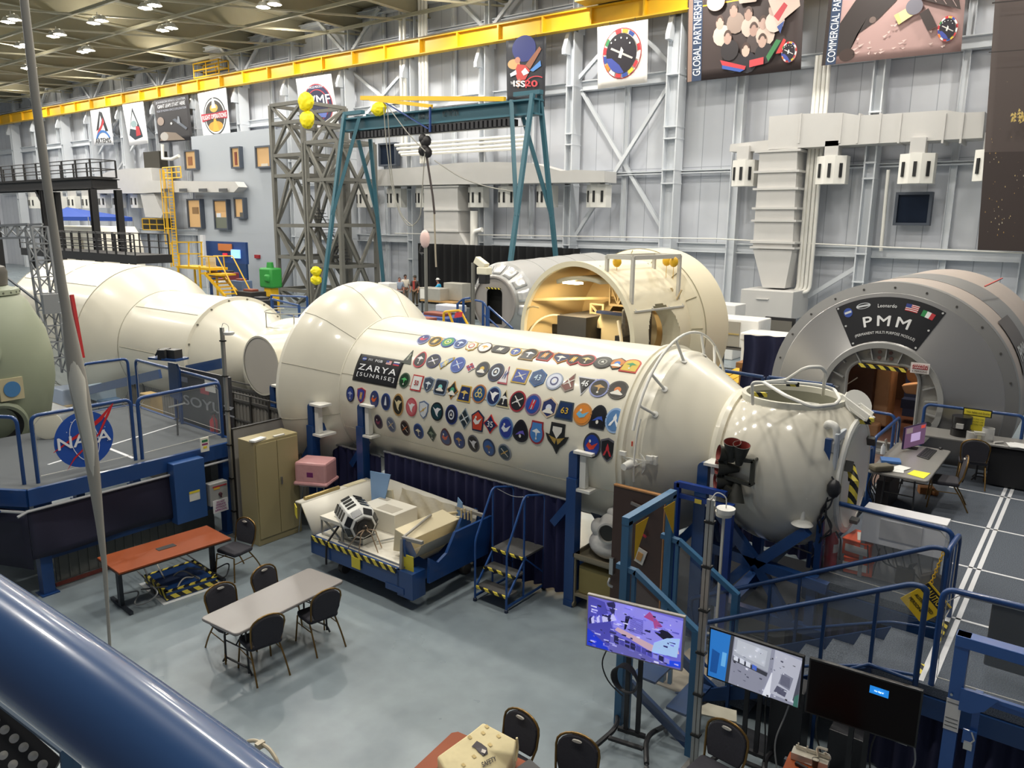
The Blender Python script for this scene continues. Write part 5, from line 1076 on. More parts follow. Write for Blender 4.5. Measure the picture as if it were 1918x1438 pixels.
g.prism(P_,(PX+.0,17.6,PZ),X,Z,-.5); g.prism([(.2,.2),(.8,.35),(.85,.05),(.3,.02)],(PX,17.0,PZ),X,Z,-.3); g.put('stowage_bag',IB,it,bevel=.05,sub=1)
g = G(); g.quad((PX-1.3,21.5,1),(PX+1.3,21.5,1),(PX+1.3,21.5,4.2),(PX-1.3,21.5,4.2)); g.put('back_panel',ID,it)
g = G(); g.bar(UY(1583,722,16.6),UY(1606,707,16.6),.02); g.put('grab_bar',col('#e0dcd0'),it)
L_ = bpy.data.lights.new('module_lamp','AREA'); L_.energy = 60; L_.size = .8; L_.color = (1,.72,.45); o = bpy.data.objects.new('module_lamp',L_); o.location = (PX,17.9,4.2); S.collection.objects.link(o)
# black annular sign
sg = thing('module_sign','black curved sign reading PMM over the arched doorway','sign',(PX,16.3,PZ+1.2))
def fy(r): return 16.25+(r-1.16)*(.27/.91)
def ps(u,v,l=.02):         # u 0..1 left to right, v 0..1 inner to outer
    a = math.radians(121.5+(62-121.5)*u); r = 1.17+(2.0-1.17)*v; return Vector((PX+r*math.cos(a),fy(r)-l,PZ+r*math.sin(a)))
g = G(); g.sheet(ps,30,8); g.put('panel',mat('sign_black','#1b1b1f',.35),sg)
def pt(g,s_,u0,v0,u1,v1,bold=.02,sp=1.1): text(g,s_,(0,0,0),X,Y,1,1,bold,warp=lambda a,b: ps(u0+(u1-u0)*(a+.5),v0+(v1-v0)*(b+.5),.03),sp=sp)
g = G(); pt(g,'PMM',.24,.34,.76,.57,.05,1.4); pt(g,'(PERMANENT MULTI PURPOSE MODULE)',.1,.14,.9,.22,.01); pt(g,'Leonardo',.4,.76,.58,.84,.03); g.put('lettering',col('#e6e6e6'),sg)
def pq(g,k,u0,v0,u1,v1,l=.028): g.m(k).sheet(lambda u,v: ps(u0+(u1-u0)*u,v0+(v1-v0)*v,l),3,2)
g = G(); pq(g,0,.66,.74,.78,.9)
for k in range(4): pq(g,1,.66,.76+.04*k,.78,.775+.04*k,.03)
pq(g,2,.66,.82,.71,.9,.032); pq(g,3,.82,.72,.86,.86); pq(g,1,.86,.72,.9,.86); pq(g,0,.9,.72,.94,.86); g.put('flag',[col('#c0343c'),col('#ececec'),col('#2c3f8c'),col('#2c8a4c')],sg)
g = G(); 
def disc(g,k,cu,cv,ru,rv,l): g.m(k).sheet(lambda u,v: ps(cu+ru*v*math.cos(2*PI*u),cv+rv*v*math.sin(2*PI*u),l),20,1)
disc(g,0,.1,.78,.045,.11,.028); disc(g,1,.26,.84,.07,.07,.028); disc(g,2,.26,.84,.06,.055,.03); pq(g,1,.065,.76,.135,.81,.031); pq(g,1,.2,.82,.32,.86,.032); g.put('logo',[col('#2c4a9c'),col('#c9ccd0'),col('#1b1b1f')],sg)
for u,v in ((.02,.96),(.98,.96),(.04,.05),(.97,.05),(.03,.5),(.97,.5)): g = G(); g.lathe(ps(u,v,.02),-Y,[(0,.02),(.015,.02),(.015,0)],8); g.put('screw',col('#d8d8d8'),sg)
q = thing('capacity_sign','small red and white sign reading MAXIMUM CAPACITY 5 PERSONS on the doorway ring','sign',UY(1724,690,16.1))
a,b = UY(1707,678,16.12),UY(1740,701,16.12); g = G(); g.bx((a.x,16.1,b.z),(b.x,16.12,a.z)); g.put('board',col('#e3dcd8'),q)
w,h = b.x-a.x,a.z-b.z; g = G(); g.bx((a.x+.03,16.09,b.z+h*.42),(b.x-.03,16.1,a.z-.03)); g.put('red_field',col('#b0323a'),q)
g = G(); text(g,'MAXIMUM',(a.x+w/2,16.085,a.z-h*.2),X,Z,w*.8,h*.16,.03); text(g,'CAPACITY',(a.x+w/2,16.085,a.z-h*.43),X,Z,w*.8,h*.16,.03); g.m(1); text(g,'5 PERSONS',(a.x+w/2,16.095,b.z+h*.2),X,Z,w*.8,h*.16,.02); g.put('lettering',[col('#f0e8e4'),col('#55403c')],q)
g = G(); a1 = math.radians(20); g.sheet(lambda u,v: Vector((PX+2.3*math.cos(a1+.5*v-.1),17.5+1.6*u,PZ+2.3*math.sin(a1+.5*v-.1))),6,6); q = thing('side_sign','dark sign with white letters on the right flank of silver module','sign',(PX+2.2,18,PZ+.6)); g.put('panel',col('#5c5654'),q)
g = G(); text(g,'PMM',(0,0,0),X,Y,1,1,.05,warp=lambda a,b: Vector((PX+2.31*math.cos(a1+.5*(.35+.25*b)-.1),18.2+1.0*a,PZ+2.31*math.sin(a1+.5*(.35+.25*b)-.1)))); g.put('lettering',col('#d8d8d8'),q)
tag(G().bar(UY(1845,536,18.4)+V(0,0,.0),UY(1877,521,20.2),.03,.02).put('red_line',col('#c0443c')),'short red line on top of the silver module','marking')
g = G(); 
for xx in (PX-1.5,PX+1.5): g.bx((xx-.15,17.1,0),(xx+.15,22.5,PZ-2.0)); 
o = tag(g.put('module_saddle',M_BLUED),'dark blue saddle beams carrying the silver module','stand')

for o_ in list(bpy.data.objects):                 # the module is 4 % bigger and stands a little further back than first laid out
    if o_.parent is None and (o_.name.split('.')[0] in ('logistics_module','doorway_interior','capacity_sign','side_sign','red_line','module_saddle','module_lamp') or o_ == sg):
        A_,B_ = V(PX,16.6,PZ),V(-3.463,17.264,2.326); o_.location = B_+(o_.location-A_)*1.04; o_.scale = (1.04,1.04,1.04)
        if o_.name == 'module_saddle': o_.location.z = 0
# ---------------------------------------------------------------- open node module
NX,NY,NZ = -12.3,19.0,2.53
t = thing('node_module','cream round module with wide open front and lit interior','spacecraft module',(NX,NY,0),rz=math.radians(-8))
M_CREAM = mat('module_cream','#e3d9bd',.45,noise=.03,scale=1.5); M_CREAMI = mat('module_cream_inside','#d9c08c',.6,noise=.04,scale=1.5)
def NL(prof,name,m,parent=None,n=96,a0=0,a1=2*PI): g = G(); g.lathe((0,0,NZ),Y,prof,n,a0,a1,up=X); return g.put(name,m,parent or t,sharp=25,world=False)
NL([(.12,2.05),(0,2.05),(0,2.2),(.12,2.2)],'front_ring',M_CREAM)
# shell with an oval side hatch on the right: built as a sheet with faces removed
def shell(R,m,nm,y0=.12,y1=2.75):
    g = G(); g.sheet(lambda u,v: Vector((R*math.cos(2*PI*u),y0+(y1-y0)*v,NZ+R*math.sin(2*PI*u))),240,60)
    nf = []
    for f in g.f:
        c = sum((g.v[i] for i in f),Vector())/len(f)
        if c.x > 0 and ((c.y-1.45)/.78)**2+((c.z-NZ-.05)/1.0)**2 < 1: continue
        nf.append(f)
    k = len(nf); g.f = nf; g.mi = [0]*k; g.sm = [True]*k; return g.put(nm,m,t,sharp=25,world=False)
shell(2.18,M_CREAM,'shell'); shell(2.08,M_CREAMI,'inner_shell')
g = G()
g.sheet(lambda u,v: Vector(((2.18-.55*v)*math.sqrt(max(0,1-((.05+1.0*math.sin(2*PI*u))/2.18)**2)),1.45+.78*math.cos(2*PI*u)*(1-.12*v),NZ+.05+1.0*math.sin(2*PI*u)*(1-.08*v))),48,2); g.put('hatch_lip',M_CREAM,t,world=False)
g = G(); g.bx((1.1,.75,NZ-1.0),(1.3,2.1,NZ+.9)); g.put('hatch_machinery',mat('machinery_grey','#6f6a60',.55,.4,noise=.5,scale=14,bump=1,bscale=20),t,world=False,bevel=.1)
g = G(); rr = random.Random(9)
for k in range(14): y_,z_ = rr.uniform(.8,2.0),rr.uniform(NZ-.9,NZ+.8); g.tube([(1.34,y_,z_),(1.42,y_+rr.uniform(-.3,.3),z_+rr.uniform(-.3,.3)),(1.34,y_+rr.uniform(-.4,.4),z_+rr.uniform(-.4,.4))],.02,5)
o = g.put('wiring',col('#c9c5b8',.4),t,world=False); o['kind'] = 'stuff'
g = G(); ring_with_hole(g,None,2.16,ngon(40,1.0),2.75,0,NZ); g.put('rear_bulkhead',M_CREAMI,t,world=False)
NL([(2.75,2.18),(2.8,2.18),(3.0,2.45),(3.1,2.5),(4.4,2.5),(4.4,0)],'rear_band',M_CREAM)
g = G()
for a in [2*PI*k/16+.1 for k in range(16)]: g.bar((2.2*math.cos(a),2.8,NZ+2.2*math.sin(a)),(2.47*math.cos(a),3.0,NZ+2.47*math.sin(a)),.02,.02)
g.lathe((0,0,NZ),Y,[(3.09,2.5),(3.09,2.515),(3.12,2.515),(3.12,2.5)],80); g.put('band_seam',col('#a59c80'),t,world=False)
g = G(); a,b = math.radians(150),math.radians(100)
g.sheet(lambda u,v: Vector((1.7*u-1.0,.3+1.5*v,NZ+1.98-.35*math.sin(PI*u)*0-.28+(-.16*abs(1.7*u-1.0)**2))),12,4); g.put('ceiling_soffit',M_CREAM,t,world=False,thick=.12)
g = G(); g.bx((-.75,.3,NZ+1.5),(-.2,.6,NZ+1.56)); g.put('lamp',glow('#fff0cc',12),t,world=False)
g = G(); g.bar((-1.9,.2,NZ+.95),(-.6,2.6,NZ+.95),.1,.08); g.tube([(-2.0,.1,NZ+.7),(-1.75,.1,NZ+.75),(-1.6,.2,NZ+.72)],.03,6); g.put('inner_rail',M_CREAMI,t,world=False)
TRM = mat('lattice_cream','#c9b48a',.6)
g = G()
for z_ in (NZ+.75,NZ+1.4): g.bar((-.6,2.4,z_),(1.7,2.4,z_),.06)
for k in range(8): g.bar((-.6+.33*k,2.4,NZ+.75),(-.6+.33*k,2.4,NZ+1.4),.05); g.bar((-.6+.33*k,2.4,NZ+(.75 if k % 2 else 1.4)),(-.27+.33*k,2.4,NZ+(1.4 if k % 2 else .75)),.04)
g.put('upper_lattice',TRM,t,world=False)
g = G()
for x_ in (-.95,-.45): g.bar((x_,1.9,NZ-1),(x_,1.9,NZ+.8),.07)
for k in range(7): g.bar((-.95,1.9,NZ-.9+.28*k),(-.45,1.9,NZ-.9+.28*k),.05)
g.bar((-.95,1.9,NZ+.75),(-.45,1.9,NZ+.3),.05); g.put('side_ladder',TRM,t,world=False)
g = G(); g.prism([(-.5,.1),(-.2,.6),(.8,.6),(.95,.1),(.95,-.4),(-.2,-.4),(-.2,.1)],(0,1.5,NZ),X,Z,-.6); g.put('locker',mat('locker_cream','#cfbd93',.6),t,world=False,bevel=.02)
g = G(); g.bx((-.25,1.3,NZ+.58),(1.3,1.55,NZ+.66)); g.put('locker_trim',col('#1e2a48'),t,world=False)
g = G(); g.tube([(1.0,.8,NZ+.5),(1.35,.5,NZ+.1),(1.5,.4,NZ-.4),(1.75,.3,NZ-.5)],.05,8); g.bar((1.35,.6,NZ-.2),(1.3,.6,NZ-1.4),.12); g.put('support_arm',M_CREAM,t,world=False)
g = G(); g.bx((1.05,.6,NZ-1.2),(1.35,1.2,NZ+.1)); g.put('dark_equipment',mat('equipment_dark','#2e2922',.6,noise=.4,scale=10),t,world=False)
g = G()
for x_ in (.95,1.85):
    for y_ in (.25,2.5):
        zz = NZ+math.sqrt(2.18**2-x_**2); g.bar((x_,y_,zz-.05),(x_,y_,NZ+2.38),.09)
for x_ in (.95,1.85): g.bar((x_,.25,NZ+2.36),(x_,2.5,NZ+2.36),.09,.12)
for y_ in (.25,2.5): g.bar((.95,y_,NZ+2.36),(1.85,y_,NZ+2.36),.09,.12)
g.bar((.6,.2,NZ+2.07),(.6,2.6,NZ+2.07),.06,.04); g.bar((2.0,.2,NZ+.9),(2.0,2.6,NZ+.9),.06,.05)
for y_ in (.3,1.1,1.9,2.6): g.bar((.65,y_,NZ+2.1),(1.98,y_,NZ+.93),.04,.03)
g.put('hoist_frame',mat('frame_light','#c9c6bd',.5),t,world=False)
for k,(x_,y_) in enumerate(((.95,.7),(1.4,2.5),(1.85,2.2))): g = G(); g.sphere((x_,y_,NZ+2.2),.14,12,(1,.8,1.1)); g.cyl((x_,y_,NZ+2.3),(x_,y_,NZ+1.7),.008,n=5); g.put('hoist',M_YEL,t,world=False)
g = G(); g.lathe((-1.75,1.0,NZ-.5),(1,-.35,0),[(0,.95),(.02,.95),(.03,.9)],40); g.put('inner_ring',M_CREAM,t,world=False)
L_ = bpy.data.lights.new('node_lamp','AREA'); L_.energy = 90; L_.size = .5; L_.color = (1,.8,.5); o = bpy.data.objects.new('node_lamp',L_); o.location = (NX-.4,NY+.9,NZ+1.45); S.collection.objects.link(o)
q = tag(G().prism([(0,0),(.62,0),(.62,1.02),(0,.95)],UZ(*C7(625,720),1.6)-V(0,0,0),X,Z,-.02).put('placeholder',M_BLACK),'',''); bpy.data.objects.remove(q)
cx0,cx1 = -13.35,-12.0
g = G(); g.bx((-13.5,19.9,0.9),(-12.45,21.9,3.0)); tag(g.put('equipment_box',mat('charcoal_box','#4a4846',.6)),'large charcoal grey box standing inside the open cream module','box')
g = G(); g.bx((-14.35,20.6,0.9),(-13.75,20.7,2.6)); tag(g.put('black_board',mat('panel_black','#17171a',.5)),'flat black panel left of the charcoal box in the cream module','panel')
g = G(); g.lathe((-14.2,20.9,2.2),Y,[(0,.72),(.05,.72),(.05,0)],30); 
q = thing('window_opening','rounded blue window with COMMAND lettering inside the open cream module','window',(-14.3,20.9,1.5)); g.put('backing',mat('slate_blue','#6a7890',.5),q)
g = G(); text(g,'COMMAND',(-14.35,20.88,2.62),X,Z,.8,.12,.04); g.put('lettering',col('#1b1f3a'),q)
g = G(); g.bx((NX-.6,NY+.3,0),(NX-.3,NY+2.6,.38)); g.bx((NX+.9,NY+.3,0),(NX+1.2,NY+2.6,.5)); tag(g.put('module_saddle',M_BLUED),'dark blue floor beams under the open cream module','stand')
# ---------------------------------------------------------------- silver lab at the back
LX,LZ = -20.9,2.41
t = thing('laboratory_module','silver grey round module with hatch and embossed panels left of the cream one','spacecraft module',(LX,29,0))
M_LAB = mat('lab_grey','#b9b8b6',.4,.25); 
def LL(prof,name,m,parent=None): g = G(); g.lathe((LX,0,LZ),Y,prof,80); return g.put(name,m,parent or t,sharp=25)
LL([(26.6,1.72),(34,1.95),(34,0)],'hull',M_LAB); LL([(26.0,1.15),(26.6,1.72)],'shoulder',mat('lab_shoulder','#a3a3a2',.35,.4))
g = G(); ring_with_hole(g,None,1.15,door_pts(.42,.6,-.9,.2),25.98,LX,LZ); g.lathe((LX,0,LZ),Y,[(25.9,1.08),(25.9,1.15),(26.0,1.15)],60); f = g.put('end_ring',mat('lab_ring','#97928e',.5),t)
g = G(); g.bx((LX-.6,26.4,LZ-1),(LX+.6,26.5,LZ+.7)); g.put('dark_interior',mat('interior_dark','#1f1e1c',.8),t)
g = G(); g.bar((LX-.4,25.9,LZ+.63),(LX+.4,25.9,LZ+.63),.05,.06); g.put('hazard_bar',M_HAZ,t)
for k in range(9):
    a = math.radians(-10+25*k); g = G(); r0,r1 = 1.25,1.62
    fr = lambda u,v,a=a: Vector((LX+(r0+(r1-r0)*v)*math.cos(a+.34*(u-.5)),26.0+((r0+(r1-r0)*v)-1.15)*(.6/.57)-.04,LZ+(r0+(r1-r0)*v)*math.sin(a+.34*(u-.5))))
    g.sheet(fr,4,2); g.put('embossed_panel',mat('lab_panel','#d3d3d2',.25,.5),t,thick=.02)
g = G()
for yy in (28,29.5,31,32.5): r = 1.72+(yy-26.6)*.031; g.lathe((LX,0,LZ),Y,[(yy,r),(yy,r+.02),(yy+.06,r+.02),(yy+.06,r)],60)
g.put('hull_rib',M_LAB,t)
tag(G().bx((LX-.8,27,0),(LX+.8,33,.45)).put('module_saddle',M_BLUED),'dark base under the silver laboratory module','stand')

# ================================================================== PEOPLE AT THE BACK
def skin_person(name,label,base,rz,joints,edges,parts,cat='person'):
    t = thing(name,label,cat,base,rz=rz)
    return t
def person(label,base,rz,shirt,pants,skin,hair,pose='stand',hat=None,jacket=None,h=1.76):
    t = thing('person',label,'person',base,rz=rz)
    s = h/1.76; m1,m2,m3,m4 = col(shirt,.8),col(pants,.8),mat('skin_'+skin.strip('#'),skin,.5),col(hair,.8)
    def chain(name,pts,m,par=t):
        me = bpy.data.meshes.new(name); vs = []; es = []; rs = []
        for ch in pts:
            start = len(vs)
            for k,(x,y,z,r) in enumerate(ch):
                found = None
                for i,v in enumerate(vs):
                    if (Vector(v)-Vector((x,y,z))).length < 1e-5: found = i
                if found is None: vs.append((x,y,z)); rs.append(r); found = len(vs)-1
                if k: es.append((prev,found))
                prev = found
        me.from_pydata([tuple(c*s for c in v) for v in vs],es,[]); me.materials.append(m)
        o = bpy.data.objects.new(name,me); S.collection.objects.link(o); o.parent = par
        md = o.modifiers.new('k','SKIN'); sv = me.skin_vertices[0].data
        for i,r in enumerate(rs): sv[i].radius = (r*s,r*s*(.72 if name == 'body' and r > .12 else 1))
        sv[0].use_root = True; md.use_smooth_shade = True
        q = o.modifiers.new('s','SUBSURF'); q.levels = 1; q.render_levels = 2; return o
    P = dict(stand=[((.2,0,1.43),(.27,.02,1.15),(.25,-.12,.92)),((-.2,0,1.43),(-.27,.02,1.15),(-.25,-.12,.92))],
             reach=[((.2,-.05,1.4),(.26,-.3,1.2),(.12,-.55,1.12)),((-.2,-.05,1.4),(-.26,-.3,1.2),(-.1,-.55,1.14))],
             cross=[((.2,0,1.43),(.27,-.02,1.15),(.05,-.25,1.12)),((-.2,0,1.43),(-.27,-.02,1.15),(-.05,-.27,1.15))])[pose]
    lean = -.12 if pose == 'reach' else 0
    chain('body',[[(0,0,.98,.15),(0,lean*.5,1.15,.14),(0,lean,1.38,.17),(0,lean,1.5,.07),(0,lean,1.58,.055)],[(0,lean,1.38,.17),(*P[0][0],.065),(*P[0][1],.05),(*P[0][2],.035)],[(0,lean,1.38,.17),(*P[1][0],.065),(*P[1][1],.05),(*P[1][2],.035)],
                   [(0,0,.98,.15),(.1,0,.9,.1),(.11,-.02,.5,.065),(.12,.02,.1,.045)],[(0,0,.98,.15),(-.1,0,.9,.1),(-.11,-.02,.5,.065),(-.12,.02,.1,.045)]],m3)
    chain('shirt',[[(0,0,.97,.165),(0,lean*.5,1.15,.155),(0,lean,1.38,.185),(0,lean,1.48,.1)],[(0,lean,1.38,.185),(*P[0][0],.08),(*P[0][1],.062)],[(0,lean,1.38,.185),(*P[1][0],.08),(*P[1][1],.062)]],col(jacket,.8) if jacket else m1)
    if jacket: g = G(); g.box((0,(lean-.15)*s,1.25*s),(.14*s,.06*s,.5*s)); g.put('shirt_front',m1,t,world=False,bevel=.02)
    chain('trousers',[[(0,0,1.0,.16),(.1,0,.88,.115),(.11,-.02,.5,.085),(.12,.02,.1,.07)],[(0,0,1.0,.16),(-.1,0,.88,.115),(-.11,-.02,.5,.085),(-.12,.02,.1,.07)]],m2)
    g = G(); hc = Vector((0,lean-.01,1.66))*s; g.sphere(hc,.1*s,16,(.82,1,1.2)); g.sphere(hc+V(0,-.1*s,-.01*s),.018*s,8,(.8,1,1.4))
    for sx in (-1,1): g.sphere(hc+V(sx*.083*s,0,-.01*s),.022*s,8,(.5,1,1.3)); g.m(1); g.sphere(hc+V(sx*.033*s,-.09*s,.02*s),.011*s,8); g.m(0)
    g.m(2); g.box(hc+V(0,-.095*s,-.05*s),(.04*s,.012*s,.01*s)); g.put('head',[m3,col('#1c1412'),col('#8a4a40')],t,world=False)
    g = G(); g.sphere(hc+V(0,.015*s,.03*s),.106*s,16,(.86,1,1.1)); g.v = [v if v.z > hc.z+.0*s or v.y > hc.y else Vector((v.x,hc.y,v.z)) for v in g.v]; g.put('hair',m4,t,world=False)
    if hat: g = G(); g.lathe(hc+V(0,0,.07*s),Z,[(0,.15*s),(.01*s,.15*s),(.01*s,.1*s),(.09*s,.085*s),(.1*s,0)],20); g.put('hat',col(hat,.6),t,world=False)
    for i,a in enumerate(P):
        g = G(); e = Vector(a[2])*s; g.sphere(e+V(0,-.02*s,-.04*s),.04*s,10,(.6,.9,1.1))
        for k in range(4): g.tube([e+V((k-1.5)*.017*s,-.02*s,-.06*s),e+V((k-1.5)*.018*s,-.03*s,-.1*s),e+V((k-1.5)*.018*s,-.05*s,(-.125+.006*abs(k-1))*s)],.009*s,6)
        g.tube([e+V(.03*s,-.03*s,-.03*s),e+V(.045*s,-.05*s,-.07*s)],.01*s,6); g.put('hand',m3 if pose != 'reach' else col('#c8d838'),t,world=False)
    for sx in (-1,1): g = G(); g.box((sx*.12*s,-.04*s,.045*s),(.1*s,.27*s,.09*s)); g.put('shoe',col('#2a2624'),t,world=False,bevel=.03)
    return t
def floor_person(px,py,h,dist_y):
    head = UY(px,py,dist_y); return (head.x,dist_y,head.z-h)
FP = 33.5
zf = floor_person(777,518,1.76,FP)[2]
t = tag(G().bx((UY(735,520,FP).x,FP-1.6,0),(UY(850,520,FP).x,FP+1.6,zf)).put('work_platform',col('#6b6f72')),'low grey work platform on which the people at the back stand','platform')
b = floor_person(777,518,1.76,FP); person('person in a dark hat and open dark jacket over a red shirt, facing the camera',b,.3,'#9c3a34','#4c4434','#a87a60','#2a2220','stand',hat='#3a3834',jacket='#332e2c',h=1.78)
b = floor_person(759,516,1.76,FP+.4); person('person in a white shirt with dark hair turned to the right',(b[0],b[1],zf),1.3,'#d8cfc0','#7a7468','#8c6250','#1c1816','stand',h=1.78)
b = floor_person(748,523,1.7,FP-.3); person('person partly hidden behind another, grey blue top and short dark hair',(b[0],b[1],zf),.9,'#8c97a8','#55524c','#b07a68','#4a3a3a','stand',h=1.66)
b = floor_person(824,512,1.76,FP+.2); person('person in a bright blue shirt and white cap leaning over a crate',(b[0],b[1],zf),-1.0,'#2f9cc8','#3c4660','#9a6a58','#2a2422','reach',hat='#e4e4e2',h=1.7)

# ---------------------------------------------------------------- clutter behind the white modules
def crate(label,px,py,y,size,m,name='crate',cat='crate',rz=0,z=None,bevel=.02,group=None):
    p = UY(px,py,y); g = G(); g.box((p.x,p.y,(z if z is not None else p.z)+size[2]/2),size,rz)
    q = thing(name,label,cat,(p.x,p.y,(z if z is not None else p.z)),group); g.put('body',m,q,bevel=bevel); return q,p
ALU = mat('aluminium_box','#b9b5ab',.4,.5,noise=.1,scale=3); WRAP = mat('plastic_wrap_white','#e4e2de',.35,noise=.05,scale=4,bump=.6,bscale=4)
def wtable(label,px,py,y,w,d,h,m,legs=col('#3f4244'),floor=0):
    p = UY(px,py,y); t = thing('work_table',label,'table',(p.x,y,floor)); g = G(); g.box((p.x,y,p.z),(w,d,.06)); g.put('tabletop',m,t)
    for sx in (-1,1):
        for sy in (-1,1): g = G(); g.bar((p.x+sx*(w/2-.08),y+sy*(d/2-.08),floor),(p.x+sx*(w/2-.08),y+sy*(d/2-.08),p.z-.03),.07); g.put('leg',legs,t)
    g = G(); g.bar((p.x-w/2+.08,y-d/2+.08,floor+.3),(p.x+w/2-.08,y-d/2+.08,floor+.3),.04); g.put('stretcher',legs,t)
    return p
p = wtable('work table with plywood top under the aluminium crates',836,563,30.5,2.3,1.6,.8,col('#a8834e'))
g = G(); g.box((p.x-.55,30.2,p.z+.35),(1.5,.8,.64)); q = thing('aluminium_crate','front aluminium crate with open top on the plywood table','crate',(p.x-.5,30.2,p.z+.03)); g.put('body',ALU,q,bevel=.02); g = G(); g.bx((p.x-1.2,29.78,p.z+.1),(p.x-.85,29.8,p.z+.6)); g.put('label_panel',col('#e0ddd6'),q)
g = G(); g.box((p.x+.5,30.8,p.z+.5),(1.3,.7,.9)); tag(g.put('aluminium_crate',ALU,bevel=.02),'taller aluminium crate behind, on the plywood table','crate')
p = wtable('grey work table with wrapped parts beside the people',724,545,31.5,1.5,1.2,.8,col('#8e9092'))
g = G(); g.box((p.x+.1,31.5,p.z+.28),(.9,.7,.45)); tag(g.put('plastic_bin',WRAP,bevel=.05),'translucent plastic bin on the grey work table','bin')
# tall poles with camera
def pole(label,px,top,bot,y,r=.07,m=M_GUN):
    a,b = UY(px,top,y),UY(px,bot,y); t = thing('instrument_pole',label,'pole',(b.x,y,0)); g = G(); g.bar((b.x,y,0),(b.x,y,a.z),r*1.6); g.put('post',m,t); return t,a
t,a = pole('perforated grey pole with a wrapped camera, left of centre',799,452,610,26)
g = G(); g.sphere(a+V(-.1,0,.1),.32,14,(.8,.6,1.3)); g.put('wrapped_camera',mat('pink_plastic','#d6b8b2',.5),t); g = G(); g.tube([a+V(-.3,0,-.2),a+V(-.4,0,-.5),a+V(-.2,0,-.6)],.08,6); g.put('strap',M_BLACK,t)
t,a = pole('perforated grey pole in front of the laboratory module',886,492,620,24.5)
g = G(); g.box(a+V(.45,0,.0),(.6,.3,.3),M=Matrix.Rotation(.5,3,'Y')); g.box(a+V(.6,0,-.3),(.55,.35,.3)); g.put('camera_housing',col('#e0dac4'),t,bevel=.04); g = G(); g.box(a+V(.6,0,-.62),(.4,.3,.4)); g.put('camera',M_BLACK,t,bevel=.04)
# blue rails and carts behind
def brail(label,pts,y,r=.04,m=M_BLUE,name='blue_guard_rail',posts=True,z0=0):
    t = thing(name,label,'railing',UY(pts[0][0],pts[0][1]+10,y)); P_ = [UY(*p,y) for p in pts]
    g = G(); g.tube(P_,r,8,fillet=.15); g.put('top_rail',m,t); g = G(); g.tube([p-V(0,0,.45) for p in P_[1:-1]] if len(P_) > 3 else [p-V(0,0,.45) for p in P_],r*.8,6); g.put('mid_rail',m,t)
    for p in P_[1:-1] if len(P_) > 3 else P_: g = G(); g.bar(p,(p.x,p.y,z0),r*1.8); g.put('post',m,t)
    return t
brail('blue guard rail with rounded corner before the laboratory hatch',[(856,600),(857,568),(868,559),(880,558)],23)
brail('blue stair rail leading down right from the laboratory hatch',[(890,562),(905,565),(912,575),(912,610)],23.5)
brail('long blue rail slanting across the laboratory steps',[(915,574),(960,615)],23,posts=False)
brail('blue crate frame with vertical bars, seen left of the dome',[(508,553),(575,556)],20)
brail('blue lattice frame just above the far flange',[(510,560),(560,572)],18)
t = thing('yellow_barrier','yellow tubular barrier holding a red notice, behind the patched hull','barrier',UY(850,620,19))
g = G(); Q_ = [UY(*p,19) for p in ((831,612),(831,584),(862,581),(880,615))]; g.tube([(Q_[0].x,19,0)]+Q_+[(Q_[3].x+.3,19,0)],.04,8,fillet=.1); g.tube([UY(840,583,19),UY(850,610,19)],.04,8); g.put('frame',M_YEL,t)
a,b = UY(851,582,18.9),UY(865,597,18.9); g = G(); g.prism([(0,0),(b.x-a.x,.06),(b.x-a.x+.05,a.z-b.z),(.06,a.z-b.z-.05)],(a.x,18.9,b.z),X,Z,.02); g.put('red_notice',col('#d23a44'),t)
rr = random.Random(5)
for k,(px,py,y,sz,c,l) in enumerate(((470,545,27,(1.6,1,1.2),'#2a2624','black equipment case below the green machine'),(490,560,25,(1.4,1,.9),'#232326','black topped workbench left of the dome'),(452,525,29,(1.2,.8,1.0),'#5a6a86','grey blue tote stack by the booth'),(430,510,30,(1.0,.8,1.4),'#7c3440','dark red equipment stack below the booth screen'),(415,525,29,(.9,.8,.8),'#d8d6d2','white covered bundle near yellow stairs'),
                                   (820,590,24,(2.2,1.2,.5),'#27407c','blue cart deck behind the patched hull'),(800,600,22,(1.2,1,.5),'#1f3564','dark blue tub just above the hull edge'),(845,577,25,(1.2,.7,.3),'#c9ccd2','clear plastic wrapped tray on the blue cart'))):
    p = UY(px,py,y); g = G(); g.box((p.x,y,(p.z+0)/2),(sz[0],sz[1],p.z)) if k not in (7,) else g.box((p.x,y,p.z),sz); q = thing('equipment_case',l,'equipment',(p.x,y,0)); g.put('body',col(c,.5),q,bevel=.04)
    g = G(); g.box((p.x,y,p.z+.06),(sz[0]*.5,sz[1]*.5,.12)); g.put('top_items',col(rr.choice(['#c9c5ba','#3a3a3e','#8a4a3a']),.5),q,bevel=.02)

# crates, table, cone, yellow beams between the cream and silver modules
p = wtable('dark steel table carrying the wrapped crate',1390,650,29.5,2.2,1.5,.8,col('#5c5854'))
def PC(x,y): return 1340+x/6.25,530+y/6.25
g = G(); g.box((p.x-.15,29.6,p.z+.6),(1.9,1.4,1.1)); q = thing('wrapped_crate','grey fronted crate under white cover on the dark steel table','crate',(p.x,29.6,p.z+.03)); g.put('cover',WRAP,q,bevel=.04)
g = G(); g.bx((p.x-1.05,28.84,p.z+.1),(p.x+.1,28.9,p.z+1.05)); g.put('front_panel',mat('panel_brown_grey','#9c968a',.5),q); g = G(); g.bx((p.x-1.05,28.8,p.z+.55),(p.x+.1,28.84,p.z+.6)); g.put('strap',col('#a8925a'),q)
p2 = UY(1358,590,33); g = G(); g.box((p2.x,33,1.2),(1.4,1.2,2.4)); tag(g.put('white_locker',WRAP,bevel=.04),'white wrapped locker behind the cream module, right edge','locker')
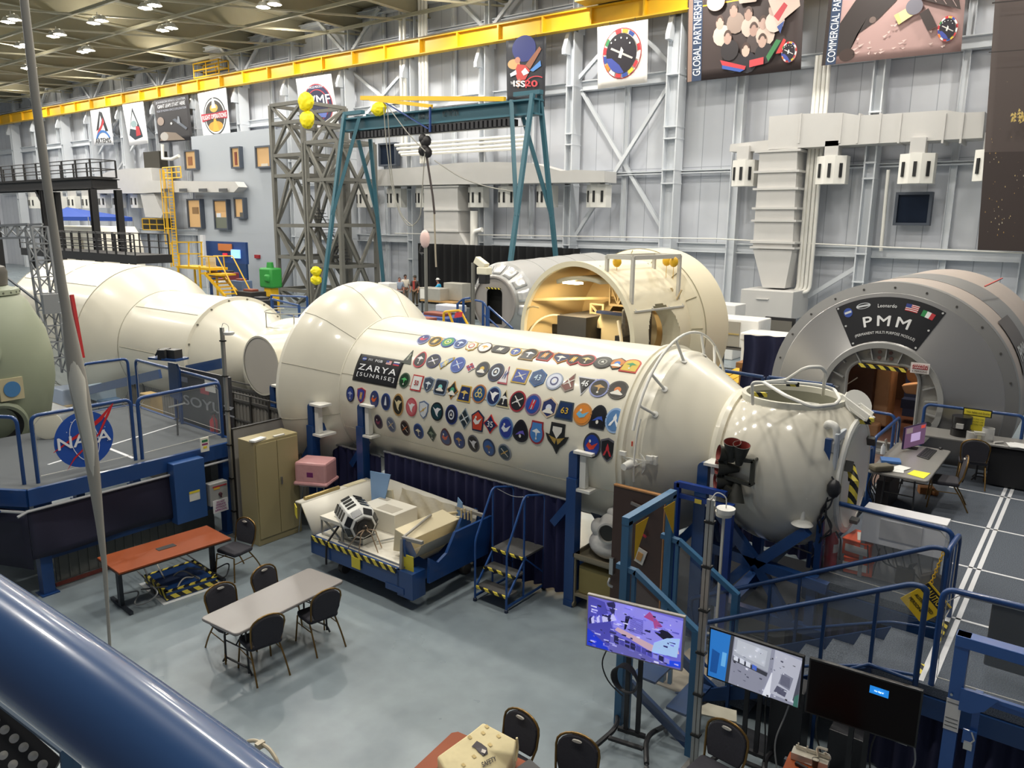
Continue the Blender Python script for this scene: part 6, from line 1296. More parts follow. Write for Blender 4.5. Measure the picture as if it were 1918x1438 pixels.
p2 = UY(1450,655,28.5); g = G(); g.box((p2.x-.2,28.5,.85),(1.7,1.2,1.7)); g.box((p2.x-.2,28.5,1.75),(1.8,1.3,.3)); tag(g.put('covered_pallet',WRAP,bevel=.06),'low white plastic covered pallet behind the traffic cone','pallet')
p2 = UY(1460,618,34); q = thing('monitor_cart','black framed monitor on cart below the air handler','cart',(p2.x,34,0)); g = G(); g.box((p2.x,34,p2.z),(1.3,.15,1.1)); g.bx((p2.x-.5,33.9,0),(p2.x-.42,34,p2.z)); g.bx((p2.x+.42,33.9,0),(p2.x+.5,34,p2.z)); g.put('frame',M_BLACK,q); g = G(); g.box((p2.x,33.9,p2.z),(1.1,.05,.85)); g.put('screen',col('#6c6860'),q)
q = thing('traffic_cone','bright orange traffic cone beside the silver module','cone',UY(1426,678,22)); c = UY(1426,678,22); g = G(); g.lathe(c,Z,[(0,.16),(.62,.04),(.64,.0)],20); g.put('cone',mat('cone_orange','#f04a30',.5,emit=0),q); g = G(); g.box(c,(.4,.4,.03)); g.put('foot',col('#d8402a'),q)
bz = c.z-.02
q = thing('yellow_steel_beam','stack of yellow steel channel beams lying between the cream and silver modules','beam',UY(1390,700,20)); 
for k in range(3): g = G(); a_,b_ = UZ(1322+12*k,722+7*k,.75),UZ(1417+8*k,682+4*k,.75); g.ibeam(a_,b_,.28,.2,.03); g.put('channel',M_YEL,q)
g = G(); m_ = (UZ(1322,722,.75)+UZ(1430,690,.75))/2; g.bx((m_.x-1.0,m_.y-1.5,0),(m_.x-.6,m_.y-1.2,.63)); g.bx((m_.x+.0,m_.y+1.2,0),(m_.x+.4,m_.y+1.5,.63)); g.put('trestle',col('#3c3a36'),q)
g = G(); g.box(c-V(0,0,.1),(1.2,.8,.16)); g.bx((c.x-.5,c.y-.35,0),(c.x-.4,c.y+.35,c.z-.18)); g.bx((c.x+.4,c.y-.35,0),(c.x+.5,c.y+.35,c.z-.18)); tag(g.put('wooden_pallet',col('#9a6a3a',.7)),'wooden stand under the orange traffic cone','pallet')
p2 = UY(1448,672,18.5); g = G(); g.sheet(lambda u,v: Vector((p2.x-.8+1.6*u+.03*math.sin(v*9),18.6+.08*math.sin(u*24)+.5*u,p2.z+.5-.9*(1-u)**2*v-(1.9)*v)),40,8); tag(g.put('blue_drape',mat('navy_curtain','#1a1d3c',.85)),'dark blue drape beside the left rim of the silver module','drape')
brail('horizontal dark blue pipe rail below the yellow beams',[(1318,688),(1430,706)],14.6,.035,M_BLUED,z0=0); brail('dark blue pipe rail reaching the silver module door',[(1440,706),(1560,722)],14.6,.035,M_BLUED,z0=0)
# ================================================================== FLOOR LEVEL, LEFT AND CENTRE
# banquet chair, built once, facing -y
CH = mat('chair_fabric','#35343b',.85,noise=.25,scale=60); CG = mat('chair_gold','#7d6238',.35,.75)
def make_chair():
    t = thing('banquet_chair','','chair',(0,0,0),'dark padded banquet chairs with gold frames')
    g = G(); pts = [(-.21,-.2),(.21,-.2),(.235,-.1),(.23,.16),(.2,.2),(-.2,.2),(-.23,.16),(-.235,-.1)]
    g.prism(pts,(0,0,.41),X,Y,.07); g.put('seat',CH,t,bevel=.025)
    g = G(); lean = lambda z: .2+(z-.5)*.16
    bp = [(-.17,.5),(.17,.5),(.205,.6),(.21,.75)]+[(.21*math.cos(a),.75+.15*math.sin(a)) for a in [PI*i/10 for i in range(1,10)]]+[(-.21,.75),(-.205,.6)]
    n = Vector((0,.16,1)).normalized(); 
    g.prism(bp,(0,lean(0)-.0,0),X,n,-.045); g.v = [v+V(0,0,0) for v in g.v]; g.put('backrest',CH,t,bevel=.012)
    fr = [Vector((p[0]*1.08,0,0))+Vector((0,lean(0)+.02,0))+n*(p[1]+(.015 if p[1] > .76 else 0)) for p in bp[2:-1]]
    lo = [Vector((.2,.2,.42))]; 
    g = G(); g.tube([(.19,.17,.43)]+fr+[(-.19,.17,.43)],.013,8); g.put('back_frame',CG,t)
    g = G(); c = Vector((0,lean(0)-.03,0))+n*.865; g.prism([(.05*math.cos(a),.014*math.sin(a)) for a in [2*PI*i/12 for i in range(12)]],c,X,n,-.02); g.put('hand_grip',col('#b8b4ac',.5),t)
    for sx in (-1,1):
        g = G(); g.tube([(sx*.2,-.2,.4),(sx*.225,-.24,0)],.012,8); g.put('leg',CG,t)
        g = G(); g.tube([(sx*.19,.12,.41),(sx*.21,.26,.2),(sx*.22,.36,0)],.012,8,fillet=.1); g.put('leg',CG,t)
        g = G(); g.tube([(sx*.21,-.2,.3),(sx*.205,.2,.3)],.008,6); g.put('stretcher',CG,t)
    g = G(); g.tube([(-.2,-.2,.4),(.2,-.2,.4)],.01,6); g.put('front_rail',CG,t); return t
ch0 = make_chair()
CHAIRS = [((-8.2,5.36),-PI/2-.2,'banquet chair tucked at the near side of the grey table, near end',0),((-8.17,6.26),-PI/2-.17,'banquet chair at the near side of the grey table, far end',0),
          ((-8.9,5.38),PI/2-.1,'banquet chair behind the grey table, left of the two far ones',0),((-8.92,6.14),PI/2+.1,'banquet chair behind the grey table, right of the two far ones',0),
          ((-10.95,6.78),.15,'banquet chair at the end of the wood topped table by the cabinet',0),((-4.22,5.45),-.05,'banquet chair back beside the cream tote bag at the bottom edge',0),
          ((-3.5,5.5),.2,'banquet chair back cut by the bottom edge right of the tote bag',0),((-2.5,6.6),-.1,'banquet chair back in front of the screens at the bottom edge',0),
          ((-1.58,15.9),.15+0,'banquet chair at the far table on the raised floor',1.2),((-1.78,14.3),-PI/2+.2,'banquet chair at the right side of the computer table',1.2)]
for k,((x,y),rz,l,z) in enumerate(CHAIRS):
    o = ch0 if k == 0 else copy_tree(ch0); o.location = (x,y,z); o.rotation_euler = (0,0,rz+(PI if k == 8 else 0)); o['label'] = 'dark padded '+l
def folding_table(label,cx,cy,w,l,rz,z0=0,top='#8a8583',h=.74,name='folding_table'):
    t = thing(name,label,'table',(cx,cy,z0),rz=rz)
    g = G(); r = .06; P_ = [(sx*(w/2-r)+r*math.cos(a),sy*(l/2-r)+r*math.sin(a)) for sx,sy,a0 in ((1,1,0),(-1,1,90),(-1,-1,180),(1,-1,270)) for a in [math.radians(a0+22.5*i) for i in range(5)]]
    g.prism(P_,(0,0,h-.045),X,Y,.045); g.put('tabletop',mat('tabletop_'+top.strip('#'),top,.28,noise=.05,scale=2),t,world=False,bevel=.015)
    for sy in (-1,1):
        g = G(); yy = sy*(l/2-.25)
        for sx in (-1,1): g.tube([(sx*.22,yy,h-.05),(sx*.24,yy,.06),(sx*.24,yy,.03)],.014,8)
        g.tube([(-.3,yy,.0+.015),(-.24,yy,.1),(.24,yy,.1),(.3,yy,.015)],.014,8,fillet=.05); g.tube([(-.23,yy,.35),(.23,yy,.35)],.01,6); g.tube([(0,yy,.35),(0,yy-sy*.3,h-.06)],.01,6); g.put('leg_frame',col('#3d3d3f',.4,.5),t,world=False)
    return t
folding_table('long grey plastic folding table with four chairs, centre left',-8.5,5.83,.74,1.84,math.radians(3.5))
# wood topped table
t = thing('wood_table','red brown wood topped table in front of the navy drape','table',(-11.26,5.78,0),rz=math.radians(-4))
WOOD = mat('cherry_wood','#8c431f',.5,noise=.2,scale=3,spec=.3)
g = G(); g.bx((-.4,-.88,.705),(.4,.88,.735)); g.put('tabletop',WOOD,t,world=False,bevel=.006)
g = G(); g.bx((-.405,-.885,.69),(.405,.885,.705)); g.put('edge_band',col('#2a2322'),t,world=False)
g = G(); g.bx((-.06,-.14,.735),(.06,.14,.742)); g.put('cable_grommet',col('#33302f'),t,world=False)
for sy in (-1,1): g = G(); g.bar((0,sy*.74,.04),(0,sy*.74,.69),.09,.06); g.bar((-.36,sy*.74,.025),(.36,sy*.74,.025),.05,.05); g.put('leg',col('#2b3038',.5),t,world=False)
# floor scale with hazard edge
t = thing('floor_box','low blue box with black and yellow hazard edging under the wood table','box',(-11.3,6.0,0),rz=-.12)
g = G(); g.bx((-.42,-.4,0),(.42,.4,.16)); g.put('body',M_BLUE,t,world=False)
g = G(); 
for a,b in (((-.43,-.41),(.43,-.36)),((.38,-.41),(.43,.41)),((-.43,.36),(.43,.41)),((-.43,-.41),(-.38,.41))): g.bx((a[0],a[1],.15),(b[0],b[1],.168))
g.bx((-.43,-.412,.05),(.43,-.4,.15)); g.bx((.42,-.41,.03),(.432,.41,.1)); g.put('hazard_edging',M_HAZ,t,world=False)
g = G(); g.bx((-.5,-.48,0),(.5,.48,.008)); g.put('floor_mat',col('#c9ccce'),t,world=False)
rr = random.Random(3)
for k in range(5):
    g = G(); p = [(-11.6+rr.uniform(-.2,.2),5.2+.3*k,.02)]+[(-11.3+rr.uniform(-.5,.5),5.4+.25*k+rr.uniform(-.3,.3),rr.uniform(.02,.3)) for _ in range(4)]+[(-12.2,5.6+.2*k,.3)]
    g.tube(p,.012,6,fillet=.2); tag(g.put('loose_cable',col(('#8c8d8c','#4a4a4c','#b0aca4')[k % 3])),'grey cable tangled under the wood table','cable','cables under the wood table')
# tan cabinet
t = thing('storage_cabinet','tall tan two door metal storage cabinet','cabinet',(-11.85,8.16,0))
g = G(); g.bx((-12.1,7.69,0),(-11.62,8.63,1.95)); g.put('body',M_TAN,t,bevel=.008)
for y0,y1 in ((7.72,8.155),(8.165,8.6)): g = G(); g.bx((-11.62,y0,.13),(-11.6,y1,1.9)); d_ = g.put('door',M_TAN,t,bevel=.004)
g = G(); g.bx((-11.6,8.2,1.06),(-11.57,8.225,1.2)); g.put('handle',M_CHROME,d_)
g = G(); g.box((-11.68,7.82,1.975),(.13,.3,.03),.25); tag(g.put('paper_strip',col('#e4e2da')),'rolled white paper lying on top of the tan cabinet','paper')
g = G(); g.box((-11.66,8.25,1.965),(.06,.22,.02)); tag(g.put('paper_slip',col('#dcd8cc')),'small white slip on the front edge of the cabinet top','paper')
# partitions
t = thing('partition_panel','grey upright partition panel behind the tan cabinet','partition',(-12.42,8.6,0))
a,b = UX(434,804,-12.4),UX(571,770,-12.4)
g = G(); g.bx((-12.44,a.y,0),(-12.38,b.y+.05,a.z)); g.put('panel',col('#8f8d8b',.6),t)
g = G(); g.bar((-12.41,a.y,a.z),(-12.41,b.y+.05,a.z),.07,.02); g.bar((-12.41,a.y,0),(-12.41,a.y,a.z),.07,.02,up=Y); g.bar((-12.41,b.y+.05,0),(-12.41,b.y+.05,a.z),.07,.04,up=Y); g.put('dark_trim',col('#2b2a2a'),t)
FG = mat('fence_grey','#8e8a84',.6)
for nm,(pa,pb,yy,drop),lab in (('a',((200,665),(520,727),9.75,.75),'long grey board fence running below the far modules'),('b',((426,728),(580,775),9.2,.9),'nearer grey fence panel with top wire left of the dome')):
    a,b = UY(*pa,yy),UY(*pb,yy); t = thing('fence_panel',lab,'fence',((a.x+b.x)/2,yy,0)); zz = (a.z+b.z)/2
    if nm == 'b': a.x = max(a.x,-12.9-1.6)
    g = G(); n = int((b.x-a.x)/.12)
    g.bx((a.x,yy,0),(b.x,yy+.02,zz-.12)); 
    for k in range(n): x = a.x+(b.x-a.x)*k/n; g.bx((x,yy-.012,.1),(x+.05,yy,zz-.2))
    o = g.put('boards',FG,t)
    g = G(); g.bar((a.x,yy,zz),(b.x,yy,zz),.03,.03); g.bar((a.x,yy-.02,zz-.13),(b.x,yy-.02,zz-.13),.03,.05); g.bar((a.x,yy-.02,zz-.55),(b.x,yy-.02,zz-.55),.03,.03); g.put('rail',col('#5a5856'),t)
    for k in range(5): x = a.x+(b.x-a.x)*k/4; g = G(); g.bar((x,yy-.03,0),(x,yy-.03,zz+.02),.04); g.put('post',col('#3a3836'),t)
tag(G().bx((-14.5,8.4,0),(-13.1,9.0,1.05)).put('equipment_desk',col('#2e2c2b',.5),bevel=.02),'dark equipment desk behind the tan cabinet','desk')
for k,(x,y,s_,c_,l) in enumerate(((-13.55,8.75,(.4,.3,.25),'#d8cdb0','cream instrument box on the dark desk'),(-13.95,8.7,(.3,.3,.3),'#6a6864','grey instrument beside the cream box'),(-13.3,8.6-.0,(.3,.25,.4),'#d4d4d4','stack of white papers at the desk end'),(-14.2,8.6,(.3,.3,.2),'#31547e','small blue device at the far end of the dark desk'))):
    g = G(); g.box((x,y,1.05+s_[2]/2),s_,.3*k); tag(g.put('instrument_box',col(c_),bevel=.02),l,'instrument')
# pink wrapped device on a stand
t = thing('wrapped_device','device wrapped in pink anti static plastic beside the cabinet','device',(-11.5,8.8,.95))
PINK = mat('pink_wrap','#e0a8a8',.3,noise=.08,scale=5,bump=.7,bscale=4)
c = (UY(592,880,8.8)); g = G(); g.box(c,(.62,.5,.42),.45); g.box(c-V(0,0,.2),(.68,.56,.08),.45); o = g.put('wrap',PINK,t,bevel=.06); 
g = G(); g.box(c+V(.2,-.3,.02),(.12,.01,.09),.45); g.put('purple_label',col('#7a2a68'),t)
t2 = thing('folding_stand','thin grey folding stand under the pink wrapped device','stand',(c.x,c.y,0)); zb_ = c.z-.26
for sx,sy in ((-1,-1),(1,-1),(0,1)): g = G(); g.cyl((c.x+sx*.2,c.y+sy*.15,zb_),(c.x+sx*.28,c.y+sy*.25,0),.012,n=6); g.put('leg',M_CHROME,t2)
g = G(); g.box((c.x,c.y,zb_),(.5,.4,.02),.45); g.put('plate',M_CHROME,t2)
# navy curtain under the patched module
NAV = mat('navy_drape','#20224a',.85)
def drape(label,x0,x1,y,z0,z1,name='drape_curtain',amp=.045,fr=30,taper=.0):
    t = thing(name,label,'curtain',((x0+x1)/2,y,0)); L_ = x1-x0
    g = G(); g.sheet(lambda u,v: Vector((x0+L_*u,y+amp*(1.2-.5*v)*(math.sin(fr*u*L_)+.4*math.sin(fr*.43*u*L_+1)),z0+(z1-z0)*v-.04*(1-v)*math.sin(3*u*L_))),int(L_*60),4); g.put('cloth',NAV,t)
    g = G(); g.tube([(x0,y,z1),(x1,y,z1)],.02,6); g.put('rod',col('#9a9a9c',.4,.5),t)
    return t
drape('long navy blue curtain hanging below the patched white module',-10.3,-6.15,9.55,.02,1.62)
drape('added navy drape standing in for the shade behind the glossy sphere',-6.0,-2.9,13.4,.02,1.9)  # drape added to darken the background below the sphere
drape('navy blue curtain section behind the pink device',-12.3,-10.4,9.55,.02,1.5)
# lunar payload pallet
t = thing('payload_pallet','open blue and white payload pallet mockup with hazard striped front','pallet',(-9,8.5,0))
WI = mat('pallet_white','#e4dfd2',.45); FOIL = mat('foil_blanket','#d8d0bc',.35,.3,noise=.1,scale=6,bump=1.0,bscale=7)
g = G(); g.bx((-10.08,7.67,.32),(-8.0,7.73,.62)); g.bx((-10.08,9.34,.3),(-7.8,9.4,1.0)); g.bx((-8.05,7.67,.2),(-7.72,7.95,.62)); g.bx((-10.1,7.67,.32),(-10.04,9.4,.62)); g.bx((-10,7.9,.25),(-8,8.1,.34)); g.bx((-10,9,.25),(-8,9.2,.34)); g.bx((-8.3,7.66,.24),(-7.9,7.74,.34)); g.put('base_frame',M_BLUE,t)
rib = [(0,.3),(1.55,.3),(1.62,1.08),(1.42,1.08)]+[(.78+.66*math.cos(a),1.08-.62*abs(math.sin(a))) for a in [PI*i/10 for i in range(1,10)]]+[(.12,1.08),(-.02,1.08)]
for x_,nm in ((-7.98,'near'),(-7.62,'far')):
    g = G(); g.prism([(p[0],p[1]) for p in [(0,.3),(1.6,.35),(1.66,1.1),(1.3,1.1),(1.05,.75),(.75,.62),(.4,.62),(.2,.78),(.05,1.1),(-.04,1.1)]] if nm == 'near' else [(.1,.45),(1.5,.45),(1.6,1.08),(.7,1.08),(.5,.8),(.3,.72),(.12,.85)],(x_,7.78,0),Y,Z,.05); g.put('rib_panel',M_BLUE,t)
g = G(); g.bx((-10.04,7.73,.58),(-8.0,9.34,.63)); g.put('deck',WI,t)
g = G(); g.bx((-10.07,7.655,.55),(-8.06,7.67,.635)); g.put('hazard_strip',M_HAZ,t)
g = G(); g.sheet(lambda u,v: Vector((-10.08-.3*v,7.72+1.6*u,.6+.5*v)),2,2); g.sheet(lambda u,v: Vector((-10.38-.16*v,7.72+1.6*u,1.1)),1,1); g.put('side_wall',WI,t,thick=.03)
g = G(); g.sheet(lambda u,v: Vector((-10.05+2.2*u,9.2+.14*v,.6+.62*v-.1*u*v)),2,2); g.put('rear_wall',WI,t,thick=.03)
g = G(); g.sheet(lambda u,v: Vector((-9.55+1.35*u,9.14+.12*v+.02*math.sin(20*u+9*v),.64+.52*v-.05*u)),24,12); g.put('foil_blanket',FOIL,t)
g = G(); g.prism([(0,0),(.42,0),(.34,.5),(.0,.42)],(-9.98,9.14,.63),X,Z,.04); g.prism([(0,0),(.4,.05),(.34,.42),(.06,.36)],(-8.35,9.1,.63),X,Z,.04); g.put('foil_flap',mat('flap_cream','#d9d0b4',.5),t)
g = G(); g.prism([(0,0),(.34,.18),(.5,.68),(-.02,.64)],(-10.06,9.02,.78),X,Z,.015); g.put('blue_flap',mat('pale_blue_panel','#7fa3cf',.5),t)
g = G(); g.prism([(0,0),(.14,.02),(.15,.42),(.05,.5)],(-8.2,9.2,.82),X,Z,.015); g.put('blue_flap',mat('pale_blue_panel','#7fa3cf',.5),t)
g = G(); g.bx((-9.85,8.55,.63),(-9.0,9.1,.98)); eb = g.put('equipment_box',WI,t,bevel=.01)
g = G(); g.bx((-9.5,8.6,.98),(-9.1,8.85,.984)); g.bx((-9.82,8.95,.98),(-9.6,9.05,.984)); g.put('top_panel',col('#bdb6a8'),eb)
g = G(); g.bx((-10.0,7.8,.9),(-9.45,8.5,.96)); g.put('shelf_plate',WI,t); g = G(); g.lathe((-9.62,8.2,.962),Z,[(0,.08),(.006,.08),(.006,.05)],20); g.put('round_port',col('#4c4030'),t)
g = G()
for p_,q_ in (((-9.98,7.82,.64),(-9.98,7.82,.93)),((-9.45,7.82,.64),(-9.45,7.82,.93)),((-9.95,7.82,.92),(-9.48,7.82,.64)),((-9.45,8.48,.64),(-9.45,8.48,.93)),((-9.98,7.82,.66),(-9.45,7.82,.66))): g.bar(p_,q_,.025)
g.put('strut_frame',M_CHROME,t)
g = G(); g.cyl((-10.46,7.85,1.14),(-10.46,8.6,1.14),.035,n=10); g.put('roller_tube',mat('brass_tube','#b5a06a',.35,.6),t)
g = G(); g.bx((-10.53,8.75,1.11),(-10.4,9.2,1.125)); g.put('gauge_plate',col('#cfc5a4'),t)
g = G(); g.box((-10.43,7.7,1.0),(.02,.2,.2),.0); g.box((-8.73,7.65,.47),(.2,.01,.18)); g.box((-7.9,7.64,.75),(.02,.25,.22)); g.box((-7.9,7.76,.75),(.22,.01,.22))
for (c_,d_,rz_) in (((-10.4,7.62,1.0),(.22,.012,.2),-.5),((-8.95,7.645,.47),(.2,.012,.18),0),((-7.9,7.62+.14,.74),(.24,.012,.24),0)):
    q_ = G(); q_.box(c_,d_,rz_); q_.put('warning_label',mat('label_yellow','#dccb3c',.5),t)
g = G(); g.bar((-9.5,7.76,.65),(-7.95,7.76,.65),.02); g.bar((-8.95,8.1,.67),(-8.6,9.1,.67),.03,.02); g.bar((-8.7,8.9,.67),(-8.05,8.95,.67),.03,.02); g.put('floor_rail',M_CHROME,t)
g = G(); g.bar((-8.0,7.72,.62),(-8.02,7.78,1.08),.05); g.bar((-8.02,7.78,1.1),(-7.62,7.8,1.12),.05); g.bar((-8.02,7.78,1.1),(-8.3,8.7,1.12),.03); g.bar((-8.2,9.2,1.13),(-7.6,9.2,1.13),.05); g.put('grey_frame',col('#a8a5a0',.45,.4),t)
g = G(); g.prism([(0,0),(.3,.05),(.42,.3),(.05,.38)],(-8.42,9.05,.72),X,Z,1.1); tr = g.put('trough_cover',mat('trough_cream','#dccfae',.5),t,bevel=.01)
g = G(); g.cyl((-8.5,8.9,1.0),(-8.05,9.3,1.06),.025,n=8); 
for k in range(4): g.cyl((-7.95+.07*k,9.05,1.05),(-7.95+.07*k,9.05,1.2+.03*(k % 2)),.015,n=6)
g.put('connectors',mat('connector_cream','#cdbb92',.5),t)
g = G(); g.sheet(lambda u,v: Vector((-8.1+.35*v,7.9+1.2*u,.66+.34*v*v)),8,8); g.put('curved_liner',mat('liner_cream','#d5ccb4',.5),t)
for (x_,y_) in ((-9.6,7.95),(-8.15,7.95),(-9.6,9.1),(-8.0,9.2)): g = G(); g.lathe((x_,y_,.1),X,[(-.05,0),(-.05,.1),(.05,.1),(.05,0)],14); g.bx((x_-.04,y_-.04,.1),(x_+.04,y_+.04,.3)); g.put('caster',col('#4a4744'),t)
# small satellite barrel on the pallet
sa = thing('satellite_model','black and white faceted satellite barrel with dark windows on the pallet','satellite',(-9.2,8.1,.64))
c = V(-9.3,8.05,.92); ax = V(.9,-.4,-.05).normalized()
g = G(); g.lathe(c,ax,[(-.42,0),(-.42,.17),(-.3,.24),(.12,.25),(.24,.17),(.26,.1),(.26,0)],8,smooth=False); g.put('body',mat('satellite_white','#dcdcd8',.4),sa,bevel=.01)
u_,w_ = perp(ax)
for k in range(8):
    a = 2*PI*(k+.5)/8; d_ = u_*math.cos(a)+w_*math.sin(a); e_ = ax.cross(d_)
    for j,tt in enumerate((-.3,-.2,-.1,0)): g = G(); g.box(c+ax*tt+d_*.232,(.05,.13,.01),M=Matrix((ax,e_,d_)).transposed()); g.put('slot_window',col('#1a1c20',.2),sa)
    n_ = (d_*.83+ax*.55).normalized(); ax2 = e_.cross(n_); g = G(); g.box(c+ax*.18+d_*.2,(.1,.13,.012),M=Matrix((ax2,e_,n_)).transposed()); g.put('end_window',col('#1a1c20',.2),sa)
g = G(); g.lathe(c,ax,[(.262,.1),(.28,.1),(.3,.05),(.34,.05),(.34,0)],16); g.lathe(c,ax,[(.24,.155),(.268,.14),(.268,0)],8); g.put('docking_face',col('#2a2826',.4),sa)
g = G()
for q_ in ((-.15,-.25),(.1,-.3),(.28,-.05),(.2,.15)): g.tube([c+ax*.3,c+ax*.42+V(q_[0]*.3,q_[1]*.5,.02),(c.x+.25+q_[0],c.y-.1+q_[1]*.7,.64)],.008,6)
g.tube([c+ax*.3+V(.05*math.cos(a),0,.05*math.sin(a)) for a in [2*PI*i/10 for i in range(10)]],.008,5,closed=True); g.put('arm',mat('copper_arm','#a8927c',.35,.6),sa)
g = G(); g.bx((-9.55,7.95,.64),(-9.1,8.2,.72)); g.put('cradle',M_CHROME,sa)
tag(G().tube([c-ax*.3+V(0,-.05,.26),c-ax*.34+V(0,-.22,.0),(-9.66,7.64,.6),(-9.66,7.62,.25)],.018,6).put('black_strap',col('#15151a')),'black strap hanging over the striped front of the pallet','strap')
sa.scale = (1.2,1.2,1.2)
# rolling ladder
t = thing('rolling_ladder','blue rolling step ladder with hazard striped treads and handrails','ladder',(-6.94,9.05,0))
x0,x1 = -7.25,-6.63; BL2 = mat('ladder_blue','#27508f',.35)
for sx,xx in ((0,x0),(1,x1)):
    g = G(); g.tube([(xx,8.57,.04),(xx,8.57,1.0),(xx,9.0,1.75),(xx,9.5,1.62),(xx,9.54,1.55),(xx,9.54,.08)],.017,8,fillet=.1); g.put('handrail',BL2,t)
    g = G(); g.bar((xx,8.6,.24),(xx,9.05,.74),.025,.03); g.bar((xx,8.57,.08),(xx,9.54,.08),.025,.03); g.bar((xx,9.0,.74),(xx,9.54,.3),.02); g.bar((xx,9.0,.1),(xx,9.0,1.72),.022); g.put('side_frame',BL2,t)
    g = G(); g.lathe((xx,9.56,.06),X,[(-.02,0),(-.02,.06),(.02,.06),(.02,0)],14); g.put('wheel',col('#1d1d1f'),t)
    g = G(); g.lathe((xx,8.57,0),Z,[(0,.032),(.04,.03),(.05,.017)],12); g.put('rubber_foot',col('#1d2a44'),t)
TRD = mat('tread_grip','#4e4d4c',.8,noise=.3,scale=40)
for (y0,y1,z_) in ((8.58,8.85,.25),(8.78,9.02,.5),(8.96,9.54,.75)):
    g = G(); g.bx((x0,y0,z_-.03),(x1,y1,z_)); s_ = g.put('step',TRD,t); g = G(); g.bx((x0,y0-.01,z_-.035),(x1,y0+.02,z_+.004)); g.put('hazard_nosing',M_HAZ,s_)
g = G(); g.tube([(x0,9.1,1.7),(x0+.3,9.12,1.62),(x1,9.1,1.7)],.006,5,fillet=.2); g.put('chain',M_CHROME,t)

# ---------------------------------------------------------------- left platform
DZ = 1.75
t = thing('viewing_platform','raised blue steel platform with grey carpeted floor, left','platform',(-14.8,6.2,0))
g = G(); g.prism([(-12.62,4.4),(-12.62,7.98),(-13.0,8.05),(-16.9,8.2),(-16.9,7.1),(-16.1,6.6),(-16.1,4.3),(-13.4,3.9)],(0,0,DZ-.1),X,Y,.1); g.put('deck',mat('deck_carpet','#565a5e',.9,noise=.08,scale=60),t)
g = G()
for a,b in (((-12.6,4.4),(-12.6,7.98)),((-13.4,3.9),(-12.6,4.4)),((-12.6,7.98),(-16.9,8.2)),((-16.9,8.2),(-16.9,7.1)),((-13.4,3.9),(-16.1,4.3))): g.bar((*a,DZ-.12),(*b,DZ-.12),.07,.26)
g.put('edge_beam',M_BLUE,t)
for x_,y_ in ((-12.68,4.55),(-12.68,7.75),(-16.7,8.0),(-16.7,6.8),(-15,3.9)): g = G(); g.bar((x_,y_,0),(x_,y_,DZ-.2),.17,.17); g.bx((x_-.13,y_-.13,0),(x_+.13,y_+.13,.02)); g.put('post',M_BLUE,t)
g = G(); g.bar((-12.66,4.5,.62),(-12.66,7.8,.62),.08,.12); g.put('lower_beam',M_BLUED,t)
g = G(); g.bar((-14.6,4.3,DZ+.003),(-13.4,7.9,DZ+.003),.04,.006); g.bar(UZ(205,848,DZ+.003),UZ(255,860,DZ+.003),.05,.006)
g = G(); g.bar(UZ(90,870,DZ+.003),UZ(334,794,DZ+.003),.045,.006); g.bar(UZ(200,838,DZ+.003),UZ(250,858,DZ+.003),.06,.006); g.put('floor_line',mat('white_floor_tape','#d9dade',.6),t)
g = G(); g.tube([(-12.5,4.2,DZ-.34),(-12.52,4.35,DZ-.3),(-12.52,8.0,DZ-.3)],.022,6); g.tube([(-13.3,3.8,DZ-.28),(-12.52,4.3,DZ-.3)],.022,6); g.put('conduit',col('#a9aaac',.4),t)
g = G(); g.sheet(lambda u,v: Vector((-12.55+.05*math.sin(7*u+3*v)*(1-v),4.35+2.3*u,.66+(DZ-.95)*v)),30,8)
g.sheet(lambda u,v: Vector((-12.55-1.2*u,4.35-.5*u,.5+(DZ-.8)*v)),8,4); tp = g.put('tarpaulin',mat('navy_tarp','#1e1d33',.6,noise=.1,scale=3),t,thick=.01)
g = G(); g.bx((-12.85,4.75,.08),(-12.8,6.9,.56)); 
for k in range(14): g.bx((-12.8,4.8+.15*k,.08),(-12.785,4.82+.15*k,.56))
g.bx((-13.2,6.9,.0),(-12.9,7.6,1.4)); g.put('lower_cladding',mat('cladding_grey','#5a5c58',.6),t)
g = G(); g.bar((-12.75,4.7,.05),(-12.75,7,.05),.04,.05); g.put('red_kick_rail',col('#6a2f26'),t)
q = thing('electrical_box','tall blue electrical cabinet hung below the platform edge','electrical box',(-12.45,6.9,.56)); g = G(); g.bx((-12.58,6.6,.56),(-12.38,7.18,1.66)); g.put('cabinet',M_TEALB if False else mat('cabinet_blue','#2a5088',.45),q,bevel=.01)
g = G(); g.bx((-12.38,6.85,.92),(-12.375,7.05,1.06)); g.put('paper_label',col('#d8d8d0'),q); g = G(); g.bx((-12.375,6.85,1.06),(-12.372,7.05,1.1)); g.put('yellow_label',mat('label_yellow','#dccb3c',.5),q)
q = thing('switch_box','grey safety switch box with red handle and magenta notice','switch box',(-12.4,7.4,.6)); g = G(); g.bx((-12.5,7.22,.72),(-12.34,7.58,1.14)); g.put('housing',col('#9a9a98',.45),q,bevel=.01)
g = G(); g.bx((-12.34,7.28,1.06),(-12.335,7.56,1.085)); g.put('red_band',col('#a03038'),q); g = G(); g.bx((-12.34,7.3,1.02),(-12.336,7.42,1.06)); g.put('yellow_band',col('#d8a83c'),q); g = G(); g.lathe((-12.34,7.42,.92),X,[(0,.035),(.03,.03),(.04,0)],12); g.bar((-12.31,7.42,.86),(-12.31,7.42,.95),.02); g.put('handle',col('#4c2a34'),q)
g = G(); g.bx((-12.34,7.26,.58),(-12.33,7.56,.82)); nt_ = g.put('notice',col('#e2dfe0'),q); g = G()
for k in range(4): text(g,('DO NOT','OPERATE','WITHOUT','APPROVAL')[k],(-12.329,7.41,.78-.05*k),Y,Z,.16+.03*k,.035,.05)
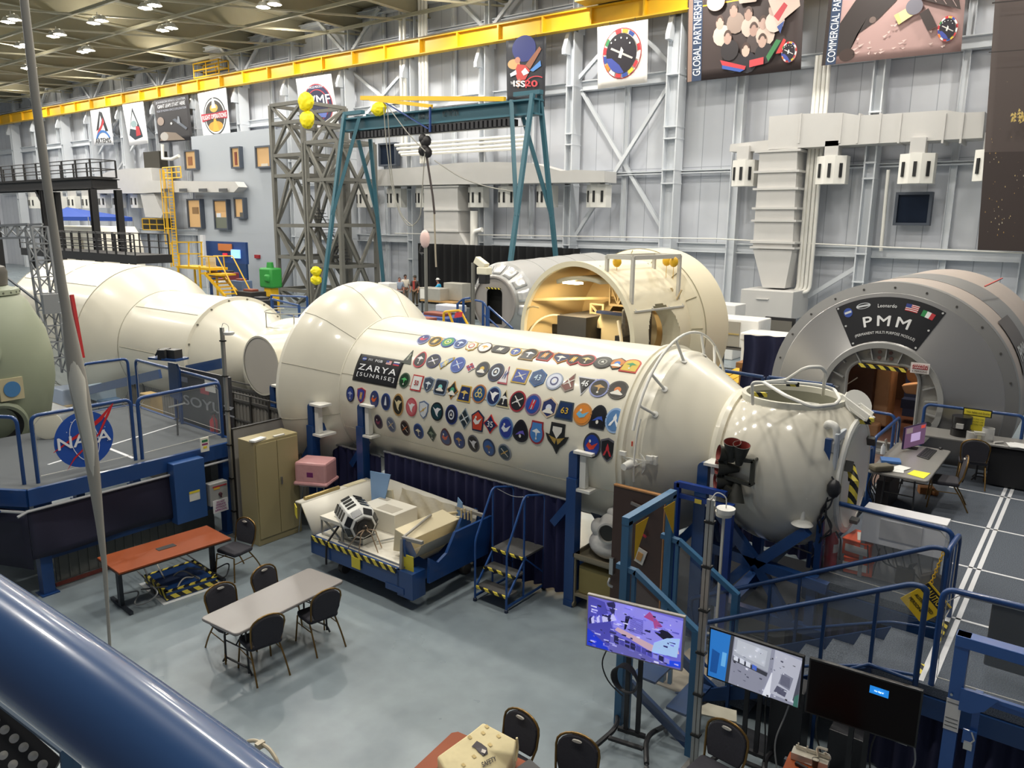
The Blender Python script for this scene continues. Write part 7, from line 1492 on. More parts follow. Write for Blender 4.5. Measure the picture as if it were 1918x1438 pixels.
g.put('lettering',col('#9c2a80'),nt_)
tag(G().box((-12.5,7.28,1.85),(.02,.16,.26)).put('status_card',col('#e6e4d6')),'small white card with coloured labels on the platform edge','card')
g = G(); g.box((-12.488,7.28,1.92),(.004,.11,.04)); g.m(1).box((-12.488,7.28,1.86),(.004,.11,.03)); g.m(2).box((-12.488,7.28,1.8),(.004,.07,.04)); tag(g.put('card_stickers',[col('#2c7a4a'),col('#8a2a6a'),col('#e0c83c')]),'green, magenta and yellow stickers on the white card','stickers')
def rail(label,pts,z0,z1,m=M_BLUE,glass=True,r=.03,name='guard_rail',lip=.1,inner=True,cat='railing'):
    # pts: two ground corners; a rounded tubular frame with a clear infill panel
    a,b = V(*pts[0],z0),V(*pts[1],z0); u = (b-a).normalized(); L_ = (b-a).length
    t = thing(name,label,cat,a); f = .12
    g = G(); g.tube([a,a+V(0,0,z1-z0),b+V(0,0,z1-z0),b],r,10,fillet=f); g.put('tube_frame',m,t)
    if glass:
        i_ = .04; p0,p1 = a+u*i_+V(0,0,lip),b-u*i_+V(0,0,lip); hh = z1-z0-lip-i_
        n = u.cross(Z); g = G(); g.prism([(0,0),(L_-2*i_,0),(L_-2*i_,hh-.08),(L_-2*i_-.08,hh),(.08,hh),(0,hh-.08)],p0,u,Z,.006); pn = g.put('clear_panel',M_CLEAR,t)
        if inner: g = G(); g.tube([p0,p0+V(0,0,hh-.1),p0+u*.1+V(0,0,hh),p1-u*.1+V(0,0,hh),p1+V(0,0,hh-.1),p1],.006,5,closed=True); g.put('panel_edging',col('#b9b6ae',.4),t)
    return t
RZ = DZ+1.07
r1 = rail('blue tubular platform rail carrying the round blue emblem panel',((-12.85,4.66),(-12.85,6.2)),DZ,RZ)
r2 = rail('blue tubular platform rail with clear panel, right of the emblem',((-12.82,6.3),(-12.98,7.94)),DZ,RZ)
rail('blue tubular rail across the far side near the dark SOYUZ sign',((-13.1,8.0),(-14.7,8.08)),DZ,RZ)
rail('blue tubular rail on far side left of the SOYUZ sign',((-14.85,8.08),(-16.5,8.15)),DZ,RZ)
rail('blue tubular rail at the back edge of the platform',((-16.75,8.1),(-16.75,7.15)),DZ,RZ)
rail('blue tubular rail at the platform corner nearest the left edge',((-12.95,4.5),(-13.6,4.1)),DZ,RZ,glass=False)
rail('leftmost blue tubular rail of the platform, cut by the edge',((-13.75,4.05),(-15.2,3.75)),DZ,RZ,glass=False)
# round emblem
em = r1; c = V(-12.838,5.4,2.3); R_ = .46
q = thing('round_emblem','round blue emblem reading NASA with red swoosh on the clear rail panel','emblem',c-V(0,0,R_))
g = G(); g.lathe(c,X,[(0,R_),(.006,R_),(.006,0)],48); g.put('disc',mat('emblem_blue','#1f4fa8',.5),q)
EP = lambda u,v,l=.01: c+V(l,u*R_,v*R_)
g = G(); text(g,'NASA',EP(0,.0,.012),Y,Z,R_*1.78,R_*.42,.05); g.put('lettering',col('#eceef2'),q)
g = G()
def strip(g,P_,w,l): 
    n = len(P_); vs = []
    for i,p in enumerate(P_):
        a = P_[max(0,i-1)]; b = P_[min(n-1,i+1)]; dx,dy = b[0]-a[0],b[1]-a[1]; L_ = math.hypot(dx,dy); ww = w[i] if isinstance(w,list) else w
        vs += [EP(p[0]-dy/L_*ww,p[1]+dx/L_*ww,l),EP(p[0]+dy/L_*ww,p[1]-dx/L_*ww,l)]
    g.add(vs,[(2*i,2*i+1,2*i+3,2*i+2) for i in range(n-1)])
strip(g,[(-1.05,-.25),(-.5,.05),(.1,.3),(.6,.62),(1.12,1.15)],[.01,.04,.07,.07,.0],.014); strip(g,[(-.7,-1.0),(-.4,-.6),(.05,-.25),(.5,.1),(.9,.8),(1.12,1.15)],[.0,.03,.03,.03,.05,.0],.016); g.put('red_swoosh',col('#c8242c'),q)
g = G(); strip(g,[(.62*math.cos(a)*.75-.12*math.sin(a),.8*math.sin(a)) for a in [2*PI*i/30 for i in range(31)]],.012,.015)
for k in range(16): a = rr.uniform(0,6.28); d_ = rr.uniform(.4,.85); x_,y_ = d_*math.cos(a),d_*math.sin(a); g.add([EP(x_-.02,y_,.015),EP(x_,y_-.02,.015),EP(x_+.02,y_,.015),EP(x_,y_+.02,.015)],[(0,1,2,3)])
g.put('orbit_and_stars',col('#dfe4f0'),q)
# things on the platform
q = thing('name_board','dark board lettered SOYUZ behind the platform rail','sign',(-14.0,8.2,DZ-.2))
a,b = UY(334,690,8.25),UY(425,830,8.25); g = G(); g.bx((a.x,8.24,b.z),(b.x+.25,8.28,a.z+.05)); g.put('board',mat('board_dark','#3a3a3e',.4),q)
p0,p1 = UY(345,745,8.23),UY(424,780,8.23); g = G(); text(g,'SOYUZ',((p0.x+p1.x)/2+.12,8.235,(UY(380,757,8.23).z)),X,Z,(p1.x-p0.x)+.3,.2,.04); g.put('lettering',col('#c9c9cc'),q)
g = G(); g.bx((a.x+.1,8.23,a.z-.25),(a.x+.35,8.238,a.z-.15)); g.m(1).bx((a.x+.8,8.23,a.z-.4),(a.x+1.1,8.238,a.z-.25)); g.put('logo_patch',[col('#8f93a0'),col('#b8404a')],q)
q = thing('fire_extinguisher','red fire extinguisher behind the clear panel at the platform corner','fire extinguisher',(-13.2,8.12,DZ))
p = UY(401,800,8.1); g = G(); g.lathe((p.x,8.1,p.z-.28),Z,[(0,.0),(0,.075),(.42,.075),(.48,.03),(.54,.03),(.54,0)],16); g.put('cylinder',mat('extinguisher_red','#b3202a',.3),q); g = G(); g.box((p.x,8.1,p.z+.28),(.05,.1,.06)); g.tube([(p.x,8.1,p.z+.28),(p.x+.12,8.05,p.z+.1),(p.x+.1,8.05,p.z-.1)],.012,6,fillet=.05); g.put('valve',col('#2a2a2a'),q)
g = G(); p = UY(388,722,8.0); g.box((p.x+.1,8.0,p.z),(.34,.01,.22)); tag(g.put('white_notice',col('#e4e2dc')),'white notice on the rail above the fire extinguisher','notice')
q = thing('control_stand','blue control stand with tilted panel and devices on the platform','control stand',(-14.9,8.0,DZ))
p = UZ(325,672,RZ+.05); a = UY(326,690,8.0); b = UY(322,720,8.0)
g = G(); g.prism([(-.22,-.55),(.2,-.6),(.22,.05),(.12,.16),(-.2,.16)],(a.x+.0,7.98,a.z-.05),X,Z,-.04); g.bar((a.x+.15,8.0,DZ),(a.x+.15,8.0,a.z),.05); g.put('panel',M_BLUE,q,bevel=.01)
g = G(); g.box((a.x,7.9,a.z+.22),(.7,.35,.04),.3); g.put('tray',M_BLUE,q); g = G(); g.box((a.x-.05,7.85,a.z+.31),(.14,.3,.2),.6); g.tube([(a.x-.3,7.8,a.z+.25),(a.x-.25,7.85,a.z+.38),(a.x-.15,7.8,a.z+.26)],.02,6); g.box((a.x+.15,7.95,a.z+.32),(.22,.2,.18),.2); g.put('joysticks',mat('device_black','#26262a',.4),q,bevel=.015)
tag(G().tube([UZ(326,785,DZ+.3),UZ(332,783,DZ+.32),UZ(333,815,DZ+.02)],.018,6).put('black_hook',M_BLACK),'small black bent bar standing on the platform floor','bar')
tag(G().bar(UY(317,762,7.9),UY(346,755,7.9),.03).put('white_rod',col('#c4c6c4')),'short white rod sticking out beside the SOYUZ board','rod')
for k,(px,py,s_,c_,l) in enumerate(((195,765,(.9,.5,.6),'#3f607f','blue grey instrument console behind the platform rail'),(130,765,(.9,.5,.35),'#c4b08c','cream cloth covered case beside the green capsule'),(125,735,(.7,.5,.3),'#b9c4d8','clear plastic wrapped parts beside the green capsule'),(185,728,(.8,.5,.15),'#a9bccb','pale blue tray with papers behind the platform'),(283,750,(.5,.3,.35),'#c8a86a','wooden box with yellow tape behind the platform'))):
    p = UY(px,py,8.9); zt2 = p.z+s_[2]/2; g = G(); g.bx((p.x-s_[0]/2,8.9-s_[1]/2,0.9 if k != 9 else 0),(p.x+s_[0]/2,8.9+s_[1]/2,zt2)); q2 = thing('equipment_case',l,'equipment',(p.x,8.9,.9)); g.put('body',col(c_,.5),q2,bevel=.03)
    if k == 0: g = G(); g.bx((p.x-.3,8.63,p.z-.1),(p.x+.3,8.65,p.z+.2)); g.put('screen',col('#3b4652',.2),q2)
tag(G().bx((-19.5,8.45,0),(-14.7,9.4,.9)).put('workbench',col('#77756f',.6)),'long grey bench behind the viewing platform','bench')
tag(G().bar(UY(150,735,8.6),UY(300,700,8.6),.06,.2).put('blue_beam',M_BLUE),'blue horizontal beam behind the platform rails','beam'); tag(G().bar(UY(352,693,9.3),UY(417,680,9.3),.08,.22).put('blue_beam',M_BLUE),'blue horizontal beam above the dark SOYUZ board','beam')
# capsule
SXc,SYc = -17.6,5.5
t = thing('green_capsule','sage green bell shaped capsule with bolted collar at the left edge','capsule',(SXc,SYc,0))
M_SAGE = mat('sage_green','#8b927c',.45,noise=.08,scale=2)
zc = CAMZ; 
def LS(prof,name,m,parent=None,n=72): g = G(); g.lathe((SXc,SYc,0),Z,prof,n); return g.put(name,m,parent or t,sharp=30)
LS([(1.0,.7),(1.5,1.0),(1.9,1.22),(2.6,1.36),(3.1,1.36),(3.6,1.28),(4.2,1.0),(4.35,.86)],'hull',M_SAGE)
LS([(4.33,.88),(4.33,.92),(4.42,.9),(4.42,.8),(4.6,.55)],'collar',M_SAGE)
LS([(4.45,.62),(4.5,.72),(4.75,.74),(4.85,.7),(4.9,.55),(4.9,0)],'dark_hatch_ring',mat('hatch_dark','#4a463f',.5))
for k in range(30): a = 2*PI*k/30; 
g = G()
for k in range(30): a = 2*PI*k/30; g.lathe((SXc+.9*math.cos(a),SYc+.9*math.sin(a),4.37),(math.cos(a),math.sin(a),.2),[(0,.02),(.02,.02),(.02,0)],6)
o = g.put('bolt',col('#4c4f40'),t); o['kind'] = 'stuff'
def onS(az,z_,r_,l=0): return V(SXc+(r_+l)*math.cos(az),SYc+(r_+l)*math.sin(az),z_)
az = math.radians(-12); g = G(); g.lathe(onS(az,3.35,1.33),(math.cos(az),math.sin(az),.35),[(-.05,.32),(.02,.32),(.03,.28),(.03,0)],24); g.put('round_port',M_SAGE,t)
az = math.radians(5); g = G(); g.box(onS(az,2.62,1.37),(.05,.42,.42),az); b_ = g.put('flag_plate',col('#b9ae8c'),t); g = G(); g.lathe(onS(az,2.62,1.4),(math.cos(az),math.sin(az),0),[(0,.15),(.01,.15),(.01,0)],20); g.put('blue_disc',col('#4478a8'),b_)
az = math.radians(-5); g = G(); g.lathe(onS(az,1.95,1.05),(math.cos(az),math.sin(az),-.25),[(0,.5),(.22,.5),(.25,.46),(.24,.4)],36); hr = g.put('hatch_ring',M_SAGE,t); g = G(); g.lathe(onS(az,1.95,1.05),(math.cos(az),math.sin(az),-.25),[(.2,.41),(.1,.3),(.1,0)],36); g.put('hatch_dark',col('#22201c'),hr)
p = UZ(90,797,DZ+.25); tag(G().lathe(p,(1,-.6,.15),[(-.25,0),(-.22,.16),(0,.25),(.04,.25),(.05,.22),(.05,0)],28).put('white_dome',mat('dome_cream','#d2cdb8',.4)),'cream dome cap lying on the platform floor below the green capsule','cap')
g = G(); g.bx((SXc-.8,SYc-.8,0),(SXc+.8,SYc+.8,1.0)); g.put('pedestal',M_BLUED,t)
# blue stair descending at the far left
t = thing('platform_stair','dark blue stair stringers going down at the left edge','stairs',(-13.6,3.2,0))
g = G(); g.bar((-12.75,4.0,DZ-.15),(-12.4,1.6,.2),.08,.26); g.bar((-13.6,3.9,DZ-.15),(-13.25,1.5,.2),.08,.26); g.put('stringer',M_BLUE,t)
for k in range(7): u = k/7; g = G(); g.box((-13.15+.35*u,3.85-2.3*u,DZ-.08-1.5*u),(.85,.26,.03),-.1); s_ = g.put('tread',M_BLUED,t); g = G(); g.box((-13.15+.35*u,3.73-2.3*u,DZ-.06-1.5*u),(.85,.04,.01),-.1); g.put('hazard_nosing',M_HAZ,s_)

# vertical aluminium poles
def strut(label,x,y,z,dish=True):
    t = thing('aluminium_pole',label,'pole',(x,y,0)); g = G()
    for dx,dy in ((-.022,0),(.022,0),(0,.02)): g.bar((x+dx,y+dy,0),(x+dx,y+dy,z),.036)
    g.put('post',mat('aluminium','#a7a6a3',.35,.7),t)
    for k in range(6): zz = z-.25-k*(z-.4)/5.5; g = G(); g.bx((x-.05,y-.035,zz),(x+.05,y+.045,zz+.025)); g.put('black_tie',col('#161616'),t)
    if dish: g = G(); g.lathe((x+.14,y+.05,z-.12),Z,[(0,.0),(0,.09),(.05,.095),(.05,0)],18); g.tube([(x,y,z),(x+.05,y,z+.1),(x+.14,y+.05,z+.05),(x+.14,y+.05,z-.07)],.006,5,fillet=.05); g.put('camera_dome',col('#d8d6d0'),t)
    g = G(); g.bx((x-.1,y-.1,0),(x+.1,y+.1,.015)); g.put('foot_plate',col('#8c8a86',.4,.6),t)
strut('tall aluminium pole with black ties beside the tan cabinet',-12.42,7.72,3.92)
strut('tall aluminium pole with black ties between the video screens',-2.92,7.14,3.08)
# tall tapered pole close to the camera
t = thing('tapered_pole','tall thin grey pole wrapped in white, tapering to the floor at left','pole',(-10.25,4.36,0))
pts = [(206,1216,0),(202,1150,.022),(196,1060,.032),(187,980,.05),(177,900,.075),(168,830,.09),(154,760,.105),(145,710,.11),(135,650,.09),(126,590,.06),(117,540,.055),(108,480,.05),(86,330,.05),(66,180,.05),(45,0,.045),(40,-60,.045)]
base = V(-10.25,4.36,0); P_ = []; 
for px,py,r_ in pts: d_ = ray(px,py); P_.append(O+d_*((base.x*d_.x+base.y*d_.y)/(d_.x**2+d_.y**2)))
g = G(); g.tube(P_,[max(.02,p[2]) for p in pts],14); g.put('shaft',mat('pole_grey','#9c9890',.4),t)
g = G(); g.tube([p+V(.035,-.02,0) for p in P_[4:9]],[.03,.065,.08,.095,.03],18); g.put('white_wrap',mat('wrap_white','#c9c6bc',.5),t)
# foreground balcony pipe, kick plate, grating (the visitor balcony)
t = thing('balcony_handrail','thick glossy dark blue handrail pipe crossing the lower left foreground','handrail',(-1,.2,4.5))
def R3(px,py,d): v = ray(px,py).normalized(); return O+v*d
g = G(); g.tube([R3(-260,1012,.64),R3(-60,1143,.56),R3(150,1292,.49),R3(330,1426,.45),R3(560,1606,.41)],.0245,40,fillet=.1); g.put('pipe',mat('handrail_blue','#33568a',.27,coat=.5),t)
t = thing('kick_plate','slate blue kick plate of the balcony at the bottom left corner','kick plate',R3(60,1380,1.2))
a,b,c_,d_ = R3(-80,1225,1.15),R3(100,1360,1.1),R3(150,1460,1.08),R3(-80,1330,1.12)
g = G(); g.add([R3(-80,1215,1.2),R3(60,1315,1.17),R3(145,1385,1.15),R3(160,1500,1.14),R3(120,1500,1.14),R3(112,1410,1.14),R3(-80,1262,1.19)],[(0,1,2,6),(2,3,4,5),(2,5,6)]); g.put('plate',mat('kick_blue','#2e4a66',.45),t,thick=.006)
g = G(); g.bar(R3(-60,1190,1.25),R3(110,1345,1.2),.006,.02); g.bar(R3(110,1345,1.2),R3(220,1460,1.18),.008,.03); g.put('wood_strip',mat('edge_cream','#c9b89a',.5),t)
t = thing('grip_strip','black anti slip tread with rows of round metal studs, bottom left corner','tread',R3(30,1400,1.3))
a,b,c_,d_ = R3(-60,1265,1.28),R3(115,1420,1.24),R3(60,1520,1.24),R3(-120,1340,1.28)
g = G(); g.quad(a,b,c_,d_); g.put('mat',mat('grip_black','#17171a',.5),t,thick=.01)
for k in range(9):
    u = .1+.1*k; 
    for j in range(2): p = (a*(1-u)+b*u)*(1-(.3+.35*j))+(d_*(1-u)+c_*u)*(.3+.35*j)+V(0,0,.0); n = (b-a).cross(d_-a).normalized(); n = n if n.z > 0 else -n; g = G(); g.lathe(p,n,[(0,.0075),(.005,.006),(.006,0)],16); g.put('stud',col('#c9c6be',.3,.6),t)
# hand truck handle at the bottom
p = UZ(490,1400,1.0); t = thing('hand_truck','cream curved handle of a hand truck at the bottom edge','hand truck',(-5.69,3.66,0))
g = G(); Pa = [UZ(458,1405,.95),UZ(462,1388,1.02),UZ(480,1386,1.05),UZ(505,1402,1.04),UZ(520,1425,.98),UZ(524,1470,.8)]; g.tube(Pa+[(Pa[-1].x,Pa[-1].y,.15)],.018,8,fillet=.05); g.tube([Pa[0],(Pa[0].x,Pa[0].y,.15)],.018,8); g.box(UZ(487,1395,1.04),(.05,.08,.06)); g.bx((Pa[0].x-.05,Pa[0].y-.3,.0),(Pa[-1].x+.05,Pa[-1].y+.05,.15)); g.put('frame',mat('handle_cream','#b9ad96',.4),t)
# bottom table with tote bag
t = thing('wood_table','red brown wood table top under the cream tote bag, bottom edge','table',(-4.3,4.6,0))
P_ = [UZ(700,1500,.74),UZ(770,1443,.74),UZ(846,1372,.74),UZ(858,1370,.74),UZ(985,1425,.74),UZ(1040,1470,.74),UZ(960,1600,.74)]
g = G(); g.prism([(p.x,p.y) for p in P_][::-1],(0,0,.71),X,Y,.03); g.put('tabletop',WOOD,t); 
for p in (P_[1],P_[3],P_[5]): g = G(); g.bar((p.x*.97,p.y*.96,0),(p.x*.97,p.y*.96,.71),.06); g.put('leg',col('#2b3038'),t)
t = thing('tote_bag','cream crumpled cloth tote bag lettered SAFETY with a dark emblem','bag',UZ(900,1430,.75))
CRM = mat('tote_cream','#dfd0a4',.8,noise=.08,scale=5,bump=.5,bscale=6)
bc = UZ(893,1420,.95); b0 = [UZ(818,1425,.8),UZ(905,1352,1.02),UZ(968,1385,1.0),UZ(952,1436,.85),UZ(880,1520,.8)]
g = G(); rr = random.Random(8); tp_ = [b0[0]+V(0,0,.05),UZ(880,1372,1.0),b0[1],b0[2],UZ(962,1412,.95),b0[3],b0[4]]
n = len(tp_); low = [V(p.x,p.y,.745) for p in tp_]; cc = sum(tp_,Vector())/n+V(0,0,.05); g.add([cc]+tp_+low,[(0,1+i,1+(i+1) % n) for i in range(n)]+[(1+i,1+n+i,1+n+(i+1) % n,1+(i+1) % n) for i in range(n)],True); g.put('cloth',CRM,t,sharp=80,bevel=.02)
def BP(px,py,l=.012):
    d = ray(px,py)      # meet the fan of the bag's top
    best = None
    for i in range(n):
        a_,b_ = tp_[i],tp_[(i+1) % n]; nn = (a_-cc).cross(b_-cc); tt = (cc-O).dot(nn)/d.dot(nn); p = O+d*tt
        v0,v1,v2 = a_-cc,b_-cc,p-cc; d00,d01,d11,d20,d21 = v0.dot(v0),v0.dot(v1),v1.dot(v1),v2.dot(v0),v2.dot(v1); den = d00*d11-d01*d01; v_ = (d11*d20-d01*d21)/den; w_ = (d00*d21-d01*d20)/den
        if v_ >= -.01 and w_ >= -.01 and v_+w_ < 1.05: best = p
    if best is None: best = O+d*((cc.z-CAMZ)/d.z)
    return best-d.normalized()*l
g = G(); g.add([BP(*q_) for q_ in ((883,1398),(893,1387),(902,1392),(912,1400),(914,1411),(905,1415),(896,1408),(890,1400))],[(0,1,2,3,4,5,6,7)]); g.m(1).add([BP(*q_,.02) for q_ in ((903,1402),(911,1405),(908,1411),(901,1408))],[(0,1,2,3)]); g.put('emblem',[col('#3a3038'),col('#c9c0b8')],t)
for x_,y_ in ((912,1360),(934,1378),(918,1394),(888,1416),(868,1432),(880,1380),(905,1372)): g = G(); g.add([BP(x_+a_,y_+b_,.01) for a_,b_ in ((-5,-1),(0,4),(5,1),(0,-4))],[(0,1,2,3)]); g.put('faded_print',col('#c9b27c',.8),t)
g = G(); text(g,'SAFETY',(0,0,0),X,Y,1,1,.03,warp=lambda a_,b_: BP(916+a_*26-b_*3,1426-a_*13-b_*9,.015)); g.put('lettering',col('#4a4446'),t)
g = G(); g.tube([b0[2]+V(0,0,.02),UZ(970,1400,.92),UZ(966,1425,.82)],.012,6,fillet=.03); g.put('handle',CRM,t)
a,b = UZ(960,1450,.77),UZ(1010,1440,.77); tag(G().prism([(p.x,p.y) for p in (UZ(955,1445,.77),UZ(992,1420,.77),UZ(1015,1440,.77),UZ(990,1480,.77))],(0,0,.742),X,Y,.025).put('black_case',col('#232326',.4)),'flat black case beside the tote bag','case')
# ================================================================== RIGHT SIDE
# stairs up to the raised floor
t = thing('carpet_stair','carpeted stairs climbing right to the raised floor','stairs',(-2.4,8.85,0))
for k in range(6):
    z_ = D-.18*(k+1); x1 = -1.52-.31*k; g = G(); g.bx((x1-.31,8.32,max(0,z_-.2)),(x1,9.33,z_)); g.put('step',M_CARPET,t)
g = G(); g.prism([(-1.52,1.2),(-1.52,.9),(-3.4,0),(-3.7,0),(-3.5,.1)],(0,8.3,0),X,Z,.03); g.prism([(-1.52,1.2),(-1.52,.9),(-3.4,0),(-3.7,0),(-3.5,.1)],(0,9.38,0),X,Z,.03); g.put('stringer',M_BLUED,t)
g = G(); g.bx((-1.1,8.33,D),(-1.05,8.7,D+.006)); g.bx((-1.06,9.35,D),(-1.0,9.9,D+.006)); g.put('hazard_strip',M_HAZ,t)
def stair_rail(label,y,x0,z0,x1,z1,posts,drop=.85,mid=True):
    t = thing('stair_handrail',label,'handrail',((x0+x1)/2,y,0)); r = .029
    g = G(); g.tube([(x0,y,z0-.12),(x0,y,z0),(x1,y,z1),(x1+.14,y,z1+.0),(x1+.14,y,D)],r,10,fillet=.1); g.put('top_rail',M_BLUED,t)
    sl = (z1-z0)/(x1-x0)
    g = G(); g.tube([(x0,y,z0-.12),(x0+.1,y,z0+.1*sl-drop*.7),(x1-.35,y,z1-.35*sl-drop),(x1+.12,y,z1-drop-.12)],.019,8,fillet=.1); g.put('lower_rail',M_BLUED,t)
    for px in posts: zt = z0+(px-x0)*sl; g = G(); g.bar((px,y,0),(px,y,zt),.035); g.put('post',M_BLUED,t)
    g = G(); P_ = [(x0+.15,z0+.15*sl-drop+.1),(x1,z1-drop-.05),(x1,z1-.05),(x0+.15,z0+.15*sl-.05)]; g.prism(P_,(0,y,0),X,Z,.006); g.put('clear_panel',M_CLEAR,t); return t
stair_rail('near blue handrail of the carpeted stairs',8.24,-3.42,1.06,-1.2,2.27,(-3.0,-2.0,-1.5))
stair_rail('far blue handrail of the carpeted stairs with a curled lower end',9.42,-4.05,.72,-1.2,2.27,(-3.4,-2.98,-2.62))
tag(G().tube([(-1.7,8.2,1.14),(-1.5,8.2,1.28),(-1.08,8.2,1.26)],.02,8).put('low_rail',M_BLUED),'short bent blue rail beside the top of the carpeted stairs','handrail')
# deck rails
RT = D+1.07
rail('blue deck rail with clear panel in front of the white electrical cabinet',((-2.66,10.22),(-1.1,10.08)),D,RT,m=M_BLUE)
rail('blue deck rail carrying the MBM1 SOYUZ sign',((-2.8,10.4),(-2.8,12.05)),D,RT,m=M_BLUE)
rail('blue deck rail running toward the stairs, right of the white cabinet',((-1.03,10.05),(-1.05,9.42)),D,RT,m=M_BLUE)
rail('blue deck rail nearest the camera, right of the stairs',((-.93,8.34),(.6,8.42)),D,RT,m=M_BLUE)
rail('blue deck rail beside the computer table',((-2.85,13.9),(-2.85,15.8)),D,RT,m=M_BLUE)
rail('blue deck rail behind the far grey table',((-2.58,16.62),(-.95,16.7)),D,D+1.22,m=M_BLUE,glass=False)
rail('low blue rail end at the near corner of the computer table',((-2.85,13.2),(-2.85,13.75)),D,RT-.1,m=M_BLUE,glass=False)
rail('dark blue rail across the brown mat before the doorway',((-3.9,16.0),(-2.95,15.9)),D,RT,m=M_BLUE,glass=False)
tag(G().bx((-4.2,14.6,D),(-2.95,16.8,D+.01)).put('floor_mat',mat('brown_mat','#6a5650',.9)),'brown floor mat in front of the arched doorway','mat')
# MBM1 / SOYUZ sign
q = thing('name_board','white and blue sign lettered MBM1/SOYUZ under the slanting rail','sign',(-2.76,11.1,1.5))
g = G(); g.bx((-2.775,10.5,1.5),(-2.765,11.95,2.2)); g.put('board',mat('board_blue','#5f8fb8',.4),q)
g = G(); g.bx((-2.765,10.5,1.95),(-2.762,11.95,2.2)); g.put('white_band',col('#d8dce0'),q)
g = G(); text(g,'MBM1/SOYUZ',(-2.76,11.22,2.07),Y,Z,1.35,.17,.06); g.put('lettering',col('#1f2226'),q)
g = G()
for r_ in (.12,.2,.28): g.tube([(-2.758,11.4+r_*math.cos(a),1.72+r_*.8*math.sin(a)) for a in [2*PI*i/20 for i in range(20)]],.008,4,closed=True)
g.put('ring_print',col('#24405c'),q)
# slim post with touch panel near the docking collar
q = thing('panel_post','blue post with a small white framed control screen and black wiring','control panel',(-2.62,10.05,0))
g = G(); g.bx((-2.66,10.1,1.25),(-2.58,10.18,3.12)); g.put('post',M_BLUE,q); g = G(); g.bx((-2.55,10.12,2.72),(-2.5,10.5,3.2)); sc = g.put('screen_frame',col('#c9ced6'),q,bevel=.01)
g = G(); g.bx((-2.5,10.2,2.82),(-2.495,10.42,3.1)); g.put('display',col('#4c5866',.2),sc)
g = G(); rr = random.Random(2)
for k in range(9): z_ = 2.7-.07*k; g.tube([(-2.6,10.12,z_),(-2.62+rr.uniform(-.15,.2),10.05,z_-.15),(-2.58+rr.uniform(-.1,.15),10.0,z_-.3),(-2.62,10.12,z_-.45)],.012,6,fillet=.1)
g.sphere((-2.48,10.05,2.5),.09,10,(1,1,1.4)); g.put('wiring',mat('device_black','#26262a',.4),q)
# fire extinguisher, orange boxes, white cabinet
q = thing('fire_extinguisher','red fire extinguisher on the raised floor behind the clear panel','fire extinguisher',(-2.55,10.55,D))
g = G(); g.lathe((-2.55,10.5,D+.02),Z,[(0,0),(0,.085),(.42,.085),(.5,.04),(.55,.03),(.55,0)],20); g.put('cylinder',mat('extinguisher_red','#b3202a',.3),q)
g = G(); g.lathe((-2.55,10.5,D+.28),Z,[(0,.087),(.12,.087)],20,a0=-2.6,a1=-1.0); g.put('white_label',col('#e2dcd8'),q)
g = G(); g.box((-2.55,10.5,D+.6),(.06,.1,.05)); g.tube([(-2.55,10.5,D+.6),(-2.43,10.46,D+.5),(-2.42,10.45,D+.2)],.012,6,fillet=.05); g.put('valve_hose',col('#2a2a2a'),q)
ORG = mat('orange_plastic','#ee5a22',.4)
for k,(z_,l,r_) in enumerate(((D+.0,'lower orange tool box with white labels behind the clear panel',.1),(D+.24,'upper orange tool box with white labels behind the clear panel',-.15))):
    q = thing('tool_box',l,'box',(-2.22,10.75,z_),'orange boxes behind the clear panel'); g = G(); g.box((-2.22,10.75,z_+.12),(.36,.42,.22),r_); g.box((-2.22,10.75,z_+.225),(.38,.44,.03),r_); g.put('shell',ORG,q,bevel=.01)
    g = G(); g.box((-2.22-.02,10.53,z_+.12),(.3,.01,.1),r_); g.box((-2.22,10.75,z_+.243),(.14,.3,.005),r_+.4); g.put('white_label',col('#e2e0da'),q)
tag(G().box((-2.0,11.0,D+.12),(.4,.5,.24)).put('tool_box',ORG,bevel=.01),'orange box mostly hidden behind the white electrical cabinet','box')
q = thing('electrical_cabinet','white wall box on a grey stand behind the clear deck panel','electrical cabinet',(-1.75,10.45,D))
g = G(); g.bx((-2.2,10.5,1.72),(-1.22,10.78,2.18)); g.put('body',col('#e4e4e8',.4),q,bevel=.008)
g = G(); g.bx((-1.98,10.485,1.82),(-1.48,10.5,2.08)); g.put('door_panel',col('#c6c5c8',.4),q,bevel=.004)
g = G(); g.bx((-2.2,10.6,D),(-1.25,10.66,1.72)); g.put('back_plate',col('#b3b1b0',.5),q)
for xx in (-2.17,-1.3): g = G(); g.bar((xx,10.55,D),(xx,10.55,1.72),.05); g.put('leg',col('#9a9a9c',.4),q)
g = G(); rr = random.Random(6)
for k in range(6): g.tube([(-2.0+.1*k,10.5,1.72),(-1.9+.1*k,10.48,1.5-.03*k),(-1.6,10.48,1.45+.02*k),(-1.5,10.5,1.6)],.01,5,fillet=.08); 
g.tube([(-2.1,10.5,1.68),(-2.05,10.48,1.3)],.008,5); g.tube([(-1.95,10.5,1.68),(-2.0,10.48,1.28)],.008,5); g.put('wiring',col('#2f3034'),q)
g = G(); g.box((-1.62,10.5,1.38),(.22,.06,.24)); g.prism([(0,0),(.3,-.02),(.32,.2),(.16,.28),(.02,.2)],(-1.45,10.5,1.28),X,Z,.1); q2 = thing('hanging_bag','dark pouches hanging below the white electrical cabinet','pouch',(-1.5,10.5,1.26)); g.put('pouch',mat('pouch_dark','#3c3634',.8),q2,bevel=.015)
q = thing('caution_sign','yellow and black CAUTION sign hanging from a yellow chain by the stairs','sign',(-1.13,9.4,1.5))
cu_,cv_ = V(.72,0,-.69),V(.69,0,.72); cc_ = V(-1.2,9.34,1.62); cb_ = [(-.17,-.2),(.17,-.2),(.17,.2),(-.17,.2)]
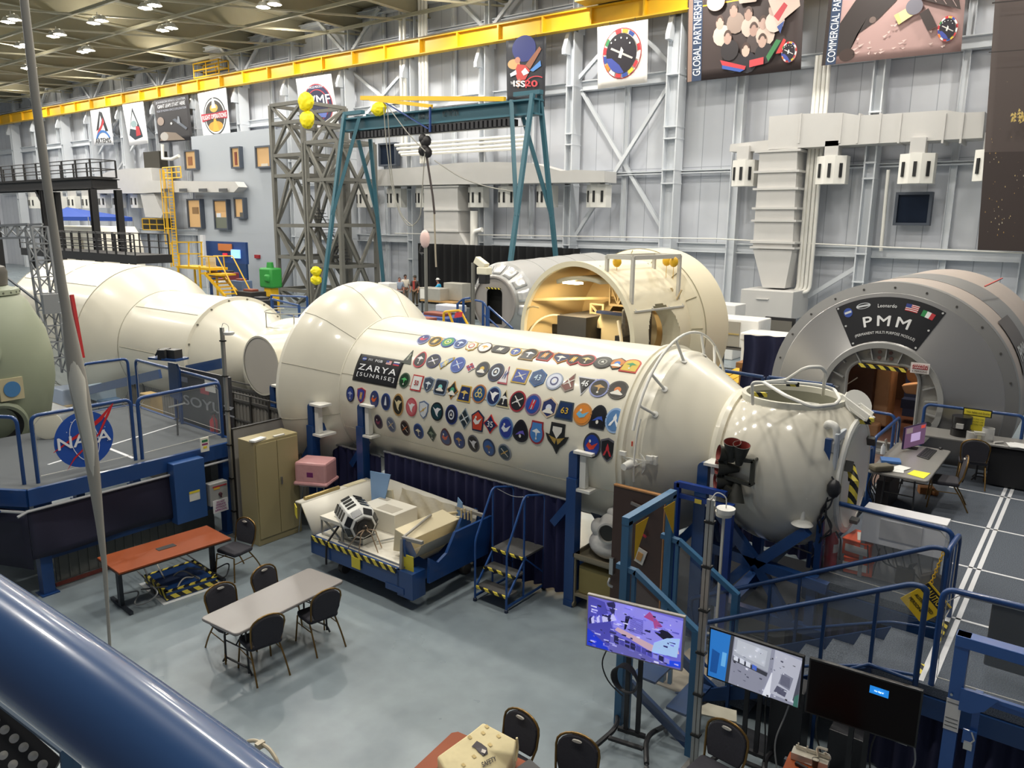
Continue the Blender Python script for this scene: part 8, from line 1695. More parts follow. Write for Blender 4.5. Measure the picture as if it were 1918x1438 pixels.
g = G(); g.prism(cb_,cc_,cu_,cv_,.012); g.put('panel',mat('caution_yellow','#d8b41e',.5),q)
g = G(); g.prism([(-.17,.06),(.17,.06),(.17,.18),(-.17,.18)],cc_-V(0,.002,0),cu_,cv_,.012); g.put('black_band',col('#17171a'),q)
g = G(); text(g,'CAUTION',cc_+cv_*.12,cu_,cv_,.28,.08,.04,off=.016); g.m(1); text(g,'AUTHORIZED',cc_+cv_*-.02,cu_,cv_,.26,.04,.02,off=.014); text(g,'PERSONNEL',cc_+cv_*-.1,cu_,cv_,.26,.04,.02,off=.014); g.put('lettering',[col('#e8c83c'),col('#1f1c14')],q)
g = G()
for k in range(14): z_ = 2.22-.035*k; g.tube([V(-1.1-.007*k,9.4-.003*k,z_)+(V(0,.014*math.cos(a),.024*math.sin(a)) if k % 2 else V(.014*math.cos(a),0,.024*math.sin(a))) for a in [2*PI*i/8 for i in range(8)]],.006,5,closed=True)
g.put('chain',M_YEL,q)

# portal with hazard triangles, and its steps
q = thing('portal_frame','teal blue doorway frame with yellow corner triangles and sloping handrails','portal',(-3.95,7.85,0))
for yy in (7.3,8.4): g = G(); g.bx((-3.99,yy-.045,0),(-3.9,yy+.045,2.55)); g.put('post',M_TEALB,q)
g = G(); g.bx((-3.99,7.25,2.51),(-3.9,8.45,2.6)); g.put('header',M_TEALB,q)
for yy,s_ in ((7.36,1),(8.34,-1)): g = G(); g.add([(-3.87,yy,2.5),(-3.87,yy+s_*.3,2.5),(-3.87,yy,2.08)],[(0,1,2)]); g.put('corner_triangle',mat('triangle_yellow','#d6a81a',.5),q,thick=.006)
for yy in (7.3,8.4): g = G(); g.bar((-4.05,yy-.0,1.99),(-3.8,yy,1.97),.07,.06); g.bar((-3.82,yy,1.98),(-3.03,yy,1.5),.07,.06); g.put('sloping_rail',M_TEALB,q); g = G(); g.bar((-3.05,yy,0),(-3.05,yy,1.52),.08,.08); g.bar((-3.83,yy,0),(-3.83,yy,1.95),.045); g.put('rail_post',M_TEALB,q); g = G(); g.prism([(-3.8,.5),(-3.1,.2),(-3.1,1.42),(-3.8,1.86)],(0,yy,0),X,Z,.006); g.put('clear_panel',M_CLEAR,q)
g = G(); g.bx((-3.9,7.5,.55),(-3.6,8.2,.58)); g.bx((-3.45,7.5,.3),(-3.2,8.2,.33)); g.bar((-3.85,7.34,.55),(-3.05,7.34,.08),.05,.12); g.bar((-3.85,8.36,.55),(-3.05,8.36,.08),.05,.12); g.put('steps',M_BLUED,q)
g = G(); g.bx((-4.0,8.3,.0),(-3.2,9.35,.02)); tag(g.put('plywood_sheet',col('#a69c8c',.8)),'beige sheet on the floor under the teal portal steps','sheet')
# brown door panel
q = thing('door_panel','dark brown wooden door standing open beside the teal portal','door',(-4.8,9.2,0))
g = G(); g.bx((-5.2,9.18,.02),(-4.4,9.23,2.18)); g.put('leaf',mat('door_brown','#43302a',.45,noise=.15,scale=3),q)
g = G(); g.bx((-5.2,9.17,2.18),(-4.4,9.24,2.2)); g.bx((-4.41,9.17,.02),(-4.395,9.24,2.18)); g.put('edge_band',col('#a6784c'),q)
g = G(); g.bar((-4.9,9.15,2.0),(-4.6,9.15,1.95),.03,.04); g.bar((-4.62,9.12,1.96),(-4.55,8.95,2.04),.02); g.put('door_closer',col('#8a8480',.4,.5),q)
g = G(); g.bx((-5.2,9.13,.85),(-5.14,9.18,1.1)); g.tube([(-5.17,9.12,.8),(-5.17,9.06,.72),(-5.1,9.08,.7)],.02,8,fillet=.04); g.put('lever_handle',M_CHROME,q)
g = G(); g.box((-4.72,9.16,1.25),(.14,.02,.22),M=Matrix.Rotation(.3,3,'Y')); ec = g.put('plate',col('#c9c5be'),q); g = G(); g.box((-4.73,9.145,1.25),(.08,.01,.12),M=Matrix.Rotation(.3,3,'Y')); g.put('tan_label',col('#b98a4c'),ec)
g = G(); g.tube([(-4.78,9.14,1.62),(-4.7,9.12,1.6),(-4.64,9.14,1.56)],.02,6); g.put('red_tag',col('#a02c38'),q)
# blue rail box behind portal
q = thing('tubular_gate','blue tubular frame gate between the door and the sphere','frame',(-4.0,9.4,0))
g = G(); g.bar((-4.38,9.5,0),(-4.38,9.5,2.32),.08); g.bar((-4.38,9.5,2.3),(-3.68,9.5,2.3),.08); g.bar((-4.38,9.5,2.14),(-3.62,9.5,2.14),.06); g.bar((-3.6,9.45,0),(-3.6,9.45,2.2),.1); g.put('tubes',mat('deep_blue','#1a3a86',.35),q)
g = G(); g.bx((-4.1,9.45,2.1),(-4.0,9.455,2.16)); g.put('yellow_label',col('#d8c04a'),q)
g = G(); g.tube([(-4.3,9.5,.35),(-3.95,9.45,.28),(-3.55,9.45,.25)],.025,8); g.put('white_hose',col('#b9b6b0'),q)
g = G(); g.lathe((-3.5,9.0,2.2),Z,[(0,0),(0,.1),(.06,.11),(.08,.08),(.08,0)],24); g.bar((-3.5,9.0,0),(-3.5,9.0,2.2),.03); tag(g.put('round_sensor',col('#d6d2c6',.4)),'round white sensor drum beside the tall aluminium pole','sensor')
tag(G().tube([(-4.1,10.3,1.62),(-2.75,10.3,1.45)],.01,6).put('tension_cable',col('#8a8478',.4)),'thin grey cable stretched below the glossy sphere','cable')
g = G(); g.bx((-5.9,10.0,0),(-2.9,13.3,.012)); tag(g.put('floor_mat',col('#25272d',.9)),'added dark sheet standing in for floor shade beneath the glossy sphere','mat')  # floor shade under the sphere, put in as a dark sheet
# spacesuit on a cart
q = thing('utility_cart','tan metal utility cart under the white spacesuit','cart',(-5.55,9.55,0)); CT = mat('cart_tan','#8f8672',.5,.3)
g = G(); g.bx((-5.95,9.35,.8),(-5.2,9.85,.83)); 
for a,b in (((-5.95,9.35),(-5.2,9.35)),((-5.95,9.85),(-5.2,9.85)),((-5.95,9.35),(-5.95,9.85)),((-5.2,9.35),(-5.2,9.85))): g.bar((*a,.86),(*b,.86),.03,.06)
g.put('top_tray',CT,q); g = G(); g.bx((-5.95,9.35,.2),(-5.2,9.85,.24)); g.put('lower_shelf',CT,q)
for xx in (-5.93,-5.22):
    for yy in (9.37,9.83): g = G(); g.bar((xx,yy,.1),(xx,yy,.85),.04); g.lathe((xx,yy,.05),X,[(-.015,0),(-.015,.05),(.015,.05),(.015,0)],12); g.put('leg',CT,q)
tag(G().bx((-5.88,9.4,.24),(-5.25,9.8,.7)).put('storage_crate',mat('crate_tan','#8c7f4c',.6),bevel=.02),'olive tan crate on the lower shelf of the utility cart','crate')
q = thing('spacesuit_torso','white spacesuit upper torso with dark helmet opening on the cart','spacesuit',(-5.5,9.6,.87)); SW = mat('suit_white','#dcd9d4',.7,noise=.05,scale=6,bump=.8,bscale=7)
g = G(); g.sphere((-5.5,9.65,1.05),.3,24,(1.15,.8,.75)); g.put('lower_torso',SW,q,sub=1); g = G(); g.sphere((-5.46,9.65,1.32),.24,24,(1.0,.8,1.0)); g.sphere((-5.68,9.6,1.3),.12,16,(1,1,1.2)); g.sphere((-5.4,9.7,1.55),.15,16,(1.3,.8,.7)); g.put('upper_torso',SW,q,sub=1)
g = G(); g.lathe((-5.42,9.46,1.32),(.15,-1,.1),[(0,.15),(.06,.155),(.07,.13),(.02,.12)],28); g.put('neck_ring',col('#c9c7c2',.3,.5),q); g = G(); g.lathe((-5.42,9.46,1.32),(.15,-1,.1),[(.03,.13),(.03,0)],28); g.put('opening',mat('visor_dark','#1f1d16',.15),q)

# screens
def tv(label,TL,TR,h,bz='#1a1a1c',base='#111114',e=0,draw=None,stand=True):
    TL,TR = V(TL),V(TR); u = (TR-TL).normalized(); n = u.cross(Z); L_ = (TR-TL).length; t = thing('flat_screen',label,'screen',((TL.x+TR.x)/2,(TL.y+TR.y)/2,0))
    bl = TL-V(0,0,h); g = G(); g.prism([(0,0),(L_,0),(L_,h),(0,h)],bl,u,Z,-.045); g.put('bezel',col(bz,.3),t,bevel=.006)
    f = lambda a,b,l=.004: bl+u*(.018+a*(L_-.036))+V(0,0,.02+b*(h-.04))+n*l
    g = G(); g.add([f(0,0),f(1,0),f(1,1),f(0,1)],[(0,1,2,3)]); g.put('display',mat('display_'+base.strip('#'),base,.12,emit=e) if e else mat('display_off',base,.25,spec=.12),t)
    if draw:
        gs = {}; lv = [.004]
        def poly(P_,c): lv[0] += .0004; g = gs.setdefault(c,G()); k = len(P_); g.add([f(*p,lv[0]) for p in P_],[tuple(range(k))])
        draw(poly,gs,f); A = G(); ms = []
        for i,(c,g) in enumerate(gs.items()): k = len(A.v); A.v += g.v; A.f += [[j+k for j in q_] for q_ in g.f]; A.mi += [i]*len(g.f); A.sm += g.sm; ms.append(glow(c,.72))
        A.put('picture',ms,t)
    if stand:
        m_ = (TL+TR)/2-n*.1; g = G(); 
        for k in (-.07,.07): g.bar((m_.x+u.x*k,m_.y+u.y*k,.1),(m_.x+u.x*k,m_.y+u.y*k,TL.z-.15),.05,.03)
        g.bx((m_.x-.12,m_.y-.03,TL.z-h*.65),(m_.x+.12,m_.y+.05,TL.z-h*.35)); g.put('column',mat('stand_black','#242427',.4),t)
        g = G(); 
        for k in (-.3,.3):
            p = m_+u*k; g.tube([p+n*.38-V(0,0,p.z-.09),p+u*(-k*.45)+n*.0-V(0,0,p.z-.14),p-n*.36-V(0,0,p.z-.09)],.03,8,fillet=.2)
        g.bar(V(m_.x,m_.y,.13)-u*.16,V(m_.x,m_.y,.13)+u*.16,.05,.04); g.bar(V(m_.x,m_.y,.12)-u*.2+n*.2,V(m_.x,m_.y,.12)+u*.2+n*.2,.05,.03); g.put('base',mat('stand_black','#242427',.4),t)
        for k in (-.3,.3):
            for s_ in (.38,-.36): p = m_+u*k+n*s_; g = G(); g.lathe((p.x,p.y,.035),X,[(-.015,0),(-.015,.035),(.015,.035),(.015,0)],12); g.bar((p.x,p.y,.04),(p.x,p.y,.09),.02); g.put('caster',col('#6a6a6c',.4),t)
    return t,f,n
rr = random.Random(21)
def pic1(poly,gs,f):
    poly([(0,0),(.22,0),(.3,.35),(.18,.95),(0,1)],'#4b49a8'); poly([(0,.0),(.25,0),(.2,.12),(0,.35)],'#2038c8'); poly([(.2,.95),(.34,.5),(.42,.5),(.28,1)],'#2b2a58')
    poly([(.28,.5),(.74,.28),(.98,.42),(1,.95),(.5,1),(.3,1)],'#8f8ae6'); poly([(.3,.45),(.7,.2),(.98,.3),(.96,.45),(.72,.34),(.33,.52)],'#c9a8b4'); poly([(.26,.4),(.7,.08),(1,.1),(1,0),(.25,0)],'#6663b0')
    poly([(.4,.5),(.42,.52),(.46,.8),(.41,.78)],'#17152a'); poly([(.72,.6),(.82,.72),(.92,.6),(.82,.5)],'#1b1a2c'); poly([(.7,.2),(.96,.22),(.98,.6),(.85,.55),(.72,.4)],'#a6c6f0'); poly([(.6,.85),(.66,.98),(.8,.75),(.72,.66),(.7,.8)],'#a84a88')
    poly([(.86,.02),(1,.04),(1,.16),(.84,.12)],'#2448d8')
    for k in range(12): y_ = .5+.025*k; poly([(.46,y_),(.6,y_-.01),(.6,y_+.003),(.46,y_+.012)],'#4e4a90')
    for k in range(9): x_ = .02+.03*k; poly([(x_,.45+.02*k),(x_+.06,.5+.02*k),(x_+.02,.62+.02*k),(x_-.01,.55+.02*k)],rr.choice(['#2a2862','#c4c2f4','#6a68c8']))
    for k in range(10): a = .3+.06*k; poly([(a,.36-.02*k),(a+.05,.34-.02*k),(a+.05,.2-.015*k),(a,.22-.015*k)],rr.choice(['#4a48a0','#8a88d8','#24234a']))
    for k in range(110): a,b = rr.uniform(.02,.95),rr.uniform(.03,.95); w,h_ = rr.uniform(.01,.07),rr.uniform(.005,.03); poly([(a,b),(min(1,a+w),b-.01),(min(1,a+w),b+h_),(a,b+h_)],rr.choice(['#d8d6fa','#34326c','#7a78d8','#b4b2f2','#242248','#5f5cc0']))
def pic2(poly,gs,f):
    poly([(0,0),(.2,0),(.24,1),(0,1)],'#2c78c8'); poly([(.02,.1),(.1,.1),(.12,.55),(.03,.6)],'#1c5298'); poly([(.14,.3),(.19,.3),(.2,.6),(.15,.6)],'#6ab0e8'); poly([(.2,0),(.24,0),(.27,1),(.23,1)],'#3a3c44')
    poly([(.27,.62),(.66,.5),(.68,.98),(.28,1)],'#a9adb8'); poly([(.3,.68),(.62,.58),(.64,.92),(.31,.96)],'#bcc0ca'); poly([(.27,.0),(.62,0),(.64,.44),(.28,.56)],'#8d8fa0'); poly([(.27,.5),(.65,.4),(.66,.48),(.27,.6)],'#3a3c46')
    for k in range(4): poly([(.28+.07*k,.52-.02*k),(.33+.07*k,.505-.02*k),(.33+.07*k,.6-.02*k),(.28+.07*k,.62-.02*k)],'#d6dae6' if k != 3 else '#4a6ac8')
    poly([(.62,0),(.7,.0),(.76,.5),(.7,.52)],'#e2e4ee'); poly([(.7,.1),(1,.05),(1,.95),(.72,1)],'#b6b8c6'); poly([(.78,.35),(.9,.28),(.93,.55),(.82,.6)],'#7c7e90'); poly([(.74,.16),(.86,.12),(.88,.26),(.77,.3)],'#55566a'); poly([(.94,.1),(1,.06),(1,.9),(.98,.6)],'#4c4e5c'); poly([(.95,.0),(1,0),(1,.28),(.96,.2)],'#3c6a60')
    for k in range(14): y_ = .36+.015*k; poly([(.8,y_),(.9,y_-.03),(.9,y_-.024),(.8,y_+.006)],'#3f4054')
    for k in range(45): a,b = rr.uniform(.26,.93),rr.uniform(.03,.93); w,h_ = rr.uniform(.006,.03),rr.uniform(.006,.03); poly([(a,b),(a+w,b-.01),(a+w,b+h_),(a,b+h_)],rr.choice(['#e2e4f0','#4c4e60','#7a7c90','#cfd2de','#26262e']))
def pic3(poly,gs,f): poly([(.56,.73),(.73,.72),(.73,.86),(.56,.87)],'#1f86e0')
t1,f1,n1 = tv('large screen showing a violet blue spacecraft interior with white frame',(-4.19,6.89,1.75),(-3.1,7.09,1.75),.64,'#a8a29c','#6c68c8',.75,pic1)
t2_,f2,n2 = tv('middle screen showing blue and grey equipment panels',(-2.99,7.5,1.5),(-1.98,7.53,1.5),.6,'#141416','#9a9cae',.6,pic2)
t3,f3,n3 = tv('dark switched off screen with a small blue message box',(-1.89,7.37,1.6),(-.88,7.45,1.6),.6,'#141416','#120c0d',0,pic3)
g = G(); text(g,'No Signal',f3(.645,.795,.008),(f3(1,0)-f3(0,0)).normalized(),Z,.08,.018,.02); g.put('lettering',glow('#e8f2ff',1),t3)
g = G(); c = V(-3.68,6.95,.88)
for k in range(7): g.tube([c+V((.13+.006*k)*math.cos(a),-.01*k,(.17-.004*k)*math.sin(a)) for a in [2*PI*i/24 for i in range(24)]],.008,6,closed=True)
tag(g.put('cable_coil',mat('device_black','#26262a',.4)),'coil of black cable hanging on the stand of the violet screen','cable')
rr = random.Random(12)
g = G(); g.tube([(-4.0,7.1,1.1),(-4.05,7.0,.9),(-3.95,7.0,.7),(-3.75,7.0,.6)],.008,6,fillet=.1); tag(g.put('power_cable',col('#202022')),'thin black cable drooping left of the violet screen stand','cable')
for k in range(6):
    x_ = -2.35+.28*k; g = G(); g.tube([(x_,7.62,1.05),(x_+rr.uniform(-.1,.1),7.6,.7),(x_+rr.uniform(-.15,.15),7.55,.4),(x_+rr.uniform(-.2,.2),7.5,.02)],.009,6,fillet=.15)
    tag(g.put('power_cable',col(('#202022','#8c8c8c')[k % 2])),('thin cable hanging below the dark screen','grey cable hanging below the dark screen')[k % 2],'cable','cables under the dark screen')
g = G(); g.bx((-2.35,7.75,.0),(-2.0,8.05,.95)); g.bx((-1.75,7.85,.0),(-1.4,8.05,.6)); tag(g.put('computer_tower',mat('device_black','#26262a',.4),bevel=.01),'dark computer cases standing behind the two right screens','computer')
g = G(); g.bx((-2.9,7.8,0),(-1.0,8.15,.02)); tag(g.put('floor_mat',col('#2b2d33',.9)),'dark mat under the stands of the right screens','mat')
p = V(-1.05,7.62,.95); g = G(); g.box(p,(.14,.02,.12)); tag(g.put('paper_tag',col('#c9c9c6')),'small white card hanging at the lower right of the dark screen','card')
# transparent stair side panel near the portal
tag(G().bx((-4.3,7.28,.15),(-3.1,7.29,.95)).put('clear_guard',M_CLEAR),'clear guard sheet below the teal sloping rail','panel')
g = G(); g.prism([(0,0),(.5,.15),(.42,.35),(.1,.28)],(-3.2,7.6,.3),X,Y,.02); g.bar((-2.95,7.72,0),(-2.95,7.72,.3),.05); tag(g.put('scrap_board',col('#b9b4a4')),'small pale board behind the aluminium pole','board')
# blue lift frame at the lower right
q = thing('lift_frame','heavy blue steel lift gate frame at the lower right edge','frame',(-.5,7.5,0)); BF = mat('frame_blue','#2a569a',.4,coat=.2)
FY = 7.7
def QX(x,y,yy=FY): return UY(1480+x/4.2534,1100+y/4.2534,yy)
a = QX(1350,400); x_l = a.x; zt = QX(1340,380).z
g = G(); g.bx((x_l-.03,FY,0),(x_l+.085,FY+.12,zt)); g.put('upright',BF,q)
g = G(); g.bx((x_l-.03,FY-.01,zt-.11),(1.2,FY+.13,zt)); g.put('top_beam',BF,q,bevel=.006)
z2 = QX(1500,850).z; g = G(); g.bx((x_l+.06,FY+.02,z2-.1),(1.2,FY+.1,z2-.03)); g.bx((x_l+.32,FY,z2-.04),(1.2,FY+.04,z2)); g.put('lower_beam',BF,q)
g = G(); g.bx((x_l+.18,FY+.02,0),(x_l+.24,FY+.08,z2)); g.put('inner_post',BF,q)
g = G(); g.prism([(0,0),(.3,0),(.2,-.16),(.1,-.22),(0,-.22)],(x_l+.07,FY-.01,z2+.02),X,Z,.02); g.put('gusset',BF,q)
for dx,dz in ((.1,-.05),(.16,-.05),(.1,-.15),(.0,-.08)): g = G(); g.lathe((x_l+dx,FY-.01,z2+dz),-Y,[(0,.012),(.014,.012),(.014,0)],10); g.put('bolt',M_CHROME,q)
g = G(); g.bx((x_l+.13,FY-.02,z2-.52),(x_l+.24,FY+.0,z2-.38)); g.put('latch_plate',BF,q); g = G(); g.bx((x_l+.15,FY-.05,z2-.56),(x_l+.22,FY-.02,z2-.49)); g.tube([(x_l+.2,FY-.03,z2-.38),(x_l+.23,FY-.05,z2-.44),(x_l+.2,FY-.03,z2-.5)],.008,6); g.put('latch',col('#c9c7c2',.3,.6),q)
g = G(); g.bx((x_l+.13,FY+.05,z2),(x_l+1.6,FY+.055,zt-.1)); g.put('clear_panel',M_CLEAR,q)
g = G(); g.bx((x_l-.03-.004,FY-.006,z2-.45),(x_l+.09,FY-.001,z2-.13)); tp_ = g.put('paper_chart',col('#d0cdca'),q); g = G()
for k,dz in enumerate((-.17,-.33,-.37,-.41)): g.bx((x_l-.025,FY-.009,z2+dz),(x_l+.08,FY-.007,z2+dz+.005))
g.put('printed_line',col('#2c2c30'),tp_)
# dark screen back on the deck, right edge
a,b = UY(1858,1130,8.9),UY(1960,1260,8.9); q = thing('standing_monitor','black backside of a screen standing on the deck, right edge','monitor',(a.x+.3,8.9,D)); g = G(); g.bx((a.x,8.9,D+.1),(a.x+.9,8.96,a.z+.02)); g.put('case',mat('panel_black','#17171a',.5),q,bevel=.02); g = G(); g.bx((a.x+.4,8.9,D),(a.x+.5,8.96,D+.12)); g.put('foot',M_BLACK,q)
# bottom right wood table with tools
t = thing('wood_table','red brown wood table corner with tools at the lower right','table',(-1.7,6.6,0))
P_ = [UZ(1474,1420,.74),UZ(1480,1407,.74),UZ(1580,1460,.74),UZ(1500,1560,.74),UZ(1440,1500,.74)]
g = G(); g.prism([(p.x,p.y) for p in P_][::-1],(0,0,.71),X,Y,.03); g.put('tabletop',WOOD,t)
for p in (P_[1],P_[2]): g = G(); g.bar((p.x,p.y-.08,0),(p.x,p.y-.08,.71),.05); g.put('leg',col('#2b3038'),t)
a,b = UZ(1484,1408,.78),UZ(1552,1432,.78); g = G(); g.bar(a,b,.12,.07); g.bar(a+V(.02,.03,.06),b+V(0,.03,.06),.015,.03)
for k in range(4): p = a+(b-a)*(k+.5)/4; g.bar(p+V(0,.03,.03),p+V(0,.03,.1),.012)
g.tube([b+V(-.1,0,.04),b+V(-.12,0,.14),b+V(-.02,0,.15)],.012,6,fillet=.03); tag(g.put('metal_fixture',mat('fixture_metal','#c9c3b4',.35,.5)),'silvery metal fixture on the wood table at the bottom','fixture')
c = UZ(1527,1432,.76); g = G(); g.lathe(c,Z,[(-.02,0),(-.02,.03),(.06,.035),(.06,.033),(.0,.028),(.0,0)],18); tag(g.put('coffee_cup',col('#3c342c',.4)),'small dark cup beside the metal fixture','cup')
a,b = UZ(1490,1428,.76),UZ(1512,1440,.76); tag(G().bar(a,b,.03,.025).put('black_marker',col('#1a1a1c')),'black tool lying on the wood table corner','tool'); a,b = UZ(1500,1424,.755),UZ(1520,1432,.755); tag(G().bar(a,b,.02,.01).put('white_pen',col('#dcdad4')),'white pen lying beside the black tool','pen')
c = UZ(1545,1425,.76); g = G()
for k in range(3): g.tube([c+V(.03*math.cos(a_)+.01*k,0,.05+.04*math.sin(a_)) for a_ in [2*PI*i/12 for i in range(12)]],.004,5,closed=True)
tag(g.put('wire_loops',col('#d8d4c8')),'white wire loops beside the metal fixture','wire')
# computer table
folding_table('grey folding table carrying the computer on the raised floor',-2.3,14.15,.88,2.15,.0,z0=D,top='#84827f',h=.73)
q = thing('desktop_monitor','flat monitor with a purple and brown desktop picture','monitor',(-2.5,15.05,D+.73))
TLm,TRm = UZ(1690,800,D+1.25),None
g = G(); A_,B_ = V(-2.66,14.68,D+.8),V(-2.35,15.1,D+.8); A_ = UZ(1691,842,D+.77); B_ = UZ(1731,831,D+.77); u = (B_-A_).normalized(); n = u.cross(Z); Lm = (B_-A_).length; hm = .4
g.prism([(0,0),(Lm,0),(Lm,hm),(0,hm)],A_,u,Z,-.03); g.put('bezel',col('#33284a',.3),q,bevel=.005)
fm = lambda a,b,l=.004: A_+u*(.01+a*(Lm-.02))+V(0,0,.012+b*(hm-.024))+n*l
g = G(); g.add([fm(0,0),fm(1,0),fm(1,1),fm(0,1)],[(0,1,2,3)]); g.m(1).add([fm(.3,.25,.006),fm(.75,.25,.006),fm(.75,.65,.006),fm(.3,.65,.006)],[(0,1,2,3)]); g.m(2).add([fm(.05,.7,.006),fm(.35,.7,.006),fm(.35,.95,.006),fm(.05,.95,.006)],[(0,1,2,3)]); g.m(3).add([fm(.75,.8,.006),fm(.95,.8,.006),fm(.95,.95,.006),fm(.75,.95,.006)],[(0,1,2,3)]); g.put('display',[glow('#6c4f6a',.7),glow('#b8a0c8',.8),glow('#8c7c7c',.7),glow('#c84a3c',.8)],q)
m_ = (A_+B_)/2-n*.05; g = G(); g.bar((m_.x,m_.y,D+.74),(m_.x,m_.y,D+.95),.05,.03); g.box((m_.x,m_.y,D+.745),(.22,.16,.01)); g.put('stand',M_BLACK,q)
q = thing('keyboard','black keyboard lying before the monitor','keyboard',UZ(1736,850,D+.735)); P_ = [UZ(*p,D+.735) for p in ((1717,854),(1739,861),(1755,844),(1735,839))]
g = G(); g.prism([(p.x,p.y) for p in P_],(0,0,D+.73),X,Y,.018); g.put('base',col('#232326',.4),q,bevel=.004); g = G()
for i in range(4):
    for j in range(10): u0,v0 = .06+.09*j,.1+.22*i; p = P_[0].lerp(P_[1],v0+.08).lerp(P_[3].lerp(P_[2],v0+.08),u0+.04); g.box((p.x,p.y,D+.752),(.022,.022,.006),.6)
kk = g.put('keys',col('#3f3f44',.5),q); kk['kind'] = 'stuff'
g = G(); g.sphere(UZ(1762,839,D+.75),.05,14,(.7,1.1,.4)); tag(g.put('computer_mouse',col('#232326',.4)),'black computer mouse right of the keyboard','mouse')
P_ = [UZ(*p,D+.735) for p in ((1699,887),(1730,896),(1743,886),(1712,880))]; tag(G().prism([(p.x,p.y) for p in P_],(0,0,D+.732),X,Y,.003).put('yellow_paper',col('#e6e01e')),'bright yellow paper at the near edge of computer table','paper')
g = G(); g.box(UZ(1650,875,D+.79),(.36,.2,.1),.9); tag(g.put('camera_case',mat('case_olive','#5a5444',.7),bevel=.03),'dark olive zip case on the left end of the computer table','case')
g = G(); g.box(UZ(1668,862,D+.76),(.3,.25,.04),.3); tag(g.put('blue_folder',col('#3c6aa8')),'blue folder behind the olive case','folder')
for k,(px,py,r_) in enumerate(((1680,880,.2),(1688,876,-.3))): g = G(); g.box(UZ(px,py,D+.737+.003*k),(.2,.26,.003),r_); tag(g.put('white_paper',col('#dededa')),('white paper sheet beside the olive case','loose white sheet nearest the yellow paper')[k],'paper')
g = G(); g.lathe(UZ(1653,850,D+.74),Z,[(0,0),(0,.035),(.13,.035),(.16,.015),(.18,.015),(.18,0)],14); tag(g.put('spray_bottle',col('#d8dade')),'small white bottle at the left edge of the computer table','bottle')
g = G(); g.bx((-2.65,13.4,D),(-2.45,14.2,D+.5)); tag(g.put('dark_case',col('#242224')),'dark case under the computer table','case'); g = G(); rr = random.Random(30)
for k in range(8): g.tube([(-2.7+rr.uniform(-.02,.05),13.3+.08*k,D+.7),(-2.75+rr.uniform(-.05,.1),13.3+.08*k+rr.uniform(-.1,.1),D+.4),(-2.7+rr.uniform(-.1,.1),13.4+.06*k,D+.1)],.01,5,fillet=.1)
o = tag(g.put('cable_bundle',col('#1c1c1e'),None),'tangle of black cables hanging off the computer table','cable',kind='stuff')
c = UZ(1735,918,D+.05); g = G(); g.box(c,(.25,.18,.14),.4); g.sphere(c+V(.15,-.05,0),.06,10); tag(g.put('wood_item',col('#8c5a2c',.6),bevel=.01),'brown wooden item on the carpet under the computer table','item')
# far table, black spools, jar, sign, pumpkin bag
folding_table('long grey folding table against the silver module wall',-1.3,16.25,2.5,.72,.06,z0=D,top='#84827f',h=.8)
TZ = D+.8
for k,(dz,r_) in enumerate(((0,.17),(.14,.15),(.24,.17))): c = UY(1801,795,16.2); g = G(); g.lathe((c.x,16.2,TZ+dz),Z,[(0,0),(0,r_),(.13 if k != 1 else .1,r_),(.13 if k != 1 else .1,0)],24); tag(g.put('black_spool',col('#201e1e',.35)),'black cable spool on the far table, %s of the stack' % ('lowest','middle','topmost')[k],'spool','stacked black spools')
c = UY(1822,800,16.05); g = G(); g.lathe((c.x,16.05,TZ),Z,[(0,0),(0,.09),(.14,.09),(.15,.07)],20); g.box((c.x+.12,16.0,TZ+.14),(.16,.12,.05),.3); g.box((c.x-.2,16.0,TZ+.22),(.12,.1,.08)); tag(g.put('clear_jar',mat('clear_plastic','#d0cfcc',.2,alpha=.6)),'clear plastic jar with white caps beside the black spools','jar')
c = UY(1853,795,16.1); g = G(); g.lathe((c.x,16.1,TZ),Z,[(0,0),(0,.1),(.24,.1),(.24,.094)],24); tag(g.put('plastic_tub',mat('clear_plastic','#d0cfcc',.2,alpha=.6)),'taller clear plastic tub right of the yellow notice','tub')
a,b = UY(1807,763,16.45),UY(1856,792,16.45); q = thing('yellow_notice','yellow notice board with a black header behind the far table','sign',(a.x+.2,16.45,TZ)); g = G(); g.bx((a.x,16.45,TZ+.0),(b.x-.1,16.46,a.z-.14)); g.bx((a.x,16.45,a.z-.12),(b.x-.02,16.46,a.z-.02)); g.put('board',mat('label_yellow','#dccb3c',.5),q); g = G(); g.bx((a.x-.02,16.46,a.z-.14),(b.x,16.47,a.z)); g.put('black_header',col('#1a1a1c'),q)
g = G(); text(g,'Your Safety and Quality',((a.x+b.x)/2,16.445,a.z-.07),X,Z,(b.x-a.x)*.85,.04,.02)
for k in range(3): text(g,'READ BEFORE USE',((a.x+b.x)/2-.05,16.445,a.z-.19-.05*k),X,Z,(b.x-a.x)*.7,.025,.0)
g.put('lettering',col('#3a3420'),q)
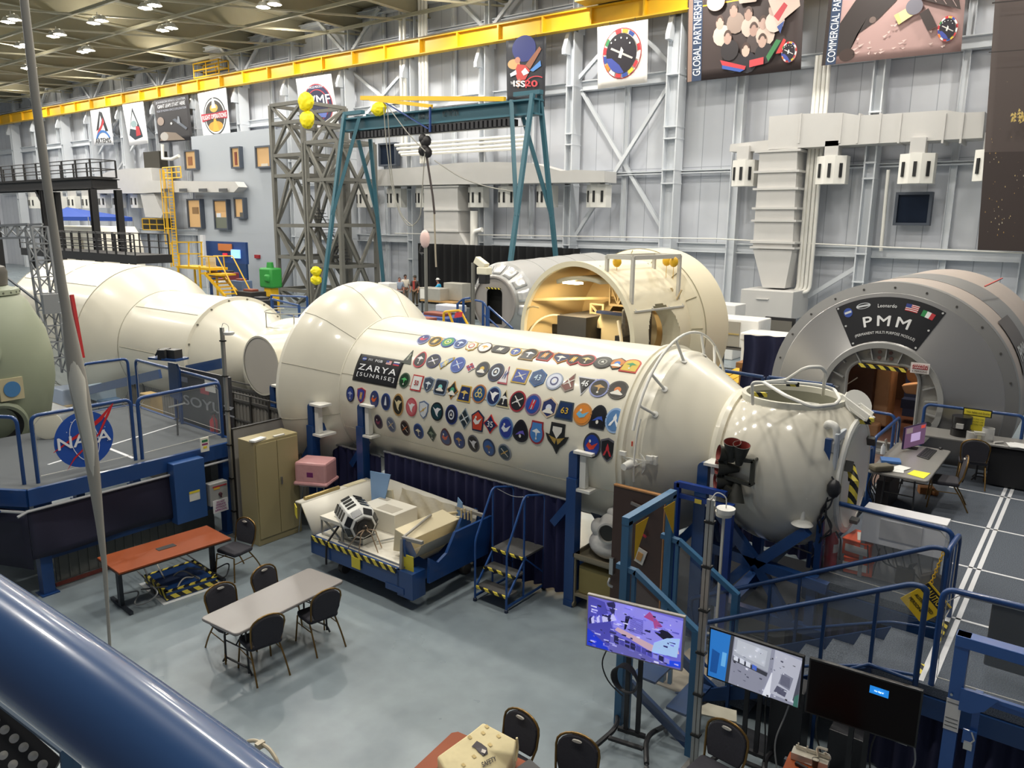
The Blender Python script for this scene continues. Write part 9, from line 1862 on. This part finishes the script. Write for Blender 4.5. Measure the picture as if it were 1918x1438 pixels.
a,b = UY(1866,805,16.0),UY(1874,800,16.1); tag(G().cyl((a.x,15.95,TZ+.02),(a.x+.12,16.1,TZ+.02),.02,n=8).put('marker_pen',col('#c9c5c0')),'white and black marker lying on the far table','marker')
for k in range(3): c = UY(1903+3*k,808,16.0); g = G(); g.box((c.x+.03,16.05,TZ+.006+.005*k),(.26,.34,.004),.3-.25*k); tag(g.put('paper_sheet',col('#dcdcda')),'loose white paper sheet at the right end of the far table','paper','papers on the far table')
g = G(); g.bx((-1.35,16.0,D+.02),(.6,16.5,D+.72)); tag(g.put('black_bin',mat('panel_black','#17171a',.5),bevel=.02),'dark storage bins under the far table','bin')
c = UZ(1896,893,D+.16); q = thing('orange_bag','round orange bag with a white top on the carpet, right edge','bag',(c.x,c.y,D)); OB = mat('bag_orange','#e2561e',.6,noise=.1,scale=5,bump=.4,bscale=5); g = G(); g.sphere((c.x,c.y,D+.17),.19,22,(1,1,.9)); g.sphere((c.x+.17,c.y,D+.24),.09,12,(1,.8,.9)); g.put('body',OB,q); g = G(); g.lathe((c.x,c.y,D+.33),(.1,0,1),[(0,.03),(.12,.02),(.12,0)],12); g.put('white_stem',col('#e0d6c6'),q); g = G(); g.lathe((c.x,c.y-.185,D+.14),-Y,[(-.02,.035),(.0,.03),(.005,0)],10); g.put('dark_badge',col('#3c2c24'),q)
# waste skirt and floor clutter under the sphere
tag(G().bx((-2.35,9.5,.02),(-1.8,9.9,.5)).put('dark_bin',col('#232427',.6),bevel=.02),'dark bin in the shade under the raised floor edge','bin')
g = G(); rr = random.Random(44)
for k in range(10): g.tube([(-4.2+rr.uniform(0,1.6),9.6+rr.uniform(0,.8),.02) for _ in range(4)],.012,5,fillet=.2)
o = tag(g.put('cable_bundle',col('#2a2a2c')),'dark cables lying on the floor under the glossy sphere','cable',kind='stuff')
g = G(); g.sheet(lambda u,v: Vector((-2.9+1.75*u,9.95+.03*math.sin(u*70),.05+(D-.45)*v)),80,2); tag(g.put('navy_skirt',NAV),'navy pleated skirt below the deck edge behind the stairs','curtain')
